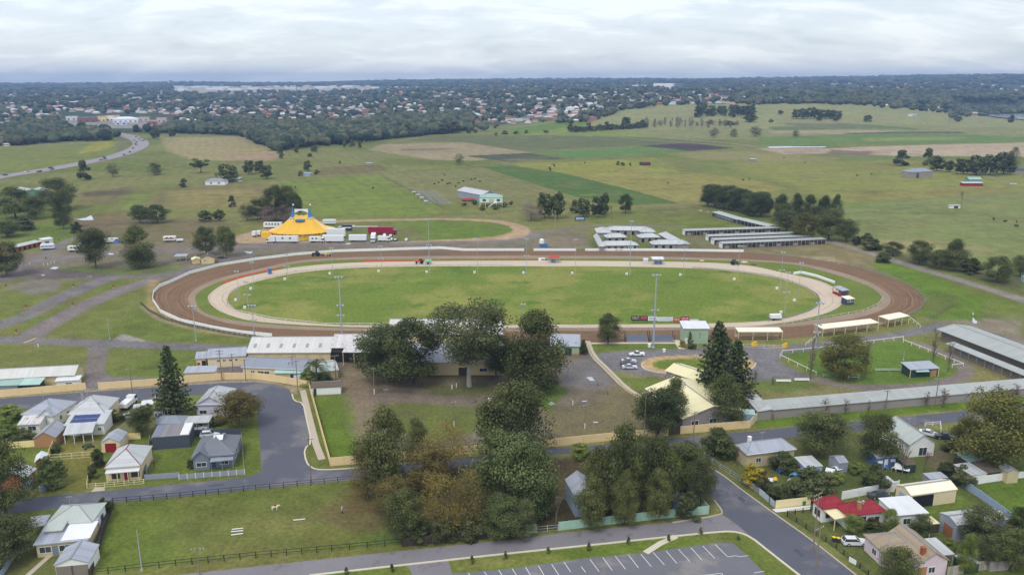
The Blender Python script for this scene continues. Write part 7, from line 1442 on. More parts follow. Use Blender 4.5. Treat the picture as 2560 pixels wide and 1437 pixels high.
board(1683,1701,807,1.5,((172,48,48),(222,170,180)), 'red advertising board with pink stripes'); board(1701.5,1722,808,2.2,((140,40,66),(226,190,200)), 'tall maroon scoreboard with three pale digits'); board(1724,1746,807,1.0,((196,204,222),(226,224,180)), 'low pale blue advertising board at the right end')
board(1437,1462,553,2.4,((44,70,128),(222,228,236)), 'blue sign with white lettering below the row of dark trees'); board(683,715,943,.9,((60,66,130),(150,156,200)), 'blue banner on the cream boundary wall', z0=1.0); board(735,762,952,1.0,((222,226,236),(170,186,214)), 'white banner on the cream wall by the palm', z0=.8)
# ============================================================ small things
def bin_(px, py, lid, label, body=(60,76,66)):
    R0 = empty('wheelie_bin', G(px, py),.3, label, 'bin'); b = MB(); b.prism([(-.25,.05),(.25,.05),(.32,.95),(-.32,.95)],-.3,.3, tap=[.05,.05,0,0]); b.build('body', wallm('bin_%d' % body[0], body), R0); b = MB(); b.box((0,0,1.0),(.7,.66,.08),0,0,0,.08); b.build('lid', pm('lid_%d_%d' % lid[:2], lid, .6), R0)
bin_(595,1098,(190,200,60), 'dark bin with lime lid on the lawn right of the slate bungalow', (40,44,56)); bin_(2009,1262,(60,160,90), 'green bin beside the cream garden wall', (50,110,70)); bin_(2084,1353,(232,196,50), 'yellow lidded bin left of the white station wagon, left', (60,64,60)); bin_(2095,1355,(232,196,50), 'yellow lidded bin left of the white station wagon, right', (60,64,60)); bin_(254,1138,(228,210,50), 'yellow lidded bin behind the cream cottage', (60,66,60)); bin_(256,1276,(60,170,120), 'green lidded bin beside the lower left house'); bin_(263,1277,(232,180,60), 'orange lidded bin beside the lower left house', (50,56,50))
for px, py, lb in ((15,718, 'red service post at the left edge'),(65,770, 'red service post between the two left gravel roads'),(184,717, 'red service post left of the upper gravel road'),(182,764, 'red service post left of the lower gravel road'),(284,720, 'red service post on the lawn between the gravel roads'),(41,832, 'red service post above the asphalt drive'),(481,588, 'red service post above the two dark trees'),(147,604, 'red service post beside the white shed'),(115,650, 'red service post near the white stakes')):
    R0 = empty('service_post', G(px, py),0, lb, 'post'); b = MB(); b.bx(-.18,.18,-.15,.15,0,1.5); b.build('pillar', W['orange'], R0); b = MB(); b.bx(-.3,.3,-.25,.25,.9,1.45); b.build('outlet_box', pm('red_box', (160,78,56),.7), R0); b = MB(); b.bx(-.4,.4,-.4,.4,0,.1); b.build('base', conc, R0)
for i, (px, py) in enumerate(((74,662),(109,664),(120,663),(128,660),(136,659),(96,868),(1130,972),(1141,968),(1432,1012),(1495,965),(1519,987))):
    b = MB(); b.tube((0,0,0),(0,0,1.3),.14,.12,8); b.tube((0,0,1.3),(0,0,1.4),.12,.03,8); o = b.build('bollard', W['white'] if i < 9 else W['orange']); o.location = G(px, py); tag(o, 'white stake beside the showground entrance track' if i < 5 else ('white bollard at the road fork' if i == 5 else ['left', 'right'][i-6]+' of two white stakes in the shade of the gum tree' if i < 8 else 'white stake in the bare yard' if i < 9 else 'orange marker cone near the concrete path' if i == 9 else 'orange marker cone below the first one'), 'bollard' if i < 9 else 'cone', 'white stakes by the entrance' if i < 5 else None)
def bench(px, py, L, mt, label, ang=0):
    R0 = empty('bench', G(px, py), ang, label, 'bench'); b = MB(); b.bx(-L/2, L/2,-.2,.2,.42,.5); b.build('seat', mt, R0); b = MB(); b.bx(-L/2, L/2,.25,.3,.55,.95); b.build('backrest', mt, R0)
    for x in (-L/2+.3, L/2-.3): b = MB(); b.bx(x-.05, x+.05,-.2,.3,0,.42); b.build('leg', steel, R0)
bench(1959,956,4.5, WR, 'white bench left of a pair beside the paddock'); bench(2005,953,4.5, WR, 'white bench right of a pair beside the paddock'); bench(2075,942,4.5, W['pgreen'], 'pale green bench left of the paddock tree'); bench(2206,928,4.5, W['pgreen'], 'pale bench left of the paddock hut'); bench(2238,928,3.6, W['pgreen'], 'pale bench touching the paddock hut')
fence_rail('stock_gate', 'white five barred gate leaning under the paddock tree', [(2120,947),(2147,948)],1.5, WR, 3.0,2,.08, 'gate')
for k, (x0, y0, x1, y1) in enumerate(((733,1301,763,1298),(580,1324,608,1321),(578,1330,608,1327),(578,1338,608,1334))):
    a, c = G(x0, y0), G(x1, y1); b = MB(); m_ = (a+c)/2; b.tube((a.x-m_.x, a.y-m_.y, .15),(c.x-m_.x, c.y-m_.y, .15),.11,.11,8); o = b.build('jump_pole', trimW); o.location = m_; tag(o, ['white jumping pole lying alone between the rider and the walker', 'top one of three white poles lying together in the paddock', 'middle one of three white poles lying together in the paddock', 'bottom one of three white poles lying together in the paddock'][k], 'pole')
R0 = empty('swing_frame', G(1155,1330),0, 'thin pale pipe frame standing among the autumn trees', 'frame'); b = MB(); b.tube((-1.8,0,0),(-1.8,0,4.2),.06,.06,6); b.tube((1.8,0,0),(1.8,0,4.2),.06,.06,6); b.build('post', steel, R0); b = MB(); b.tube((-1.8,0,4.2),(1.8,0,4.2),.06,.06,6); b.build('crossbar', steel, R0)
R0 = empty('clothes_hoist', G(437,1112),.3, 'rotary clothes hoist in front of the dark grey shed', 'clothes hoist'); b = MB(); b.tube((0,0,0),(0,0,2),.05,.05,6); b.build('pole', steel, R0); b = MB()
for i in range(4): a = i*math.pi/2; b.tube((0,0,1.9),(math.cos(a)*1.9, math.sin(a)*1.9,2.1),.04,.03,5); c2 = a+math.pi/2; [b.tube((math.cos(a)*r_, math.sin(a)*r_, 2.05),(math.cos(c2)*r_, math.sin(c2)*r_, 2.05),.015,.015,3) for r_ in (1.0,1.5,1.85)]
b.build('arms', steel, R0)
R0 = empty('garden_table', G(221,1118),0, 'round green garden table on the lawn of the solar roof house', 'table'); b = MB(); b.tube((0,0,.68),(0,0,.74),.9,.9,16); b.build('table_top', W['dgreen'], R0); [(_b.tube((math.cos(a)*1.3, math.sin(a)*1.3,0),(math.cos(a)*1.3, math.sin(a)*1.3,.45),.22,.25,8), _b.build('stool', W['dgreen'], R0)) for a in (0,1.57,3.14,4.7) for _b in (MB(),)]
cl = [((230,186,60), 'yellow'),((214,122,52), 'orange'),((66,96,168), 'blue'),((224,226,228), 'white'),((150,40,50), 'red'),((90,150,190), 'light blue')]
for i, (px, py, ci, w_) in enumerate(((2003,1188,1,2.2),(2010,1190,0,1.6),(1995,1186,3,1.8),(1950,1183,2,1.6),(1957,1180,2,1.2),(1935,1206,0,1.2),(1925,1208,3,1.4),(1984,1196,5,1.8),(2020,1183,5,1.6),(1912,1197,4,1.2),(2075,1184,3,2.4),(2092,1178,3,2.0),(2213,1175,2,1.0),(2234,1179,3,1.0),(2255,1174,3,4.0),(1975,1210,3,1.2))):
    R0 = empty('yard_canopy' if w_ > 1.9 else 'toy_shelter', G(px, py), rr.uniform(0,3), cl[ci][1]+[' faded', ' small', ' tilted', ' low'][i % 4]+' tarpaulin number of the cluttered yard near its '+('left side' if px < 2000 else 'middle' if px < 2150 else 'right side'), 'tarpaulin', 'tarpaulins and toys in the cluttered yard'); R0['label'] = cl[ci][1]+' '+['faded', 'small', 'tilted', 'low'][i % 4]+' tarpaulin heap in the '+('left part' if px < 2000 else 'middle' if px < 2150 else 'right part')+' of the cluttered yard'
    b = MB(); b.prism([(-w_/2,.9),(0,1.4),(w_/2,.9),(w_/2-.05,.82),(0,1.3),(-w_/2+.05,.82)],-w_*.4, w_*.4); b.build('cover', pm('tarp_%d' % ci, cl[ci][0],.6), R0); b = MB(); [b.bx(x-.03, x+.03, y-.03, y+.03,0,.9) for x in (-w_*.45, w_*.45) for y in (-w_*.35, w_*.35)]; b.build('legs', steel, R0)
for i, (px, py, nm, c_, s_) in enumerate(((70,1222, 'water_tank', 'slate', 1.5),(108,1226, 'water_tank', 'slate', 1.0),(1660,880, 'cabinet', 'white', .8),(1623,868, 'cabinet', 'white', .9),(1224,1006, 'mower', 'white', .9),(2098,660, 'rubble_pile', 'white', 1.2),(2072,650, 'rubble_pile', 'white', 1.4),(1770,530, 'rubble_pile', 'white', 1.6),(1752,527, 'rubble_pile', 'tan', 1.6),(1860,656, 'soil_heap', 'tan', 2.2),(1845,658, 'soil_heap', 'white', 1.4),(1885,662, 'soil_heap', 'stall', 1.5),(1378,1010, 'rubble_pile', 'white', .8),(2560,705, 'trailer_box', 'lblue', 2),(1755,652, 'soil_heap', 'tan', 1.6))):
    if nm == 'water_tank': R0 = empty(nm, G(px, py),0, 'grey green water tank at the drive of the orange brick house' if i == 0 else 'smaller grey tank at the drive of the orange brick house', 'tank'); b = MB(); b.tube((0,0,0),(0,0,1.8*s_/1.5), s_*.8, s_*.8,14); b.build('body', W[c_], R0); b = MB(); b.tube((0,0,1.8*s_/1.5),(0,0,2.0*s_/1.5), s_*.8,.2,14); b.build('lid', W['grey'], R0)
    elif nm in ('cabinet', 'mower', 'trailer_box'): b = MB(); b.bx(-s_/2, s_/2,-s_/2, s_/2,.1, s_*1.3); b.bx(-s_/2-.05, s_/2+.05,-s_/2-.05, s_/2+.05, s_*1.3, s_*1.38); b.bx(-s_/3,-s_/5,-s_/3, s_/3,0,.1); b.bx(s_/5, s_/3,-s_/3, s_/3,0,.1); o = b.build('electric_cabinet' if nm == 'cabinet' else 'crate', W[c_]); o.location = G(px, py); tag(o, {2: 'white electrical cabinet on the grass by the seats, right', 3: 'white electrical cabinet beside the tall mast', 4: 'small white machine on the gravel beside the massive tree', 13: 'pale blue crate at the right edge beside the lane'}[i], 'cabinet' if nm == 'cabinet' else 'crate')
    else:
        r_ = np.random.RandomState(i); V = IV2*(1+r_.uniform(-.3,.3,(len(IV2),1)))*np.array([s_*1.4, s_, s_*.6]); V[:, 2] = np.maximum(V[:, 2],-.05); o = bpy.data.objects.new(nm, np_mesh(nm, V, IF2,[W['gbrick'] if c_ == 'white' else W[c_]])); link(o); o.location = G(px, py); o.scale = (.6,.6,.5); tag(o, ('pale' if c_ != 'stall' else 'dark')+(' rubble heap ' if 'rubble' in nm else ' soil heap ')+('on the waste ground beside the right bend, nearest the lane' if px == 2098 else 'on the waste ground beside the right bend, nearest the stables' if px == 2072 else 'at the end of the open shed' if px == 1770 else 'left of the one at the open shed' if px == 1752 else 'left of the working tractor' if px == 1845 else 'under the working tractor' if px == 1860 else 'right of the working tractor' if px > 1800 else 'in the bare yard' if px < 1400 else 'behind the pink track'), 'heap')
# cattle
def cow_mesh():
    b = MB(); b.prism([(-.9,.7),(-.95,1.3),(-.3,1.4),(.7,1.4),(1.0,1.2),(.9,.75),(.2,.6)],-.33,.33, tap=[.08,.12,.12,.12,.1,.1,.05]); b.prism([(.85,1.0),(.9,1.4),(1.3,1.25),(1.6,.8),(1.45,.65),(1.2,.85)],-.16,.16, tap=[.03]*6)
    for x in (-.75,.7):
        for y in (-.22,.22): b.tube((x, y, .8),(x+.03, y, 0),.11,.07,6)
    b.tube((-.95,0,1.25),(-1.05,0,.6),.04,.02,4); return b.mesh('cow', pm('black_hide', (40,36,34),.8))
cm_ = cow_mesh()
for px, py in ((1086,462),(1097,458),(1105,453),(1118,462),(1125,461),(1147,460),(1158,455),(1178,450),(1187,449),(1200,456),(1139,468),(1112,440),(738,470),(932,472),(1670,460),(1858,452),(1873,450),(2143,441),(2179,437),(2013,408),(1960,396),(2484,550),(2512,556),(2541,557),(2541,568),(1462,409),(1726,344)):
    o = bpy.data.objects.new('cow', cm_); link(o); o.location = G(px, py); o.rotation_euler = (0,0, rr.uniform(0,6.28)); o.scale = (1.05,)*3; tag(o, 'black cow grazing in the cattle field above the farmhouse' if 1080 < px < 1205 and py > 435 else 'black cow grazing in the distant open fields', 'cow', 'cattle in the fields')
# ============================================================ walker, pony and rider in the horse paddock
def skin(name, nodes, edges, mat, parent, sub=1, root=0):
    """one continuous body grown over a skeleton of (x, y, z, radius) joints"""
    me = bpy.data.meshes.new(name); me.from_pydata([n_[:3] for n_ in nodes], edges, []); o = bpy.data.objects.new(name, me); C.objects.link(o)
    m = o.modifiers.new('skin', 'SKIN'); m.use_smooth_shade = True
    for i, n_ in enumerate(nodes): sv = me.skin_vertices[0].data[i]; sv.radius = (n_[3], n_[4] if len(n_) > 4 else n_[3]); sv.use_root = (i == root)
    s_ = o.modifiers.new('sub', 'SUBSURF'); s_.levels = s_.render_levels = sub
    dg = bpy.context.evaluated_depsgraph_get(); ev = o.evaluated_get(dg); m2 = bpy.data.meshes.new_from_object(ev); m2.materials.clear(); m2.materials.append(mat)
    o.modifiers.clear(); o.data = m2; o.parent = parent; return o
SKN = pm('skin', (206,160,132),.6)
def hand(nodes, edges, w, d, s):
    """palm with five unequal bent fingers from wrist joint index w along direction d"""
    p = Vector(nodes[w][:3]); d = Vector(d).normalized(); sd_ = Vector((0,1,0)).cross(d).normalized()*s; k = len(nodes); q = p+d*.06; nodes.append((*q, .026,.016)); edges.append((w, k))
    for i, (off, L) in enumerate(((-.03,.065),(-.01,.075),(.01,.07),(.03,.055))):
        a = q+sd_*off+d*.03; b_ = a+d*L*.55+Vector((0,0,-.004)); c = b_+d*L*.4+Vector((.012*s, 0,-.006)); n_ = len(nodes); nodes += [(*a, .009),(*b_, .008),(*c, .006)]; edges += [(k, n_),(n_, n_+1),(n_+1, n_+2)]
    a = p+d*.03+sd_*-.035; b_ = a+d*.035+sd_*-.015; n_ = len(nodes); nodes += [(*a, .010),(*b_, .008)]; edges += [(k, n_),(n_, n_+1)]
def person(root, H, sit=False):
    N = [(0,0,.93,.13,.1),(0,0,1.1,.12,.09),(0,0,1.36,.15,.1),(0,0,1.49,.055),(.02,0,1.56,.075),(.02,0,1.66,.095),(.01,0,1.74,.06)]; E = [(0,1),(1,2),(2,3),(3,4),(4,5),(5,6)]
    for s in (-1,1):
        k = len(N)
        if sit: N += [(.02, s*.12,.88,.1),(.3, s*.26,.72,.07),(.2, s*.28,.36,.05),(.18, s*.28,.28,.04),(.3, s*.28,.25,.035)]
        else: N += [(0, s*.1,.85,.1),(.03*s, s*.11,.48,.065),(-.02*s, s*.12,.1,.042),(0-.02*s, s*.12,.05,.045),(.14-.02*s, s*.13,.03,.04)]
        E += [(0, k),(k, k+1),(k+1, k+2),(k+2, k+3),(k+3, k+4)]; k = len(N)
        if sit: N += [(0, s*.19,1.38,.06),(.06, s*.24,1.14,.045),(.32, s*.1,1.08,.03)]
        else: N += [(0, s*.2,1.38,.06),(-.02, s*.25,1.12,.045),(.1, s*.22,.9,.03)]
        E += [(2, k),(k, k+1),(k+1, k+2)]; hand(N, E, k+2,(1,0,-.2) if sit else (.4,0,-1), s)
    b = skin('body', N, E, SKN, root, 2); root.scale = (H/1.8,)*3; return N
def clothed(root, N, top, legs, cap, sit=False, tied=None):
    skin('shirt', [(0,0,.95,.15,.12),(0,0,1.12,.145,.11),(0,0,1.38,.172,.12),(0,0,1.46,.07)]+[(0, s*.2,1.38,.078) for s in (-1,1)]+[((.06 if sit else -.02), s*.25,1.14,.062) for s in (-1,1)],[(0,1),(1,2),(2,3),(2,4),(2,5),(4,6),(5,7)], top, root, 1)
    skin('trousers', [(0,0,.93,.145,.12)]+[N[i][:3]+(N[i][3]+.02,) for i in (7,8,9)]+[(N[i]) [:3]+(N[i][3]+.02,) for i in (20+12,21+12,22+12)] if False else [(0,0,.93,.145,.12)]+sum([([(.02, s*.12,.88,.12),(.3, s*.26,.72,.088),(.2, s*.28,.4,.065)] if sit else [(0, s*.1,.85,.118),(.03*s, s*.11,.48,.083),(-.02*s, s*.12,.12,.06)]) for s in (-1,1)],[]),[(0,1),(1,2),(2,3),(0,4),(4,5),(5,6)], legs, root, 1)
    hr = MB(); hr.tube((-.02,0,1.6),(-.02,0,1.72),.098,.1,10); hr.build('hair', pm('brown_hair', (84,62,46)), root, smooth=True)
    c = MB(); c.tube((.01,0,1.70),(.01,0,1.77),.112,.09,12); c.tube((.01,0,1.77),(.01,0,1.81),.09,.03,12); c.box((.13,0,1.705),(.12,.14,.015)); c.build('cap', cap, root)
    f = MB(); [f.tube((.105, y, 1.665),(.118, y, 1.665),.013,.01,6) for y in (-.035,.035)]; f.build('eyes', blk, root); f = MB(); f.tube((.1,0,1.645),(.135,0,1.62),.01,.016,6); [f.tube((.01, y, 1.66),(.01, y*1.12,1.65),.026,.02,6) for y in (-.098,.098)]; f.build('nose_and_ears', SKN, root); f = MB(); f.box((.112,0,1.595),(.01,.05,.012)); f.build('mouth', W['red'], root)
    if tied: t_ = MB(); t_.tube((0,0,.86),(0,0,1.03),.19,.16,12); t_.box((-.15,0,.75),(.06,.3,.32)); t_.build('jacket', tied, root)
R0 = empty('person', G(856,1285), math.pi-.1, 'person standing in the paddock in white cap, light blue shirt and dark trousers', 'person')
N = person(R0,1.8); clothed(R0, N, wallm('light_blue_shirt', (176,196,222)), wallm('dark_trousers', (44,46,58)), W['white'], tied=wallm('coral_jacket', (206,104,110)))
# pony
R0 = empty('pony', G(688,1275),0, 'small cream pony walking right with a rider on its back', 'pony'); cream = pm('cream_coat', (222,212,190),.8,(2,.1),(8,.08), k=1.15); R0.scale = (.9,)*3
N = [(0,0,.95,.24,.25),(-.35,0,.98,.23,.24),(-.62,0,.98,.2,.2),(.32,0,.95,.24,.24),(.52,0,1.02,.2,.2),(.72,0,1.2,.13,.15),(.88,0,1.36,.1,.12),(.98,0,1.4,.1,.11),(1.12,0,1.28,.07,.08),(1.24,0,1.14,.055,.06)]; E = [(0,1),(1,2),(0,3),(3,4),(4,5),(5,6),(6,7),(7,8),(8,9)]
for s in (-1,1):
    k = len(N); f_ = .12*s; N += [(.48, s*.13,.78,.1),(.5+f_, s*.14,.48,.055),(.48+f_*1.4, s*.14,.14,.036),(.52+f_*1.5, s*.14,.03,.05)]; E += [(4, k),(k, k+1),(k+1, k+2),(k+2, k+3)]
    k = len(N); N += [(-.6, s*.13,.8,.13),(-.5-f_, s*.14,.6,.085),(-.72-f_, s*.14,.4,.05),(-.66-f_, s*.14,.12,.036),(-.62-f_, s*.14,.03,.05)]; E += [(2, k),(k, k+1),(k+1, k+2),(k+2, k+3),(k+3, k+4)]
    k = len(N); N += [(.93, s*.06,1.5,.025),(.94, s*.07,1.57,.012)]; E += [(7, k),(k, k+1)]
skin('body', N, E, cream, R0,2); b = MB(); [b.tube((-.8,0,1.1-.14*i),(-.84-.03*i, 0,.96-.14*i),.05+.01*i, .05,6, cap=False) for i in range(4)]; b.build('tail', pm('pale_mane', (232,226,210)), R0); b = MB(); [b.box((.62+.07*i, 0,1.24+.075*i),(.1,.05,.16),0,0,0,-.8) for i in range(5)]; b.build('mane', pm('pale_mane', (232,226,210)), R0)
b = MB(); [b.cylx((.12,0,.0),0,0) for _ in ()]; b.box((.02,0,1.2),(.45,.3,.06)); b.box((-.2,0,1.24),(.08,.26,.08)); b.build('saddle', pm('saddle_leather', (84,48,40)), R0)
R0 = empty('person', G(688,1275)+Vector((0,0,.52)),0, 'small rider in a dark maroon top and cap sitting on the cream pony', 'person'); N = person(R0,1.35, True); clothed(R0, N, wallm('maroon_top', (92,44,62)), wallm('dark_jodhpurs', (52,42,52)), pm('maroon_cap', (96,48,56)), True)
# ============================================================ far town
rs = np.random.RandomState(5); FH = {}
rc = [('pale', (178,182,188)),('white', (212,214,216)),('terracotta', (168,104,84)),('dark grey', (96,98,108)),('brown', (128,100,88)),('cream', (196,186,166))]
wc = [(214,208,196),(196,178,158),(168,116,92),(224,224,222)]
def house_mb(L, D, h, rh, hip=True):
    b = MB(); b.bx(-L/2+.4, L/2-.4,-D/2+.4, D/2-.4,-1.5, h); e = [(-L/2,-D/2, h),(L/2,-D/2, h),(L/2, D/2, h),(-L/2, D/2, h)]; r1, r2 = (-L/2+(D/2 if hip else 0),0, h+rh),(L/2-(D/2 if hip else 0),0, h+rh)
    k = 1; b.face([e[0], e[1], r2, r1], k); b.face([e[1], e[2], r2], k); b.face([e[2], e[3], r1, r2], k); b.face([e[3], e[0], r1], k); b.face(e[::-1], k); return b
for i, (nm, c_) in enumerate(rc):
    for j in range(3): FH[(i, j)] = house_mb([15,12,19][j],[9,9,10][j],[3,3,5.2][j],[2.6,2.4,2.6][j], j != 1).mesh('suburban_house', [pm('far_wall_%d' % ((i+j) % 4), wc[(i+j) % 4],.9, k=WALLK), pm('far_roof_%d' % i, c_, .7,(.1,.1),(1,.05))])
HP = []
def place_houses(n, u0, u1, d0, d1, keep=lambda x, y, u, d: True, mind=17):
    out = []; tr = 0
    while len(out) < n and tr < n*400:
        tr += 1; u = rs.uniform(u0, u1); d = rs.uniform(d0, d1); a = math.atan((u-CX)/FPX*.9683); x, y = d*math.sin(a), d*math.cos(a)
        if any(inpoly(c, x, y) for c in CLEARW) or not keep(x, y, u, d): continue
        if any((x-q[0])**2+(y-q[1])**2 < mind*mind for q in HP[-900:]): continue
        HP.append((x, y)); out.append((x, y, u, d))
    return out
hl_ = place_houses(70,1180,1500,1560,2150)+place_houses(60,1450,2000,2120,2800, lambda x, y, u, d: u < 1820 or d > 2350)+place_houses(45,560,1000,1750,2350)+place_houses(60,0,640,1700,2500, lambda x, y, u, d: not (120 < u < 440 and d < 2300))+place_houses(25,2200,2560,1950,2400)+place_houses(40,900,1500,2100,2900)
for i, (x, y, u, d) in enumerate(hl_):
    ci = int(rs.choice(6, p=[.32,.14,.18,.13,.12,.11])); o = bpy.data.objects.new('suburban_house', FH[(ci, int(rs.randint(3)))]); link(o); o.location = (x, y, float(terr(x, y))); o.rotation_euler = (0,0, rs.uniform(-.5,.5)+(1.57 if rs.rand() < .25 else 0)); s_ = rs.uniform(.9,1.15); o.scale = (s_, s_, s_)
    where = 'on the suburban hill in the middle' if 1150 < u < 1480 else 'on the far ridge right of the middle' if 1480 <= u < 2050 else 'beside the lake at the far right' if u >= 2050 else 'among trees behind the dark wood' if u > 560 else 'in the far town at left'
    tag(o, rc[ci][0]+' roofed house '+where, 'house', 'suburban houses '+where)
# the rest of the suburbs beyond three hundred houses
b = MB(); mats = [pm('far_wall_%d' % k, wc[k]) for k in range(4)]+[pm('far_roof_%d' % k, rc[k][1]) for k in range(6)]
for (x, y, u, d) in place_houses(420,-200,2700,2500,5200, lambda x, y, u, d: not (u > 1900 and d < 3300),24)+place_houses(230,-150,1050,1900,4200, lambda x, y, u, d: True, 22)+place_houses(260,-200,2700,1900,2600, lambda x, y, u, d: not (u > 1900),20):
    h_ = house_mb(rs.uniform(12,20), rs.uniform(8,11),3.2,2.6); z = float(terr(x, y)); n0 = len(b.v); an = rs.uniform(-.6,.6); ca, sa = math.cos(an), math.sin(an); b.v += [(x+p[0]*ca-p[1]*sa, y+p[0]*sa+p[1]*ca, z+p[2]) for p in h_.v]; b.f += [tuple(n0+i for i in f) for f in h_.f]; w_, r_ = rs.randint(4),4+int(rs.choice(6, p=[.32,.12,.18,.12,.16,.1])); b.m += [w_ if m_ == 0 else r_ for m_ in h_.m]
tag(b.build('distant_houses', mats), 'roofs of the furthest suburbs scattered to the ridges', 'houses', kind='stuff')
b = MB(); P_ = [G(*p) for p in ((470,231),(560,230),(700,229),(930,227))]
for i in range(95):
    u = rs.uniform(440,940); a = math.atan((u-CX)/FPX*.9683); d = rs.uniform(4700,7200); x, y = d*math.sin(a), d*math.cos(a); z = float(terr(x, y)); L_ = rs.uniform(25,70)*(1 if rs.rand() < .6 else 1.5); b.box((x, y, z+4),(L_, rs.uniform(15,40),10), rs.uniform(-.3,.3), int(rs.randint(2)))
tag(b.build('industrial_estate', [pm('shed_white', (230,232,234)), pm('shed_pale', (196,192,186))]), 'white sheds of the industrial estate on the horizon at left', 'industrial estate', kind='stuff')
# town centre at left: each building is a thing
def shop(x0, x1, yb, h_, D, wcol, rcol, label, flat=True):
    p0, p1 = G(x0, yb), G(x1, yb); L = (p1-p0).length; R0 = empty('town_building', p0, math.atan2(p1.y-p0.y, p1.x-p0.x), label, 'building'); b = MB(); b.bx(0, L, 0, D, -2, h_); b.build('wall', wallm('shopw_%d_%d_%d' % wcol, wcol), R0)
    b = MB()
    if flat: b.bx(-.3, L+.3,-.3, D+.3, h_, h_+.5)
    else: b.face([(-.5,-.5, h_),(L+.5,-.5, h_),(L*.7, D/2, h_+4),(L*.3, D/2, h_+4)]); b.face([(L+.5,-.5, h_),(L+.5, D, h_),(L*.7, D/2, h_+4)]); b.face([(L+.5, D, h_),(-.5, D, h_),(L*.3, D/2, h_+4),(L*.7, D/2, h_+4)]); b.face([(-.5, D, h_),(-.5,-.5, h_),(L*.3, D/2, h_+4)])
    b.build('roof', pm('shopr_%d_%d_%d' % rcol, rcol, .7), R0); b = MB(); n_ = max(2, int(L/9))
    for i in range(n_): x = L*(i+.5)/n_; b.bx(x-2, x+2,-.06,.05,.8, min(3.2, h_-1))
    b.build('windows', GLASS, R0)
for a in ((165,192,301,7,20,(206,208,210),(214,216,220), 'pale blue grey shop building at the left end of the town centre'),(194,242,306,9,22,(128,92,82),(122,130,144), 'grey fronted brick shop with flat dark roof in the town centre'),(243,265,304,10,26,(226,208,150),(196,116,76), 'orange roofed yellow shop in the town centre'),(265,284,303,11,30,(226,224,214),(190,110,74), 'tall white gabled hall with orange roof in the town centre'),(283,345,307,7,40,(218,220,228),(226,228,232), 'broad white hipped roof supermarket in the town centre', False),(288,318,313,5,14,(190,196,214),(206,210,222), 'low blue and white shopfront before the supermarket'),(345,372,303,7,20,(190,178,166),(186,180,178), 'tan shop right of the supermarket'),(368,392,312,6,18,(154,88,70),(170,150,140), 'red brick shop at the right of the town centre'),(392,416,306,8,24,(200,170,168),(176,164,172), 'pinkish building right of the town centre'),(428,446,292,7,20,(170,96,74),(226,226,226), 'brick building with white roof right of the town centre'),(448,474,298,8,20,(176,108,82),(188,176,168), 'red brick block with tan roof at the edge of the wood'),(495,522,298,6,18,(206,204,200),(212,214,218), 'low white roofed building above the wood at left'),(560,585,297,7,18,(206,160,120),(208,134,90), 'orange toned building left of the dark wood'),(590,615,303,6,16,(196,198,206),(222,222,224), 'white roofed building left of the dark wood'),
          (135,190,263,8,50,(160,96,76),(232,232,228), 'long brick factory with white roof behind the town, left'),(192,240,262,9,45,(156,92,74),(234,234,230), 'long brick factory with white roof behind the town, right'),(242,272,265,6,26,(190,170,150),(220,222,222), 'small factory wing with pale roof behind the town'),(40,56,278,5,14,(206,206,200),(206,206,200), 'white house roof at the far left road'),(34,62,322,5,16,(200,186,176),(190,176,170), 'brown roofed building among trees at far left'),(8,22,366,3,10,(226,228,228),(232,232,232), 'small white shed in the field at the left edge'),(174,182,318,4,10,(224,226,228),(232,232,232), 'white van sized hut beside the highway'),
          (1633,1681,225,24,24,(232,234,234),(214,216,218), 'large white hospital block on the ridge'),(1682,1702,224,22,24,(112,122,142),(170,176,184), 'dark glass wing of the hospital on the ridge'),(1580,1612,222,14,20,(228,230,230),(226,228,228), 'white block left of the hospital on the ridge'),(1524,1545,229,12,20,(216,220,222),(216,220,222), 'pale building at the left end of the ridge'),(1550,1572,229,10,20,(222,222,216),(222,222,216), 'cream building left of the white block on the ridge'),(1560,1582,322,4,10,(150,130,116),(130,150,140), 'small green roofed farm shed in the hedgerow'),(2280,2292,292,4,9,(206,212,208),(196,210,206), 'pale green farm hut on the grassy hill')): shop(*a)
# ------------------------------------------------------------ woods and suburban tree cover
rs = np.random.RandomState(77)
crowns('wood', scatter([(655,368),(690,380),(720,372),(760,370),(900,358),(1010,345),(1060,340),(1180,325),(1160,305),(1000,300),(900,312),(760,318),(640,322),(420,325),(400,335),(520,332),(600,338)],1500, rs), rs, 'dark wood across the middle behind the fields', (5,9),(10,17), hi=True)
crowns('wood', scatter([(0,372),(60,365),(180,355),(285,352),(260,338),(170,328),(150,310),(80,315),(0,330)],260, rs), rs, 'dark wood at the left beside the highway', (5,9),(9,15), hi=True)
crowns('wood', scatter([(700,345),(1000,330),(1060,320),(1180,318),(1180,300),(1050,305),(700,322)],260, rs), rs, 'further edge of the dark wood behind the fields', (5,9),(12,18), hi=True)
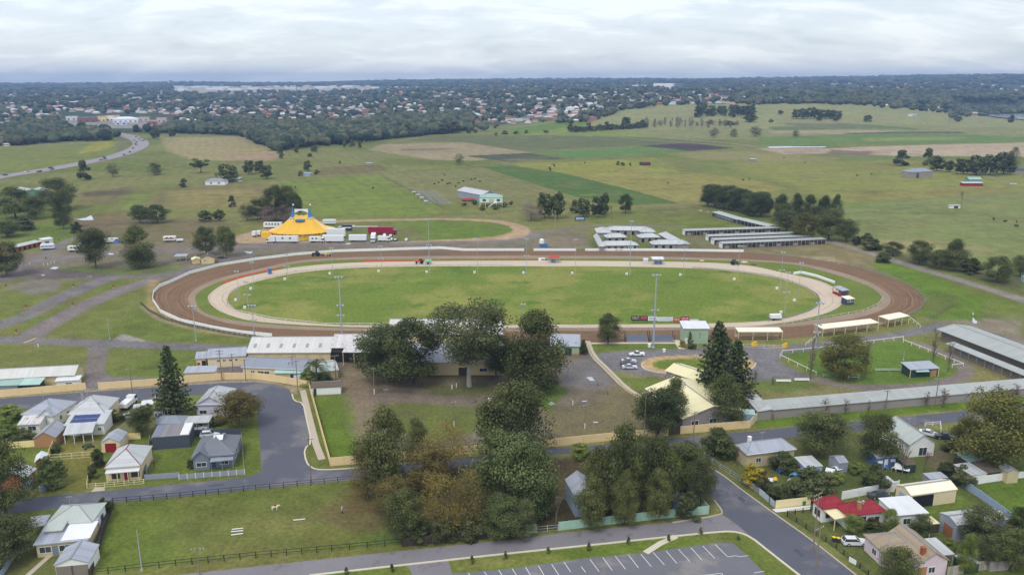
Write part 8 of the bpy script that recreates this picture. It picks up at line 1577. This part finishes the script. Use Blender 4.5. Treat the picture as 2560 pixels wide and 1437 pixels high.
# suburban tree cover
def band_pts(n, u0, u1, d0, d1, rs, keep=None):
    out = []
    while len(out) < n:
        u = rs.uniform(u0, u1); d = math.exp(rs.uniform(math.log(d0), math.log(d1))); a = math.atan((u-CX)/FPX*.9683); x, y = d*math.sin(a), d*math.cos(a)
        if keep is None or keep(x, y, u, d): out.append((x, y))
    return out
HPA = np.array(HP)
def hides(x, y):
    """true when a tree here would stand right in front of a house"""
    dx, dy = HPA[:, 0]-x, HPA[:, 1]-y; d = math.hypot(x, y); ux_, uy_ = x/d, y/d; al = dx*ux_+dy*uy_; la = np.abs(dx*uy_-dy*ux_)
    return bool(np.any((al > -12) & (al < 110+d*.03) & (la < 11)))
def dens(x, y, u, d):
    for c in CLEARW:
        if inpoly(c, x, y): return False
    if u > 2290 and to_px(x, y, 5)[1] > 284.5: return False
    if d < 1330 or (u > 1180 and to_px(x, y, 0)[1] > 343): return False
    if hides(x, y) and rs.rand() < .88: return False
    return vnoise(np.array([x]), np.array([y]),130,91)[0] > .47 or rs.rand() < .16
crowns('suburban_trees', band_pts(3200,-300,2900,1450,2600, rs, dens), rs, 'trees scattered through the nearer suburbs', (4,8),(7,14), hi=True)
crowns('suburban_trees', band_pts(4200,-300,2900,2500,5200, rs, lambda x, y, u, d: not inpoly(CLEARW[3], x, y) and not (hides(x, y) and rs.rand() < .8) and (vnoise(np.array([x]), np.array([y]),260,92)[0] > .44 or rs.rand() < .2)), rs, 'trees covering the far suburbs', (6,12),(9,17))
crowns('ridge_forest', band_pts(5200,-300,2900,5000,9300, rs, lambda x, y, u, d: not inpoly(CLEARW[3], x, y)), rs, 'forest on the blue ridges at the horizon', (14,30),(13,24))
crowns('wood', band_pts(900,1850,2900,2180,3300, rs, lambda x, y, u, d: (u > 2060 or d > 2450) and to_px(x, y, 5)[1] < 283), rs, 'dark forest on the hill behind the grassy slope', (6,11),(11,18), hi=True)
crowns('wood', scatter([(1980,258),(2080,262),(2200,270),(2350,285),(2560,284),(2560,274),(2300,262)],200, rs), rs, 'trees along the top of the grassy slope at right', (4,8),(8,13), hi=True)
# ------------------------------------------------------------ haze
b = MB(); b.bx(-11000,11000,-400,10500,-1.5,185)
hm = bpy.data.materials.new('haze'); hm.use_nodes = True; t = hm.node_tree; t.nodes.clear()
o = t.nodes.new('ShaderNodeOutputMaterial'); v = t.nodes.new('ShaderNodeVolumePrincipled'); t.links.new(v.outputs[0], o.inputs['Volume'])
v.inputs['Color'].default_value = (0.38,0.59,0.98,1); v.inputs['Density'].default_value = 0.00012; v.inputs['Anisotropy'].default_value = 0.0
hz_o = b.build('haze', hm); tag(hz_o, kind='stuff', label='pale blue haze thinning the far country', cat='haze')
